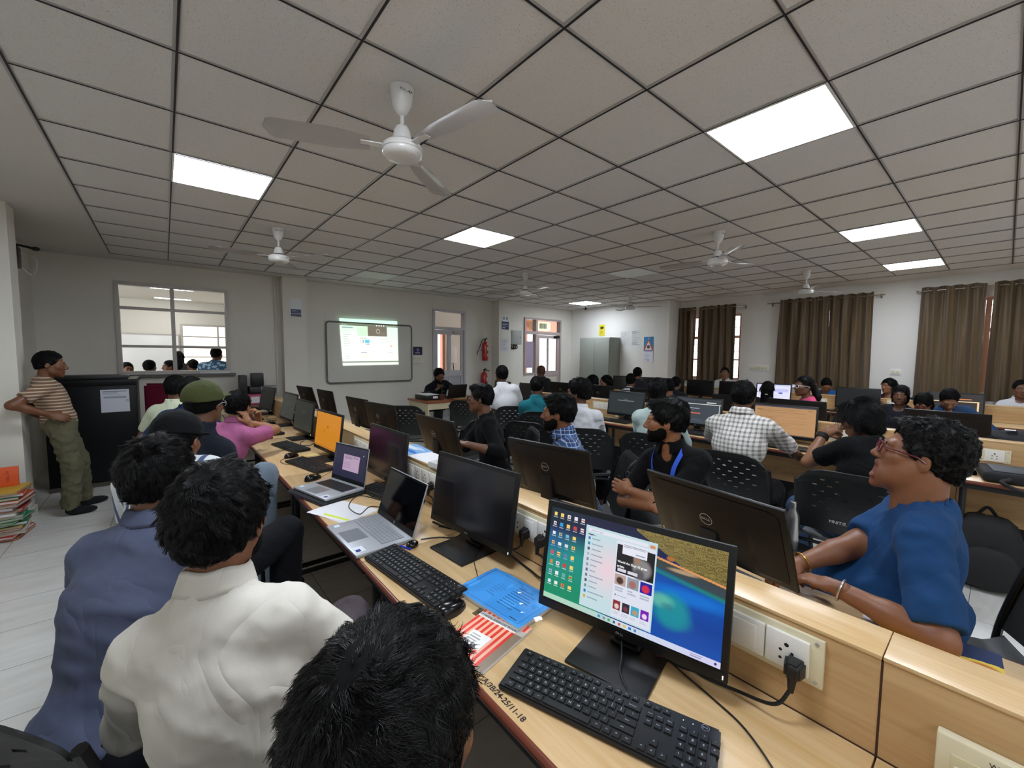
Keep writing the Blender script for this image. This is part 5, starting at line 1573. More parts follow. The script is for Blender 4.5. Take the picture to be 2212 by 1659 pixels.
    if beard and beard < .25:
        P, F = parts[1][0], parts[1][1]; cen = (P[F].mean(1) - hd) @ Hm
        k = (cen[:, 2] < -.028) & (cen[:, 2] > -.125) & (cen[:, 1] > -.005) & ~((np.abs(cen[:, 0]) < .026) & (cen[:, 2] > -.080 - mouth * .02) & (cen[:, 2] < -.048)) & ~((cen[:, 2] > -.045) & (np.abs(cen[:, 0]) < .05))
        SP, SF = strands((P - hd) @ Hm, F[k], 8000, .005, seed + 9, .0006, 'down', .2, lift=.6, clump=.1); np_obj('beard', [(hd + SP @ Hm.T, SF, M_hair)], root, off)
    elif beard:
        g = Grid((-.09, -.05, -.15), (.09, .13, .0), max(hres, .005))
        for p in hp[0][1:4] + hp[0][6:8]: g.put(p, .0012 + .0022 * beard)
        g.plane((0, 0, 1), (0, 0, -.020), .004)
        g.put(('el', (0, .095, -.018), (.036, .04, .026), None, .008), 0, 'sub')
        for s in (-1, 1): g.put(('el', (s * .040, .075, -.012), (.026, .04, .030), None, .01), 0, 'sub')
        g.put(('rc', (-.015, .096, -.064), (.015, .096, -.064), .009, .009, .003), 0, 'sub')
        g.plane((0, -1, 0), (0, -.012, 0), .006)
        g.folds(.0018, seed, (.01, .02))
        P, F = g.mesh()
        bp = [(hd + P @ Hm.T, F, M_hairu)]
        SP, SF = strands(P, F, int(900 + strand * .25), .010 + .004 * beard, seed + 9, .0006, 'down', .2, lift=.35); bp.append((hd + SP @ Hm.T, SF, M_hair))
        np_obj('beard', bp, root, off)
    if eyes:
        for s in (-1, 1):
            mb = MB(); Mt = Matrix.Translation(tuple(hd - off)) @ Matrix([list(r) + [0] for r in Hm] + [[0, 0, 0, 1]])
            mb.ell((s * .031, .0815, .0055), (.0125, .0118, .0055), EYE_W, Mt); mb.ell((s * .031, .0872, .0055), (.0066, .0066, .0056), EYE_D, Mt)
            mb.build('eye', root)
    # ---- clothes
    if shirt is not None:
        g = Grid(lo, hi, res)
        inf = .014
        for p in torso: g.put(p, inf)
        for sh, el, w, side in arms:
            if sleeve == 'short':
                e = sh + (el - sh) * slv; g.put(('rcc', sh, e, .058 * G_, .060 * G_, .03), .006)
            elif sleeve == 'half':
                g.put(('rc', sh, el, .055 * G_, .050 * G_, .03), .008); g.put(('rcc', el, el + (w - el) * .45, .050 * G_, .046 * G_, .02), .004)
            elif sleeve == 'long':
                g.put(('rc', sh, el, .055 * G_, .050 * G_, .03), .008); g.put(('rcc', el, el + (w - el) * .92, .048 * G_, .034 * G_, .02), .006)
        nd = unit(hd + Hm @ vec(0, -.03, -.07) - neck)
        g.folds(foldamp, seed + 3, (.07, .24), (1, 1, .8))
        e1, e2 = None, None
        nx_ = unit(np.cross(fw, nd)); ny_ = np.cross(nd, nx_); NB = np.stack([nx_, ny_, nd], 1)
        if collar: g.put(('tor', neck + nd * .050 - tf * .002, .066 * min(S, 1.12), .011, NB, .6, .012))
        g.put(('rc', neck - ax * .05, neck + nd * .2, .055 * min(S, 1.15) + fat * .015, .060 * min(S, 1.15) + fat * .015, .004), 0, 'sub')
        g.put(('rc', neck + tf * .045 - ax * .02, neck + tf * .09 + nd * .04, .030 if collar else .045, .04, .008), 0, 'sub')
        g.plane(-ax, hip - ax * hem, .01)
        P, F = g.mesh(); P = smooth_mesh(P, F, 1, .4)
        np_obj('shirt', [(P, F, shirt)], root, off)
        if collar and res < .0125: collar_mesh(neck, nd, NB, min(S, 1.1), shirt, root, off, fw)
    if trousers is not None and legs:
        g = Grid(lo, hi, res)
        g.put(torso[0], .012)
        for p in trp: g.put(p, .014)
        g.folds(foldamp * (1.1 if stand is None else 2.), seed + 5, (.05, .18))
        P, F = g.mesh(); P = smooth_mesh(P, F, 1, .4)
        np_obj('trousers', [(P, F, trousers)], root, off)
    if shoe is not None and legs:
        for q in (0, 2):
            g = Grid(lo, hi, max(res * .7, .008))
            for p in feet[q:q + 2]: g.put(p, .007)
            P, F = g.mesh(); np_obj('shoe' if shoe is not M_sock else 'sock', [(P, F, shoe)], root, off)
    return dict(root=root, hd=hd, Hm=Hm, off=off, neck=neck, arms=arms, C=C, TB=TB, tf=tf, tr=tr, ax=ax, fw=fw, rt=rt)
M_sock = mat('black_sock', '#08080a', rough=.9)
M_shoe = mat('dark_shoe', '#16120f', rough=.5)
def collar_mesh(neck, nd, NB, S, m, root, off, fw):
    # standing band with the leaf folded down over it, open at the throat
    V = []; Fs = []
    n = 40; prof = [(.060, -.010), (.0615, .014), (.0635, .030), (.0665, .033), (.072, .024), (.082, -.004), (.0845, -.016), (.0815, -.016), (.070, .010), (.066, -.010)]
    a0 = math.atan2(float(NB[:, 1] @ fw), float(NB[:, 0] @ fw)); gap = R(24)
    for i in range(n + 1):
        a = a0 + gap + (2 * PI - 2 * gap) * i / n; fr = abs(math.cos((a - a0) / 2)) ** 3
        for r, z in prof:
            rr = r * S * (1 + .10 * fr); zz = z - .030 * fr * (1 if z < .02 else .6) + .002 * math.sin(a * 5)
            q = neck + NB[:, 0] * math.cos(a) * rr + NB[:, 1] * math.sin(a) * rr + nd * (zz + .052)
            V.append(q)
    k = len(prof)
    for i in range(n):
        for j in range(k):
            j2 = (j + 1) % k; Fs.append((i * k + j, i * k + j2, (i + 1) * k + j2, (i + 1) * k + j))
    V = np.array(V); F = np.array(Fs); F = np.concatenate([F, np.array([[0, 1, 8, 9], [1, 2, 7, 8], [2, 3, 4, 7], [4, 5, 6, 7]]), n * k + np.array([[9, 8, 1, 0], [8, 7, 2, 1], [7, 4, 3, 2], [7, 6, 5, 4]])])
    return np_obj('collar', [(V, F, m)], root, off)
def hmat(p):
    """head space -> the person's local space"""
    return Matrix.Translation(tuple(p['hd'] - p['off'])) @ Matrix([list(r) + [0] for r in p['Hm']] + [[0, 0, 0, 1]])
def glasses(p, col='#3a3a3c', metal=False, rim=.0016, col2=None):
    mb = MB(); M = hmat(p); m = mat('glasses_' + col[1:], col, rough=.3, metal=.6 if metal else 0.)
    for s in (-1, 1):
        pts = [(s * .033 + .025 * math.copysign(abs(math.cos(a)) ** .7, math.cos(a)), .104 - .10 * abs(s * .033 + .02 * math.cos(a)) ** 1.5, .004 + .0185 * math.copysign(abs(math.sin(a)) ** .7, math.sin(a))) for a in [2 * PI * q / 20 for q in range(20)]]
        mb.tube(pts, rim * 1.3, m, 6, M, closed=True)
        mb.tube([(s * .057, .098, .012), (s * .074, .07, .011), (s * .081, .01, .008), (s * .083, -.012, -.004)], rim * 1.3, m, 6, M)
        mb.add([(s * .033 + .024 * math.cos(2 * PI * q / 16), .1035, .004 + .018 * math.sin(2 * PI * q / 16)) for q in range(16)], [tuple(range(16))], M_glass, M)
    mb.tube([(-.009, .104, .008), (0, .107, .011), (.009, .104, .008)], rim * 1.3, m, 6, M)
    return mb.build('glasses', p['root'])
# ================================================================== CHAIRS
M_chair = mat('chair_black_plastic', '#141616', rough=.42, bump=.2, bscale=700)
M_tube = mat('chair_black_tube', '#101012', rough=.3, metal=.2)
M_paint = mat('white_marker', '#d8d8d4', rough=.7)
def plate(mb, fn, nu, nv, th, hole, m):
    """curved sheet with holes. fn(u,v)->point, normal by differences; hole(i,j)->bool"""
    P = np.zeros((nu + 1, nv + 1, 3))
    for i in range(nu + 1):
        for j in range(nv + 1): P[i, j] = fn(i / nu, j / nv)
    du = np.gradient(P, axis=0); dv = np.gradient(P, axis=1)
    N = np.cross(du, dv); N /= np.linalg.norm(N, axis=2)[..., None] + 1e-9
    A = (P + N * th / 2).reshape(-1, 3); B = (P - N * th / 2).reshape(-1, 3)
    K = len(A); vs = np.concatenate([A, B]); fs = []
    solid = [[not hole(i, j) for j in range(nv)] for i in range(nu)]
    ix = lambda i, j: i * (nv + 1) + j
    for i in range(nu):
        for j in range(nv):
            if not solid[i][j]: continue
            a, b, c, d = ix(i, j), ix(i + 1, j), ix(i + 1, j + 1), ix(i, j + 1)
            fs.append((a, b, c, d)); fs.append((K + a, K + d, K + c, K + b))
            for (p, q, ni, nj) in ((a, b, i, j - 1), (b, c, i + 1, j), (c, d, i, j + 1), (d, a, i - 1, j)):
                if ni < 0 or nj < 0 or ni >= nu or nj >= nv or not solid[ni][nj]: fs.append((q, p, K + p, K + q))
    mb.add([tuple(v) for v in vs], fs, m)
def chair_proto(arms=False):
    t = empty('plastic_chair', (0, 0, -20))
    def seat(u, v):
        x = (u - .5) * .43; y = (v - .5) * .42
        z = .445 - .018 * (1 - (2 * u - 1) ** 2) * (1 if v < .85 else .6) + .03 * max(0, (.12 - v) / .12) - .035 * max(0, (v - .88) / .12) ** 1.5
        return (x * (1 - .06 * abs(v - .5)), y, z)
    mb = MB(); plate(mb, seat, 22, 22, .009, lambda i, j: False, M_chair); mb.build('seat', t, ang=60)
    def back(u, v):
        s = 2 * u - 1
        w = .215 if v < .8 else .215 * (1 - .25 * ((v - .8) / .2) ** 2.2)
        x = s * w
        z = .50 + .355 * v - .02 * abs(s) ** 6 * (1 if v > .8 else 0)
        y = -.205 - .09 * v - .035 * (1 - s * s) * math.sin(PI * min(1, v * 1.1)) - .02 * v * v
        return (x, y, z)
    def hole(i, j):
        if j < 20 or j > 49 or i < 5 or i > 34: return False
        r = (j - 20) // 5
        if (j - 20) % 5 != 2: return False
        return ((i + (3 if r % 2 else 0)) % 6) in (0, 1)
    mb = MB(); plate(mb, back, 40, 56, .008, hole, M_chair); mb.build('backrest', t, ang=60)
    for s in (-1, 1):
        mb = MB(); mb.tube(bez([(s * .225, .19, 0), (s * .222, .175, .30), (s * .215, .165, .42), (s * .2, .10, .432), (s * .2, -.1, .43)], 4), .0115, M_tube, 8); mb.build('leg', t)
        mb = MB(); mb.tube(bez([(s * .225, -.235, 0), (s * .222, -.20, .25), (s * .222, -.195, .45), (s * .222, -.23, .62), (s * .222, -.285, .78)], 4), .0125, M_tube, 8); mb.build('leg', t)
    mb = MB(); mb.tube([(-.215, .15, .425), (.215, .15, .425)], .010, M_tube, 8); mb.tube([(-.22, -.197, .42), (.22, -.197, .42)], .010, M_tube, 8)
    mb.tube([(-.222, -.19, .2), (-.224, .175, .2)], .008, M_tube, 8); mb.tube([(.222, -.19, .2), (.224, .175, .2)], .008, M_tube, 8)
    mb.build('frame', t)
    return t
CP = chair_proto()
CPK = kids(CP)
def chair(x, y, yaw, label, writing=None, group='black plastic chairs with slotted backs', big=1.):
    t = thing('plastic_chair', label, 'chair', (x, y, 0), R(yaw - 90), group); t.scale = (1 + .14 * big, 1 + .06 * big, 1 + .11 * big)
    for p in CPK:
        c = p.copy(); COL.objects.link(c); c.parent = t
    if writing:
        mb = MB(); mb.text(writing, .022, M_paint, T(0, -.262, .575) @ RX(R(80)), 'CENTER', .0004)
        o = mb.build('lettering', t)
    return t
chair(2.52, 5.15, 50, 'empty black chair with rounded slotted back, left of the podium desk foot')
chair(2.42, 3.75, 100, 'empty black chair between the two tilted monitor backs and the man in black tee')
chair(3.55, 5.10, 25, 'empty black chair directly behind the head of the man in black tee with glasses')
# ================================================================== SOCKETS AND PLUGS
M_cream = mat('cream_switch_plate', '#dcd3b4', rough=.4, var=.04, vscale=20)
M_sw = mat('white_switch', '#e9e7df', rough=.3)
M_hole = mat('socket_hole', '#0a0908', rough=.8)
def switchboard(x, y, z, label, sgn=-1, w=.36, h=.115, plan='SWPS', group='cream switchboards on the desk dividers'):
    """on a face looking along sgn*x; module row along y"""
    t = thing('switchboard', label, 'switchboard', (x, y, z), 0 if sgn < 0 else PI, group)
    mb = MB(); mb.box((-.010, -w / 2, -h / 2), (0, w / 2, h / 2), M_cream, .003); mb.build('plate', t)
    for sy in (-1, 1):
        for sz in (-1, 1):
            mb = MB(); mb.lathe([(.0045, 0), (.004, .0015), (0, .002)], M_logo, 10, T(-.010, sy * (w / 2 - .014), sz * (h / 2 - .012)) @ RY(-PI / 2)); mb.build('screw', t)
    n = len(plan); 
    for k, c in enumerate(plan):
        yy = (k - (n - 1) / 2) * (w - .05) / n
        ww = (w - .06) / n / 2
        mb = MB(); mb.box((-.018, yy - ww, -.042), (-.009, yy + ww, .042), M_sw, .003); 
        nm = 'switch' if c in 'S' else 'socket'
        if c == 'S':
            mb.box((-.0215, yy - ww * .6, -.03), (-.017, yy + ww * .6, .03), M_sw, .003); mb.build('switch', t)
        else:
            for (a, b, r) in ((0, .016, .005), (-.012, .0, .0036), (.012, .0, .0036), (-.012, -.02, .0036), (.012, -.02, .0036)):
                mb.lathe([(r, 0), (0, .0004)], M_hole, 12, T(-.0181, yy + a, b) @ RY(-PI / 2))
            mb.build('socket', t)
    return t
def plug(x, y, z, pts, label, sgn=-1):
    t = thing('power_plug', label, 'plug', (x, y, z), 0, 'black power plugs in the divider sockets')
    mb = MB(); s = sgn
    bm = bmesh.new(); bmesh.ops.create_cube(bm, size=1)
    for v in bm.verts:
        f = 1 if v.co.x * s > 0 else 0
        v.co = Vector((s * (0 if not f else .038), v.co.y * (.044 if not f else .030), v.co.z * (.046 if not f else .036) - (.004 if f else 0)))
    bmesh.ops.bevel(bm, geom=bm.edges[:], offset=.007, segments=3, affect='EDGES'); mb.bm(bm, M_pl); mb.build('plug_body', t)
    mb = MB(); mb.tube([(s * .025, 0, -.008), (s * .03, 0, -.035), (s * .032, 0, -.05)], [.011, .008, .006], M_pl, 8); mb.build('strain_relief', t)
    mb = MB(); o = Vector((x, y, z)); mb.tube(bez([(s * .032, 0, -.045)] + [Vector(p) - o for p in pts], 8), .0042, M_cab, 7); mb.build('cord', t)
    return t
sb = 1.1195
switchboard(sb, .435, .905, 'big cream switchboard on the divider right of the lit monitor', w=.42, plan='PSPS')
switchboard(sb, 1.24, .905, 'cream switchboard with three black plugs between the two nearest monitors', w=.40, plan='PSPP')
switchboard(sb, 2.12, .905, 'cream switchboard behind the dark screen of the silver laptop', w=.40, plan='SPPS')
switchboard(sb, 3.05, .905, 'cream switchboard right of the orange screen monitor', w=.38, plan='SPSP')
switchboard(sb, 5.0, .905, 'farthest cream switchboard on the nearest divider', w=.36, plan='SPSP')
t = thing('network_box', 'cream wall box low on the nearest divider at the bottom right corner', 'network box', (sb, -.03, .845))
mb = MB(); mb.box((-.022, -.075, -.05), (0, .075, .05), M_cream, .004); mb.build('body', t)
mb = MB(); mb.box((-.024, -.055, -.036), (-.021, .055, .02), mat('cream_inset', '#cfc59f', rough=.45), .001); mb.box((-.0255, .03, -.03), (-.0235, .05, .0), M_sw); mb.build('cover', t)
mb = MB(); mb.text('W2', .012, M_dark, T(-.0225, 0, .034) @ SMB); mb.build('lettering', t)
zz = ZD + .006
plug(sb - .018, .275, .885, [(1.05, .30, .80), (1.055, .38, zz + .01), (1.05, .47, zz), (1.07, .55, zz)], 'black plug in the right-hand socket of the board nearest the camera')
plug(sb - .018, .575, .895, [(1.07, .60, .82), (1.09, .63, .78), (1.095, .66, zz)], 'black plug peeking out at the right edge of the lit monitor')
plug(sb - .018, 1.36, .885, [(1.07, 1.42, .82), (1.06, 1.50, zz + .01), (1.05, 1.58, zz)], 'leftmost of the three black plugs beside the black screened monitor')
plug(sb - .018, 1.21, .885, [(1.06, 1.24, .815), (1.03, 1.34, .79), (1.03, 1.44, zz + .01)], 'middle one of the three black plugs beside the black screened monitor')
plug(sb - .018, 1.12, .885, [(1.07, 1.08, .83), (1.04, 1.06, .78), (1.06, 1.15, zz), (1.08, 1.3, zz)], 'rightmost of the three black plugs beside the black screened monitor')
plug(sb - .018, 1.98, .885, [(1.07, 1.93, .83), (1.05, 1.86, .78), (1.05, 1.78, zz)], 'black plug just above the screen edge of the silver laptop')
sb2 = 4.7795
switchboard(sb2, 1.86, .885, 'cream switchboard with plug between slate and tan page monitors', w=.34, plan='SPPS')
switchboard(sb2, .93, .885, 'cream socket board with black plug right of the tan page monitor', w=.26, h=.15, plan='PS')
switchboard(sb2, .02, .87, 'cream socket box above the black mouse at right', w=.16, h=.10, plan='P')
switchboard(sb2, 2.78, .885, 'cream switchboard between the dark search page and slate page monitors', w=.30, plan='SP')
switchboard(sb2, 3.68, .89, 'cream switchboard behind the white tunic person', w=.34, plan='SPPS')
switchboard(sb2, 3.4, .80, 'small cream socket with a plug left of the dark search page monitor', w=.11, h=.09, plan='P')
switchboard(sb2, 4.45, .89, 'cream switchboard above the teal shirt shoulder', w=.34, plan='SPPS')
sb3 = 8.3995
switchboard(sb3, 1.95, .86, 'small cream socket on the far divider beside the pink clad woman', w=.14, h=.12, plan='P')
switchboard(sb3, 1.06, .90, 'pale notice-like switch plate on the far divider under the long haired girl', w=.16, h=.14, plan='S')
switchboard(sb3, 3.62, .90, 'cream socket board between two black far-row monitors', w=.2, h=.12, plan='PP')
plug(sb2 - .018, .96, .88, [(4.74, 1.0, .82), (4.70, 1.02, .775), (4.6, .9, .77)], 'black plug with hanging cord right of the tan page monitor')
# ================================================================== THINGS ON THE NEAREST DESK
M_paperw = mat('white_paper', '#e6e5e6', rough=.75, var=.02)
def book(x, y, rz, w, d, h, cols, label, name='book', cat='book', z=ZD, group=None):
    t = thing(name, label, cat, (x, y, z), R(rz), group)
    mb = MB(); mb.box((-w / 2 + .002, -d / 2 + .002, .0012), (w / 2 - .001, d / 2 - .002, h - .0012), M_paperw); mb.build('pages', t, smooth=False)
    mb = MB(); mb.box((-w / 2, -d / 2, 0), (w / 2, d / 2, .0012), cols); mb.box((-w / 2, -d / 2, h - .0012), (w / 2, d / 2, h), cols); mb.box((-w / 2, -d / 2, 0), (-w / 2 + .0015, d / 2, h), cols); mb.build('cover', t, smooth=False)
    return t
# blue file in a clear plastic sleeve (printed side up)
t = thing('plastic_file', 'blue paper file in a clear glossy plastic sleeve beside the black monitor stand', 'file', (.872, 1.065, ZD), R(-84))
mb = MB(); mb.box((-.155, -.10, .002), (.155, .10, .016), M_paperw, .002); mb.build('sheets', t)
r = Ras(150, 100, '#4aa0e6'); r.rect(.05, .06, .95, .07, '#2a6cae'); r.rect(.05, .93, .95, .94, '#2a6cae'); r.rect(.05, .06, .057, .94, '#2a6cae'); r.rect(.943, .06, .95, .94, '#2a6cae'); r.lines(.52, .22, .88, .82, 9, '#1d4a80', 3, .85, .3); r.lines(.3, .3, .45, .7, 6, '#2f6aa8', 6, .6, .25)
r.rect(.80, .10, .9, .12, '#16345e')
c = [(-.155, .10, .0166), (.155, .10, .0166), (.155, -.10, .0166), (-.155, -.10, .0166)]
ras_mesh('blue_cover', r, c, M_print, t)
def clear_mat():
    m, nt, b = _new('clear_plastic_sleeve')
    b.inputs['Base Color'].default_value = (.9, .96, 1, 1); b.inputs['Roughness'].default_value = .06; b.inputs['Transmission Weight'].default_value = 1.; b.inputs['IOR'].default_value = 1.12
    b.inputs['Coat Weight'].default_value = .6; b.inputs['Coat Roughness'].default_value = .05
    return m
M_clear = clear_mat()
bm = bmesh.new(); N_ = 14; rows = []
for i in range(N_ + 1):
    rows.append([bm.verts.new(((i / N_ - .5) * .35, (j / N_ - .5) * .245, .0185 + .004 * math.sin(i * .9) * math.sin(j * .7 + 1) + .006 * (abs(i / N_ - .3) < .12) * math.sin(j / N_ * PI) - .014 * max(0, abs(i / N_ - .5) - .44) / .06 - .012 * max(0, abs(j / N_ - .5) - .42) / .08)) for j in range(N_ + 1)])
for i in range(N_):
    for j in range(N_): bm.faces.new((rows[i][j], rows[i + 1][j], rows[i + 1][j + 1], rows[i][j + 1]))
mb = MB(); mb.bm(bm, M_clear); mb.build('plastic_sleeve', t, ang=80)
mb = MB(); mb.box((-.02, -.135, .001), (.005, -.10, .0022), mat('brown_tape', '#5c4a2e', rough=.4)); mb.build('tape_tab', t, smooth=False)
# school exercise book
t = thing('exercise_book', 'red and pink striped school exercise book in plastic wrap beside the foreground head', 'exercise book', (.70, .945, ZD), R(-78))
W_, D_ = .175, .225
mb = MB(); mb.box((-W_ / 2, -D_ / 2, 0), (W_ / 2, D_ / 2, .009), M_paperw, .001); mb.build('pages', t)
r = Ras(90, 110, '#f2b59c')
for q in range(9): r.rect(q / 9 + .01, 0, q / 9 + .062, 1, '#e2402f')
r.rect(0, .76, 1, .86, '#ece8e2'); r.rect(0, .0, .0, 1, '#ffffff'); r.rect(.22, .22, .62, .5, '#eceae6'); r.lines(.27, .26, .56, .46, 4, '#8a8680', 3, .8); r.rect(.84, 0, 1, .76, '#8f7c69'); r.rect(.84, .76, 1, .86, '#c5bcb2')
c = [(-W_ / 2, D_ / 2, .0096), (W_ / 2, D_ / 2, .0096), (W_ / 2, -D_ / 2, .0096), (-W_ / 2, -D_ / 2, .0096)]
vs, fs = text_geo('SCHOOL EXERCISE BOOK', .0125, 'CENTER', 0, .0002)
ras_mesh('cover', r, c, M_print, t, [([Matrix.Translation((-.012, D_ * .31, .0101)) @ Vector(v) for v in vs], fs, '#4a3f38'), ])
# marker writing on the desk edge
mb = MB(); mb.text('A/3B/24-25/11-18', .022, mat('marker_ink', '#1a1612', rough=.6), T(.603, .745, ZD + .0006) @ RZ(R(-90)), 'CENTER', 0, .0005)
tag(mb.build('desk_marking'), 'black handwritten marker code along the desk edge below the striped book', 'writing')
# paper with highlighter, pen, earbud case
t = thing('paper_sheets', 'white sheets with a yellow highlighted line between the two laptops', 'paper', (.70, 2.235, ZD), R(-72))
for q in range(3):
    mb = MB(); M = RZ(R(q * 2.5)); mb.box((-.15, -.105, q * .0012), (.15, .105, q * .0012 + .001), M_paperw, 0, M); 
    if q == 2: mb.box((-.05, -.085, .0035), (.13, -.068, .0038), mat('highlighter_yellow', '#dbe838', rough=.6), 0, M)
    mb.build('sheet', t, smooth=False)
t = thing('earbud_case', 'small glossy black earbud case near the corner of the silver laptop', 'earbud case', (.80, 1.625, ZD), R(20))
mb = MB(); mb.ell((0, 0, .012), (.030, .024, .012), M_plg, None, 24, 12); mb.build('case', t); mb = MB(); mb.ell((0, 0, .0165), (.0285, .0228, .0085), M_plg, None, 24, 10); mb.build('lid', t)
mb = MB(); mb.tube([(.76, 1.655, ZD + .005), (.78, 1.60, ZD + .005)], .0045, mat('pen_blue', '#2238c8', rough=.3), 10)
tag(mb.build('pen'), 'blue pen tip sticking out beside the earbud case', 'pen')
# items on the divider cap
ZC = .982
t = thing('paper_tray', 'white plastic box lid with papers on the divider cap behind the black monitor', 'tray', (1.195, 1.87, ZC), R(-84))
mb = MB()
mb.box((-.16, -.085, 0), (.16, .085, .004), M_white); 
for a, b, c_, d in ((-.16, -.085, .16, -.08), (-.16, .08, .16, .085), (-.16, -.08, -.155, .08), (.155, -.08, .16, .08)): mb.box((a, b, 0), (c_, d, .03), M_white)
mb.build('box', t, smooth=False); mb = MB(); mb.box((-.145, -.07, .005), (.145, .07, .012), mat('grey_print', '#b4b8ba', rough=.5)); mb.build('papers', t, smooth=False)
r = Ras(60, 40, '#7fb4e6'); r.ell(.3, .6, .35, .12, '#e6eef6', .4); r.ell(.7, .3, .3, .1, '#2f6cc0', .4); r.ell(.6, .75, .25, .08, '#d4e2f2', .5)
t = thing('leaflet', 'blue and white leaflet lying on the divider cap beside the tilted monitor back', 'leaflet', (1.22, 2.46, ZC), R(-95))
mb = MB(); mb.box((-.14, -.08, 0), (.14, .08, .002), M_paperw); mb.build('sheet', t, smooth=False)
ras_mesh('print', r, [(-.14, .08, .0024), (.14, .08, .0024), (.14, -.08, .0024), (-.14, -.08, .0024)], M_print, t)
t = thing('paper_sheet', 'plain white sheet lying on the divider cap under the tilted monitor back', 'paper', (1.2, 2.2, ZC), R(-88))
mb = MB(); mb.box((-.12, -.08, 0), (.12, .08, .0014), M_paperw); mb.build('sheet', t, smooth=False)
# brochure on the far side worktop
t = thing('brochure', 'navy and yellow brochure lying on the desk at the bottom right', 'brochure', (1.675, .09, ZD), R(-86))
mb = MB(); mb.box((-.135, -.10, 0), (.135, .10, .003), M_paperw); mb.build('pages', t, smooth=False)
r = Ras(110, 80, '#e8c94e'); r.msk((r.V > .52 - .10 * np.sin(r.U * 5)).astype(float), '#17305e'); r.ell(.5, .62, .16, .22, '#dfe6d8', .2); r.ell(.5, .62, .05, .08, '#24487e', .3); r.ell(.86, .45, .12, .10, '#c0702c', .3); r.ell(.9, .38, .14, .07, '#3a1c50', .3); r.msk((np.abs(r.V - .70 + .2 * r.U) < .03) * (r.U < .3).astype(float), '#2fa89a'); r.msk((np.abs(r.V - .6 + .2 * r.U) < .02) * (r.U < .25).astype(float), '#c8442c')
r.lines(.2, .86, .8, .92, 1, '#e6e9f0', 3); r.lines(.1, .36, .9, .42, 1, '#5a4c20', 3, .6)
ras_mesh('cover', r, [(-.135, .10, .0034), (.135, .10, .0034), (.135, -.10, .0034), (-.135, -.10, .0034)], M_print, t)
t = thing('paper_slip', 'small white folded slip beside the navy and yellow brochure', 'paper', (1.72, .235, ZD), R(10))
mb = MB(); mb.box((-.05, -.02, 0), (.05, .02, .004), M_paperw); mb.build('sheet', t, smooth=False)
for (x, y, lab) in ((.82, 5.25, 'white paper stack with violet edge near the second farthest keyboard'), ):
    t = thing('paper_sheets', lab, 'paper', (x, y, ZD), R(-70))
    for q in range(2): mb = MB(); mb.box((-.14, -.10, q * .002), (.14, .10, q * .002 + .0015), M_paperw if q else mat('violet_paper', '#8d7ea0', rough=.7)); mb.build('sheet', t, smooth=False)
mb = MB(); mb.box((-.06, -.04, 0), (.06, .04, .003), mat('yellow_slip', '#d8c37c', rough=.7)); o = mb.build('paper_slip', None, smooth=False, loc=(.90, 3.66, ZD)); tag(o, 'small yellowish paper slip behind the black mouse with looped cable', 'paper')
t = thing('usb_plug', 'small dark red connector among the cables under the lit monitor', 'connector', (1.035, .585, ZD), R(40))
mb = MB(); mb.box((-.022, -.009, .002), (.022, .009, .014), mat('dark_red_plastic', '#6e1626', rough=.4), .003); mb.build('body', t); mb = MB(); mb.box((.022, -.006, .004), (.036, .006, .011), M_logo); mb.build('tip', t)
# ================================================================== FRONT WALL THINGS
def placard(x, y, z, w, h, ras, label, name='notice', cat='notice', axis='Y', th=.003, txt=None):
    t = thing(name, label, cat, (x, y, z), 0)
    if axis == 'Y':
        mb = MB(); mb.box((-w / 2, 0, -h / 2), (w / 2, th, h / 2), M_paperw); c = [(-w / 2, -.0006, h / 2), (w / 2, -.0006, h / 2), (w / 2, -.0006, -h / 2), (-w / 2, -.0006, -h / 2)]
        TM = Matrix(((1, 0, 0, 0), (0, 0, -1, -.001), (0, 1, 0, 0), (0, 0, 0, 1)))
    else:   # faces -x ; viewer's right is -y
        mb = MB(); mb.box((0, -w / 2, -h / 2), (th, w / 2, h / 2), M_paperw); c = [(-.0006, w / 2, h / 2), (-.0006, -w / 2, h / 2), (-.0006, -w / 2, -h / 2), (-.0006, w / 2, -h / 2)]
        TM = Matrix(((0, 0, -1, -.001), (-1, 0, 0, 0), (0, 1, 0, 0), (0, 0, 0, 1)))
    mb.build('sheet', t, smooth=False)
    ex = []
    for (body, size, u, v, col) in (txt or []):
        vs, fs = text_geo(body, size, 'CENTER', 0, size * .02)
        ex.append(([TM @ (Vector(p) + Vector((u, v, 0))) for p in vs], fs, col))
    ras_mesh('print', ras, c, M_print, t, ex)
    return t
# whiteboard with the projected picture
t = thing('whiteboard', 'large white board with a dark rounded frame on the front wall', 'whiteboard', (3.22, 8.26, 1.625))
mb = MB(); mb.box((-.87, -.004, -.585), (.87, .02, .585), mat('board_surface', '#d6d5cc', rough=.3, var=.04, vscale=2.)); mb.build('panel', t, smooth=False)
mb = MB()
pts = []
for (cx, cz, a0) in ((.86, .575, 0), (-.86, .575, 90), (-.86, -.575, 180), (.86, -.575, 270)):
    for k in range(5):
        a = R(a0 + k * 22.5); pts.append((cx - math.copysign(.05, cx) + .06 * math.cos(a), -.008, cz - math.copysign(.05, cz) + .06 * math.sin(a)))
mb.tube(pts, .016, mat('board_frame_grey', '#6d6d68', rough=.4), 8, closed=True); mb.build('frame', t)
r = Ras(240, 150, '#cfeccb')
r.grad(0, 0, 1, 1.001, '#e8f2de', '#c4f0cc'); r.ell(.35, .3, .45, .35, '#eee6ee', .9, .8); r.rect(0, .94, 1, 1, '#bff0d4'); r.rect(0, .90, 1, .905, '#7a8c7a'); r.rect(0, .915, 1, .935, '#f0fae4')
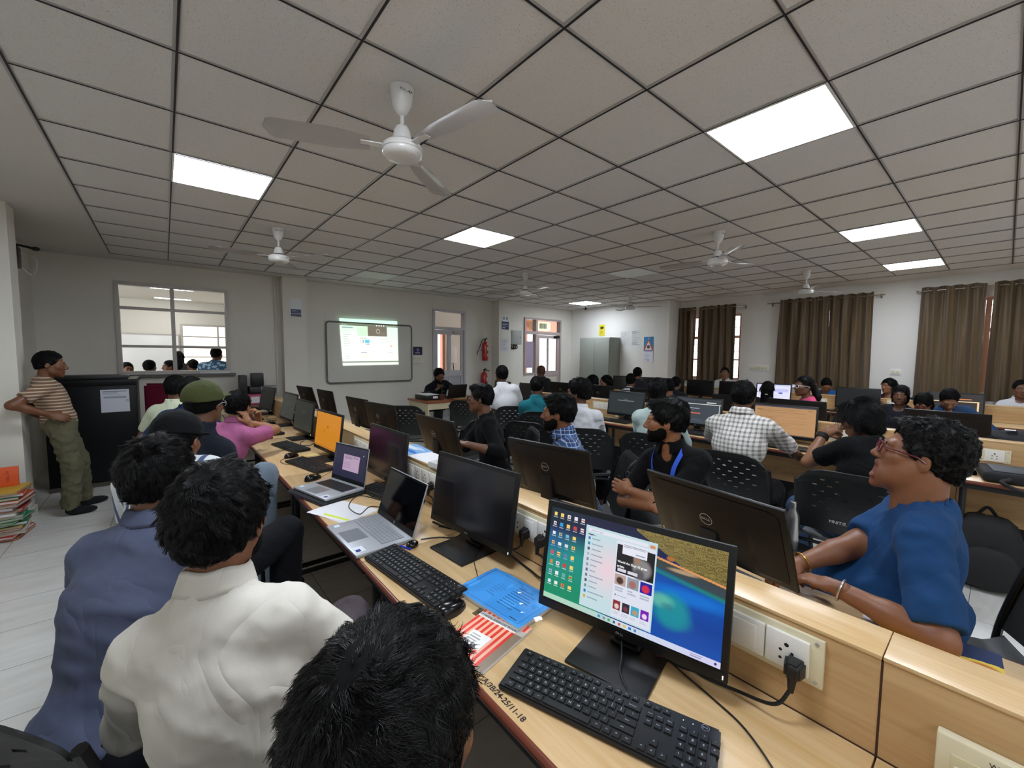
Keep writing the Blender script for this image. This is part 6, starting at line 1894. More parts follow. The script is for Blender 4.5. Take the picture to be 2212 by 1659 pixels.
r.rect(0, .855, 1, .90, '#66705f'); r.lines(.02, .865, .12, .89, 1, '#e8f0e0', 2); r.lines(.78, .865, .98, .89, 1, '#d8e4d4', 2)
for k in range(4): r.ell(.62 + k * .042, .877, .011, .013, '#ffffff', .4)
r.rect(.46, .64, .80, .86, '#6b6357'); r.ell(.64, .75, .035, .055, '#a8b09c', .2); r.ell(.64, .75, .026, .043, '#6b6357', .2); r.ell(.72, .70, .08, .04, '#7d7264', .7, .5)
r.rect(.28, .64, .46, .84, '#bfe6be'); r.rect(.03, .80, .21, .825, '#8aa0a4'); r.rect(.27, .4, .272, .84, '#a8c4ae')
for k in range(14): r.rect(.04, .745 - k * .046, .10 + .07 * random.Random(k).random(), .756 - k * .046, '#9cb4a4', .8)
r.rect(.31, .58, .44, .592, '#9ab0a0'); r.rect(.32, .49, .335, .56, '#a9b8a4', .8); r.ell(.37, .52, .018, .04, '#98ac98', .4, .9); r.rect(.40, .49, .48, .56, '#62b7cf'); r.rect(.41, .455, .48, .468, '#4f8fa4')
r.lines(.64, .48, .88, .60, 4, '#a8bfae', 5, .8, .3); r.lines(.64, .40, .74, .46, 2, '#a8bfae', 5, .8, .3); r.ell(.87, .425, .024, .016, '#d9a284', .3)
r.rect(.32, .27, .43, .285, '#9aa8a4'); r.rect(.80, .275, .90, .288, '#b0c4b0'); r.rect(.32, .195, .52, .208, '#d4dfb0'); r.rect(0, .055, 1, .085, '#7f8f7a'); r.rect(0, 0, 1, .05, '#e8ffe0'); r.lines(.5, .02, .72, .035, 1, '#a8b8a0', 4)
y_ = 8.2545 - 8.26
pim = thing('projected_image', 'bright pale green projected browser page overlapping the whiteboard top', 'projection', (3.22, 8.2445, 1.84))  # self-glowing sheet just off the board; the projector's light is put into its colour
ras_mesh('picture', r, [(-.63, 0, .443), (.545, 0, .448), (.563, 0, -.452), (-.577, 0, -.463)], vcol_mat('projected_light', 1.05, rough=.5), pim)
# pillar notice, small placards
r = Ras(30, 40, '#dfe3e6'); r.rect(.1, .0, .95, .42, '#1b2550'); r.rect(.12, .14, .93, .165, '#dfe3ea'); r.lines(.2, .28, .8, .36, 1, '#aab2cc', 3); r.lines(.2, .04, .8, .10, 1, '#aab2cc', 3)
placard(1.80, 8.072, 2.40, .20, .30, r, 'shiny notice with navy lower half on the pillar')
r = Ras(30, 20, '#191c40'); r.ell(.5, .6, .1, .2, '#8a90b4', .5); r.rect(.25, .18, .75, .28, '#c3c8dc')
placard(4.255, 8.294, 1.68, .22, .18, r, 'small navy placard between the whiteboard and the glass door')
r = Ras(26, 34, '#1f2c58'); r.lines(.1, .05, .9, .45, 3, '#c9d0e4', 2, .9, .35); r.rect(.1, .55, .9, .6, '#c9d0e4'); r.rect(.0, .60, 1, 1, '#e2e3e4'); r.ell(.3, .8, .14, .12, '#8d8f90', .3); r.ell(.75, .8, .14, .12, '#8d8f90', .3)
placard(6.47, 7.992, 2.40, .22, .34, r, 'small navy and white placard high on the second pillar')
r = Ras(26, 34, '#d9d7da'); r.lines(.12, .1, .88, .9, 8, '#a3a3ac', 6, .8, .35)
placard(6.46, 7.992, 1.85, .24, .32, r, 'white typed sheet below the navy placard on the second pillar')
def wallswitch(x, y, z, w, h, n, label, axis='Y'):
    t = thing('switch_panel', label, 'switch panel', (x, y, z), 0)
    f = (lambda a, b, c: (a, b, c)) if axis == 'Y' else (lambda a, b, c: (b, a, c))
    def bx(mb, a0, b0, c0, a1, b1, c1, m, bv): mb.box(f(a0, b0, c0), f(a1, b1, c1), m, bv)
    mb = MB(); bx(mb, -w / 2, -.012, -h / 2, w / 2, 0, h / 2, M_sw, .003); mb.build('plate', t)
    for k in range(n):
        xx = (k - (n - 1) / 2) * w * .9 / n
        mb = MB(); bx(mb, xx - w * .3 / n, -.017, -h * .25, xx + w * .3 / n, -.011, h * .25, M_cream, .001); mb.build('switch', t)
    return t
wallswitch(4.25, 8.30, 1.515, .20, .07, 3, 'upper row of small switches beside the glass door')
wallswitch(4.26, 8.30, 1.405, .22, .07, 5, 'lower row of small switches beside the glass door')
wallswitch(9.75, 3.40, 1.37, .38, .13, 5, 'white socket strip on the wall right of the left curtains', 'X')
wallswitch(9.75, 1.24, 1.36, .14, .10, 2, 'small white switch plate between middle and right curtains', 'X')
t = thing('distribution_box', 'grey metal electrical box on the front wall right of the second pillar', 'electrical box', (7.0, 8.23, 2.06))
mb = MB(); mb.box((-.16, -.07, -.18), (.16, .07, .18), mat('grey_box', '#a5a8a3', rough=.45), .008); mb.build('body', t)
mb = MB(); mb.lathe([(.012, 0), (.010, .006), (0, .007)], M_dark, 12, T(.12, -.07, 0) @ RX(PI / 2)); mb.build('lock', t)
mb = MB(); 
for q in range(4): mb.tube(bez([(-.12 + q * .05, 0, -.18), (-.12 + q * .06, -.01, -.24 - .01 * q), (-.14 + q * .03, .03, -.30)], 5), .012, M_dark, 6)
mb.build('cables', t)
M_red = mat('extinguisher_red', '#b01a1e', rough=.25, coat=.4)
def extinguisher(x, y, z, s, label, mounted=True, horn=True):
    t = thing('fire_extinguisher', label, 'fire extinguisher', (x, y, z), 0, 'red fire extinguishers'); t.scale = (s, s, s)
    mb = MB(); mb.lathe([(0, -.25), (.06, -.25), (.075, -.235), (.078, -.2), (.078, .14), (.07, .19), (.045, .225), (.022, .24), (.022, .26)], M_red, 28); mb.build('cylinder', t)
    mb = MB(); mb.lathe([(.0785, -.12), (.0785, .10)], mat('extinguisher_label', '#d9dcc8', rough=.4), 28, RZ(R(0)), cap=False); 
    lab = MB(); vs = []; fs = []
    for k in range(9):
        a = R(-80 + k * 12)
        vs += [(.0792 * math.cos(a), .0792 * math.sin(a), -.14), (.0792 * math.cos(a), .0792 * math.sin(a), .10)]
    for k in range(8): fs.append((k * 2, k * 2 + 2, k * 2 + 3, k * 2 + 1))
    lab.add(vs, fs, mat('extinguisher_label', '#d9dcc8', rough=.4)); vs2 = [(v[0] * 1.004, v[1] * 1.004, v[2] * .35 - .02) for v in vs]; lab.add(vs2, fs, mat('label_dark', '#4a4038', rough=.5)); lab.build('label', t)
    mb = MB(); mb.lathe([(.018, .255), (.02, .27), (.02, .30), (.01, .305)], M_dark, 14); mb.box((-.012, -.10, .30), (.012, .03, .312), M_dark, .003); mb.tube([(0, .02, .29), (0, -.08, .335)], .007, M_dark); mb.build('valve', t)
    mb = MB(); mb.tube(bez([(-.02, 0, .285), (-.10, -.02, .27), (-.17, -.02, .12), (-.24, -.01, -.04), (-.25, 0, -.10)] if horn else [(.0, -.02, .28), (.09, -.03, .27), (.14, -.03, .26)], 6), .0095, M_dark, 8); mb.build('hose', t)
    mb = MB(); mb.box((-.03, .06, .0), (.03, .12 / 1, .03), M_dark); mb.build('bracket', t, smooth=False)
    return t
extinguisher(6.0, 8.19, 1.70, .95, 'upper red fire extinguisher with angled hose on the wall right of the glass door')
extinguisher(5.98, 8.19, .95, 1.0, 'lower red fire extinguisher standing behind the men, right of the glass door', horn=False)
# steel cupboard
M_steel = mat('grey_steel_cupboard', '#8b8e85', rough=.45, metal=.1, var=.03)
t = thing('steel_cupboard', 'grey two door steel cupboard in the far corner', 'cupboard', (8.975, 7.05, 0))
mb = MB(); mb.box((-.225, -.50, .06), (.215, .50, 2.08), M_steel, .004); mb.box((-.20, -.48, 0), (.2, .48, .06), M_dark); mb.build('body', t)
for s in (-1, 1):
    mb = MB(); mb.box((-.243, min(s * .004, s * .485), .10), (-.225, max(s * .004, s * .485), 2.05), M_steel, .003); d = mb.build('door', t)
    if s < 0: mb = MB(); mb.tube([(-.26, -.03, 1.02), (-.26, -.03, 1.12)], .007, M_dark); mb.tube([(-.26, -.03, 1.07), (-.243, -.03, 1.07)], .005, M_dark); mb.build('door_handle', d)
r = Ras(24, 40, '#e2d23a'); r.rect(0, 0, 1, .03, '#b8a820'); r.ell(.5, .72, .3, .12, '#3a3618', .2); r.rect(.3, .55, .42, .65, '#3a3618'); r.lines(.15, .1, .85, .45, 4, '#6a6020', 3, .9, .4)
placard(9.196, 7.16, 2.30, .20, .30, r, 'yellow camera warning poster above the steel cupboard', axis='X')
r = Ras(36, 48, '#dcdbd6'); r.lines(.08, .05, .92, .95, 16, '#9a9a98', 3, .8, .35)
placard(9.196, 6.42, 2.05, .28, .40, r, 'left white typed notice on the end wall', axis='X')
r = Ras(36, 48, '#dcdbd6'); r.lines(.08, .05, .92, .95, 14, '#96969a', 8, .8, .4)
placard(9.196, 6.09, 2.06, .27, .40, r, 'right white typed notice on the end wall', axis='X')
r = Ras(50, 110, '#e3e1ea')
r.rect(0, .45, 1, 1, '#2f8bc0'); r.msk((r.V > .45) * (np.abs(r.U - .5) < (.92 - r.V) * 1.2).astype(float), '#c8552e'); r.msk((r.V > .45) * (np.abs(r.U - .5) < (.84 - r.V) * 1.05).astype(float), '#e9dcd8'); r.ell(.5, .60, .16, .07, '#54464e', .3); r.ell(.5, .93, .09, .035, '#c99a90', .3); r.rect(0, .445, 1, .475, '#3a3a66'); r.rect(.1, .40, .9, .42, '#8a8fc8'); r.lines(.1, .06, .9, .38, 6, '#b9b9d0', 4, .8, .35); r.ell(.5, .07, .06, .02, '#2c2c3c', .3)
placard(9.19, 5.72, 1.77, .26, .62, r, 'blue and orange wall calendar with white date sheet', 'calendar', 'calendar', axis='X')
mb = MB(); mb.ell((0, 0, 0), (.03, .03, .03), M_dark); mb.box((-.01, -.01, 0), (.01, .01, .05), M_dark); o = mb.build('security_camera', None, loc=(8.9, 7.5, H - .05)); tag(o, 'tiny dark ceiling camera near the far room corner', 'security camera')
# ================================================================== PODIUM DESK
t = thing('podium_desk', 'teacher desk with red-brown top and cream panels before the glass door', 'desk', (4.10, 6.81, 0))
M_redtop = wood_mat('podium_top', '#9a5430', '#7a3c1e', along='X'); M_pan = mat('podium_cream_laminate', '#cdbf9c', rough=.5, var=.03)
mb = MB(); mb.box((-.63, -.39, .745), (.63, .38, .78), M_redtop, .004); mb.build('top', t)
mb = MB(); mb.box((-.61, -.37, .04), (-.585, .36, .745), M_pan); mb.build('side_panel', t, smooth=False)
mb = MB(); mb.box((.585, -.37, .04), (.61, .36, .745), M_pan); mb.build('side_panel', t, smooth=False)
mb = MB(); mb.box((-.585, -.365, .63), (.585, -.35, .745), M_pan); mb.build('front_panel', t, smooth=False)
mb = MB(); mb.box((-.58, -.10, .56), (-.1, .3, .60), M_blk); mb.build('keyboard_shelf', t, smooth=False)
t = thing('file_tray', 'black box with white papers on the left end of the teacher desk', 'tray', (3.66, 6.80, .78))
mb = MB(); mb.box((-.13, -.2, 0), (.15, .2, .09), M_blk, .004); mb.build('box', t); mb = MB(); mb.box((-.13, -.2, .091), (.14, .19, .10), M_paperw, 0, RZ(.08)); mb.build('papers', t, smooth=False); mb = MB(); mb.box((.02, -.206, .03), (.12, -.2, .07), M_paperw); mb.build('label', t, smooth=False)
t = thing('plant_pot', 'small brown clay pot with a thin plant on the teacher desk', 'potted plant', (3.84, 6.56, .78))
mb = MB(); mb.lathe([(0, 0), (.035, 0), (.055, .085), (.06, .10), (.052, .10), (.045, .09), (0, .088)], mat('clay_brown', '#5a3426', rough=.7), 20); mb.build('pot', t)
mb = MB(); mb.tube([(0, 0, .08), (.005, 0, .20), (-.01, .01, .30)], .003, mat('plant_stem', '#46503a', rough=.7), 6)
for a, z0 in ((0, .15), (2, .2), (4, .25), (1, .28)): mb.ell((.03 * math.cos(a), .03 * math.sin(a), z0), (.03, .012, .004), mat('plant_leaf', '#3c4a30', rough=.6), RZ(a) @ T(0, 0, 0) if False else None)
mb.build('plant', t)
t = thing('laptop', 'big black open laptop on the teacher desk with its back to the class', 'laptop', (4.22, 6.80, .78), R(180))
mb = MB(); mb.box((-.19, -.13, 0), (.19, .13, .022), M_blk, .004); mb.build('base', t)
mb = MB(); mb.box((-.20, .13, .02), (.20, .142, .27), M_blk, .004, T(0, 0, 0) @ Matrix.Translation((0, .13, .02)) @ RX(R(-14)) @ Matrix.Translation((0, -.13, -.02))); mb.build('lid', t)
t = thing('black_pouch', 'crumpled black bag beside the pot on the teacher desk', 'bag', (3.75, 7.02, .78))
mb = MB(); mb.ell((0, 0, .06), (.12, .09, .06), mat('black_fabric', '#121214')); mb.ell((.08, .03, .09), (.07, .05, .03), mat('black_fabric', '#121214')); mb.build('body', t)
t = thing('notebook', 'pale closed notebook near the laptop on the teacher desk', 'notebook', (4.22, 6.53, .78), R(5))
mb = MB(); mb.box((-.12, -.08, 0), (.12, .08, .012), mat('kraft_cover', '#a8925e', rough=.7), .001); mb.build('cover', t)
# ================================================================== LEFT SIDE
M_rack = mat('rack_black', '#08090a', rough=.45, spec=.25, bump=.06, bscale=80)
t = thing('rack_cabinet', 'tall black metal equipment cabinet with a white paper sheet taped on', 'cabinet', (-.665, 7.22, 0))
mb = MB(); mb.box((-.385, -.37, .05), (.385, .40, 1.27), M_rack, .006); mb.build('body', t)
mb = MB(); mb.box((-.39, -.375, 0), (.39, .405, .05), mat('rack_plinth', '#4a4338', rough=.6)); mb.build('plinth', t, smooth=False)
mb = MB(); mb.box((-.39, -.378, 1.20), (.39, .40, 1.275), M_rack, .006); mb.build('top_panel', t)
mb = MB(); mb.box((-.37, -.383, .07), (.37, -.371, 1.18), M_rack, .003); d = mb.build('door', t)
mb = MB(); mb.lathe([(.02, 0), (.018, .004), (0, .005)], M_logo, 16, T(.30, -.384, 1.02) @ RX(PI / 2)); mb.build('lock', d)
r = Ras(50, 60, '#d3d5e0'); r.rect(.08, .9, .92, .94, '#7d818c'); r.lines(.08, .76, .92, .88, 2, '#8c909c', 3, .8, .3); r.rect(.1, .55, .9, .70, '#9da1ae'); r.rect(.105, .555, .895, .62, '#d3d5e0'); r.rect(.1, .62, .9, .63, '#8c909c')
placard(-.47, 6.833, 1.02, .25, .27, r, 'white printed sheet taped on the black cabinet', 'paper_sheet', 'paper')
t = thing('flat_case', 'flat black case lying on top of the black cabinet', 'case', (-.68, 7.10, 1.276))
mb = MB(); mb.box((-.37, -.2, 0), (.33, .2, .045), M_blk, .006); mb.build('body', t)
t = thing('paper_stack', 'white paper stack lying on the interior window sill at its right end', 'paper', (.62, 8.245, 1.272))
for q in range(3): mb = MB(); mb.box((-.2, -.04, q * .011), (.2, .045, q * .011 + .01), M_paperw, .001, RZ(.02 * q)); mb.build('sheet', t)
t = thing('papers_on_sill', 'scattered papers on the middle of the interior window sill', 'paper', (-.08, 8.245, 1.272))
for q in range(2): mb = MB(); mb.box((-.15, -.04, q * .006), (.15, .04, q * .006 + .005), M_paperw, 0, RZ(.05 * q)); mb.build('sheet', t)
t = thing('office_chair', 'maroon padded office chair behind the black cabinet side', 'chair', (-.08, 6.9, 0), R(-20))
M_mar = cloth('maroon_fabric', '#5e1226')
mb = MB()
bm = bmesh.new(); bmesh.ops.create_cube(bm, size=1)
for v in bm.verts: v.co = Vector((v.co.x * .42, v.co.y * .07 + .18, v.co.z * .56 + .92))
bmesh.ops.bevel(bm, geom=bm.edges[:], offset=.03, segments=4, affect='EDGES'); mb.bm(bm, M_mar); mb.build('backrest', t)
mb = MB(); mb.box((-.23, -.24, .44), (.23, .2, .52), M_mar, .03, seg=3); mb.build('seat', t)
mb = MB(); mb.tube([(0, 0, .44), (0, 0, .10)], .03, M_blk, 12); mb.tube([(0, .2, .47), (0, .24, .6), (0, .22, .75)], .015, M_blk); mb.build('column', t)
for k in range(5): a = k * 2 * PI / 5; mb = MB(); mb.tube([(0, 0, .10), (.28 * math.cos(a), .28 * math.sin(a), .07)], [.022, .014], M_blk, 8); mb.ell((.28 * math.cos(a), .28 * math.sin(a), .03), (.03, .03, .03), M_blk); mb.build('leg', t)
# side table with UPS and boxes near the pillar
t = thing('side_table', 'low brown-fronted table against the front wall behind the farthest monitor', 'table', (1.17, 7.95, 0))
mb = MB(); mb.box((-.55, -.33, .745), (.40, .30, .77), mat('dull_brown_top', '#7a5140', rough=.5), .003); mb.build('top', t)
mb = MB(); mb.box((-.54, -.32, .02), (-.50, .28, .745), M_pan); mb.box((.35, -.32, .02), (.39, .28, .745), M_pan); mb.box((-.5, -.31, .3), (.35, -.29, .69), M_pan); mb.build('panels', t, smooth=False)
t = thing('speaker_box', 'black box on top of the printer against the front wall', 'speaker', (1.17, 8.02, 1.06)); mb = MB(); mb.box((-.085, -.09, 0), (.085, .09, .21), M_blk, .006); mb.build('body', t)
t = thing('printer', 'dark and grey printer under the black box by the pillar', 'printer', (1.2, 8.0, .94)); mb = MB(); mb.box((-.16, -.14, 0), (.0, .14, .11), M_blk, .006); mb.box((.0, -.14, 0), (.24, .14, .115), mat('printer_grey', '#8d8f92', rough=.5), .006); mb.build('body', t); mb = MB(); mb.box((-.15, -.17, .03), (.2, -.14, .05), M_blk); mb.build('paper_slot', t)
t = thing('computer_tower', 'slim black computer tower standing left of the printer', 'computer', (.97, 7.98, .94)); mb = MB(); mb.box((-.055, -.12, 0), (.04, .14, .30), mat('tower_black', '#1c1d20', rough=.5), .004); mb.build('case', t)
t = thing('file_box', 'pink file box with a white label on the side table', 'box', (1.12, 7.86, .77)); M_pinkb = mat('pink_box', '#b04a6a', rough=.6)
mb = MB(); mb.box((-.24, -.10, 0), (.15, .25, .165), M_pinkb, .004); mb.build('box', t); mb = MB(); mb.box((-.08, -.104, .03), (.04, -.1, .13), M_paperw); mb.build('label', t, smooth=False)
# wall mounted thing at upper left
t = thing('wall_projector_mount', 'small black device with dangling wire high on the left wall', 'device', (-1.27, 6.75, 2.62))
mb = MB(); mb.box((0, -.08, -.14), (.14, .08, .08), M_blk, .01); mb.build('body', t)
mb = MB(); mb.tube(bez([(.06, 0, -.14), (.07, .0, -.22), (.05, .01, -.3)], 5), .006, M_cab, 6); mb.tube(bez([(.12, .05, .03), (.24, .1, -.02), (.22, .08, -.2), (.12, .04, -.1)], 6), .003, M_white, 6); mb.build('wire', t)
mb = MB(); mb.tube([(.0, 0, .06), (.10, .05, .11), (.22, .05, .09)], .012, M_blk, 8); mb.ell((.25, .05, .085), (.035, .025, .022), M_blk); mb.build('arm', t)
# pile of files at the left edge
cols_f = ['#d9662a', '#2f8a66', '#b83a2c', '#c9a23a', '#7a2430', '#3c5a80', '#d8d4cc', '#c25a34', '#2f7a5c', '#8a2c48', '#b9b06a', '#a84632']
rnd = random.Random(11)
zc = 0.
for k in range(17):
    h = .018 + .012 * rnd.random(); w = .25 + .03 * rnd.random()
    c = rnd.choice(cols_f)
    t = thing('file_folder', 'worn coloured file in the messy pile at the left edge' , 'file', (-1.135 + .03 * rnd.random(), 5.46 + .05 * rnd.random(), zc), R(rnd.uniform(-14, 14)), 'messy pile of coloured files')
    mb = MB(); mb.box((-w / 2 + .006, -.17, .003), (w / 2 - .004, .165, h - .003), M_paperw if k % 2 else mat('aged_paper', '#b9b19c', rough=.8), .001); mb.build('pages', t, smooth=False)
    mc = mat('file_' + c[1:], c, rough=.55, var=.08, vscale=9)
    mb = MB(); mb.box((-w / 2, -.175, 0), (w / 2, .175, .002), mc); mb.box((-w / 2, -.175, h - .002), (w / 2, .175, h), mc, 0, RX(R(rnd.uniform(-1.5, 1.5)))); mb.box((-w / 2, -.175, 0), (-w / 2 + .003, .175, h), mc); mb.build('cover', t, smooth=False)
    zc += h + .0015
t = thing('orange_file', 'bright orange file standing on top of the messy file pile', 'file', (-1.13, 5.56, zc), R(4))
mb = MB(); mb.box((-.13, -.012, .0), (.10, .012, .17), mat('bright_orange_file', '#e2591c', rough=.5), .002, RX(R(-8))); mb.build('cover', t)
mb = MB(); mb.box((-.105, .002, .01), (.09, .02, .155), M_paperw, .001, RX(R(-8))); mb.build('pages', t, smooth=False)
mb = MB()
for q in range(7): mb.tube(bez([(.030 + .010 * math.sin(q * 2.1), -.0135 - (.04 + q * .014) * math.tan(R(8)) * -1 - .0005, .04 + q * .014), (.045, -.0135 + (.046 + q * .014) * math.tan(R(8)), .046 + q * .014), (.036 - .008 * math.cos(q), -.0135 + (.05 + q * .014) * math.tan(R(8)), .050 + q * .014)], 3), .0012, mat('file_ink', '#7a2a10', rough=.6), 5)
mb.build('ink_marks', t)
# ================================================================== BAGS, BOTTLE, TOWER
def backpack(x, y, rz, label, cols=('#15171b', '#22303c'), s=1., z=0.):
    t = thing('backpack', label, 'backpack', (x, y, z), R(rz)); t.scale = (s, s, s)
    m1 = mat('bag_' + cols[0][1:], cols[0], rough=.75, bump=.4, bscale=300); m2 = mat('bag_' + cols[1][1:], cols[1], rough=.75, bump=.4, bscale=300)
    def blob(cx, cy, cz, wx, wy, wz, m, nm):
        g = MB(); bm = bmesh.new(); bmesh.ops.create_cube(bm, size=1)
        bmesh.ops.subdivide_edges(bm, edges=bm.edges[:], cuts=5, use_grid_fill=True)
        for v in bm.verts:
            p = v.co * 2; q = Vector([math.copysign(abs(c) ** 1., c) for c in p]); L = (abs(p.x) ** 4 + abs(p.y) ** 4 + abs(p.z) ** 4) ** .25
            q = q / L; n = noise.noise(q * 2.2 + Vector((x, y, 0))) * .06
            tz = 1 - .18 * max(0, q.z)
            v.co = Vector((cx + q.x * wx * (tz + n), cy + q.y * wy * (tz + n), cz + q.z * wz * (1 + n)))
        g.bm(bm, m); return g.build(nm, t, ang=80)
    blob(0, 0, .22, .155, .10, .22, m1, 'main_compartment'); blob(0, .10, .15, .12, .05, .125, m2, 'front_pocket')
    for sx in (-1, 1):
        mb = MB(); mb.tube(bez([(sx * .07, -.08, .40), (sx * .10, -.16, .30), (sx * .11, -.15, .14), (sx * .09, -.09, .05)], 6), .014, m1, 8); mb.build('strap', t)
    mb = MB(); mb.tube(bez([(-.04, -.04, .43), (0, -.04, .48), (.04, -.04, .43)], 6), .009, m1, 8); mb.build('handle', t)
    return t
backpack(2.95, 1.98, 120, 'dark blue-black backpack on the floor behind the man with the blue lanyard', ('#14181e', '#1c2e40'))
backpack(4.38, .02, 100, 'black backpack on the floor under the right end of the middle desk row', ('#0e0e10', '#121214'), 1.15)
backpack(3.02, 2.78, 200, 'black bag hanging low beside the white tunic person', ('#101012', '#141416'), .95)
t = thing('laptop_bag', 'black laptop bag lying on the middle desk row at right', 'laptop bag', (4.48, -.13, ZD), R(8))
mf = mat('black_fabric', '#121214', rough=.8, bump=.3, bscale=400)
mb = MB(); mb.box((-.19, -.22, 0), (.17, .22, .075), mf, .03, seg=4); mb.build('body', t)
mb = MB(); mb.box((-.15, -.16, .074), (.12, .17, .082), mat('bag_grey_panel', '#3c4044', rough=.6), .004); mb.build('panel', t)
mb = MB(); mb.tube(bez([(-.19, .1, .04), (-.26, .14, .02), (-.28, -.02, -.03), (-.2, -.15, .03)], 8), .012, mf, 8); mb.build('strap', t)
t = thing('jacket_bag', 'slouched black fabric bag with a white tag on the far side of the middle desks', 'bag', (5.42, -.12, ZD + .0))
mb = MB(); bm = bmesh.new(); bmesh.ops.create_uvsphere(bm, u_segments=28, v_segments=16, radius=1)
for v in bm.verts:
    n = noise.noise(v.co * 2.4) * .22 + noise.noise(v.co * 6) * .06
    v.co = Vector((v.co.x * .17 * (1 + n), v.co.y * .30 * (1 + n), .12 + v.co.z * .125 * (1 + n)))
mb.bm(bm, mf); mb.build('body', t, ang=80)
mb = MB(); mb.box((-.03, .02, 0), (.03, .08, .003), M_paperw, 0, T(-.06, .02, .25)); mb.build('tag', t, smooth=False)
t = thing('water_bottle', 'tall brushed steel water bottle standing beside the chair of the checked-shirt man', 'bottle', (2.92, .79, .0))
M_ss = mat('brushed_steel', '#b4b4b2', rough=.28, metal=.95)
mb = MB(); mb.lathe([(0, .40), (.034, .40), (.036, .405), (.036, .58), (.033, .61), (.018, .645), (.017, .66), (.0, .66)], M_ss, 24); b = mb.build('body', t)
mb = MB(); mb.lathe([(.0185, .652), (.0185, .685), (.016, .69), (0, .69)], M_ss, 20); mb.build('cap', t)
for k in kids(t): k.location.z = -.40
t.location = (2.92, .79, .43)
t2 = thing('stool', 'dark low stool carrying the steel bottle between the chairs', 'stool', (2.92, .79, 0))
mb = MB(); mb.lathe([(0, .41), (.12, .41), (.12, .43), (0, .43)], M_blk, 20); mb.build('seat', t2)
for k in range(3): a = k * 2 * PI / 3; mb = MB(); mb.tube([(.08 * math.cos(a), .08 * math.sin(a), .41), (.12 * math.cos(a), .12 * math.sin(a), 0)], .011, M_blk, 8); mb.build('leg', t2)
def tower(x, y, rz, label):
    t = thing('computer_tower', label, 'computer', (x, y, 0), R(rz), 'black computer towers under the desks')
    mb = MB(); mb.box((-.09, -.18, 0), (.09, .18, .36), M_blk, .004); mb.build('case', t)
    mb = MB(); M = T(-.0905, 0, .20) @ SMB; ring(mb, .018, .020, 0, .0006, M_logo, M); dell(mb, .010, M_logo, M); mb.build('logo', t)
    return t
tower(4.45, 1.05, 0, 'black tower with round logo under the middle desk by the steel bottle')
tower(4.5, 2.6, 0, 'black tower under the middle desk below the slate page monitor')
cable([(4.4, 1.4, .3), (4.2, 1.3, .12), (4.1, 1.15, .2), (4.25, 1.0, .1), (4.1, .9, .25)], .004, 'tangled black wires on the floor under the middle desk')
M_gpad = mat('paper_grey', '#d8dbe0')
t = thing('paper_pad', 'small white-blue packet beside the hand of the checked-shirt man', 'packet', (4.5, .98, ZD), R(20))
mb = MB(); mb.box((-.08, -.05, 0), (.08, .05, .012), M_gpad, .002); mb.build('sheet', t)
t = thing('paper_sheet', 'white papers on the middle desk left of the dark search keyboard', 'paper', (4.45, 3.62, ZD), R(10)); mb = MB(); mb.box((-.14, -.10, 0), (.14, .10, .004), M_paperw); mb.build('sheet', t, smooth=False)
# ================================================================== THE PEOPLE IN THE ROOM
def pl_stripes(nt, v, c1, c2, period=.032, duty=.45, axis=2, ang=0.):
    s = _sep(nt, v, ang); return _mix(nt, _band(nt, s.outputs[axis], period, duty), rgb(c1), rgb(c2))
def pl_plaid(nt, v, base, dark, light, p=.075):
    s = _sep(nt, v, .5)
    c = rgb(base)
    f = _math(nt, 'ADD', _band(nt, s.outputs[0], p, .5), _band(nt, s.outputs[2], p, .5))
    col = _mix(nt, _math(nt, 'MULTIPLY', f, .5), rgb(base), rgb(dark))
    l = _math(nt, 'MAXIMUM', _math(nt, 'MAXIMUM', _band(nt, s.outputs[0], p, .07, .2), _band(nt, s.outputs[2], p, .07, .2)), _math(nt, 'MAXIMUM', _band(nt, s.outputs[0], p, .04, .75), _band(nt, s.outputs[2], p, .04, .75)))
    return _mix(nt, _math(nt, 'MULTIPLY', l, .7), col, rgb(light))
def pl_check(nt, v, base, dark, p=.03):
    s = _sep(nt, v, .0)
    f = _math(nt, 'ADD', _band(nt, s.outputs[1], p, .42), _band(nt, s.outputs[2], p, .42))
    return _mix(nt, _math(nt, 'MULTIPLY', f, .5), rgb(base), rgb(dark))
def pl_vstripes(nt, v):
    s = _sep(nt, v, .6); return _mix(nt, _band(nt, s.outputs[0], .06, .35), rgb('#d6d8da'), rgb('#3f5378'))
def pl_print(nt, v):
    n = nt.nodes.new('ShaderNodeTexVoronoi'); n.inputs['Scale'].default_value = 16; nt.links.new(v, n.inputs['Vector'])
    return _mix(nt, _math(nt, 'GREATER_THAN', n.outputs['Distance'], .42), rgb('#9fc6dc'), rgb('#3d5f86'))
M_slate = cloth('shirt_slate_blue', '#50566c', var=.08, vscale=4)
M_cream_s = cloth('shirt_cream_white', '#cfcabf', var=.03)
M_blk_s = cloth('shirt_black', '#08080a', rough=.95)
M_jean = cloth('jeans_blue', '#3c4f6c', var=.12, vscale=8)
M_lj = cloth('jeans_pale', '#74828f', var=.12, vscale=8)
M_grey_t = cloth('trousers_grey_brown', '#4b4246', var=.05)
M_dk_t = cloth('trousers_black', '#131317')
M_olive_t = cloth('trousers_olive', '#625f4a', var=.1, vscale=6)
CHX = []
def seat_chair(p, hip, yaw, label, writing=None, back=.0):
    y = R(yaw)
    return chair(hip[0] - math.cos(y) * back, hip[1] - math.sin(y) * back, yaw, label, writing)
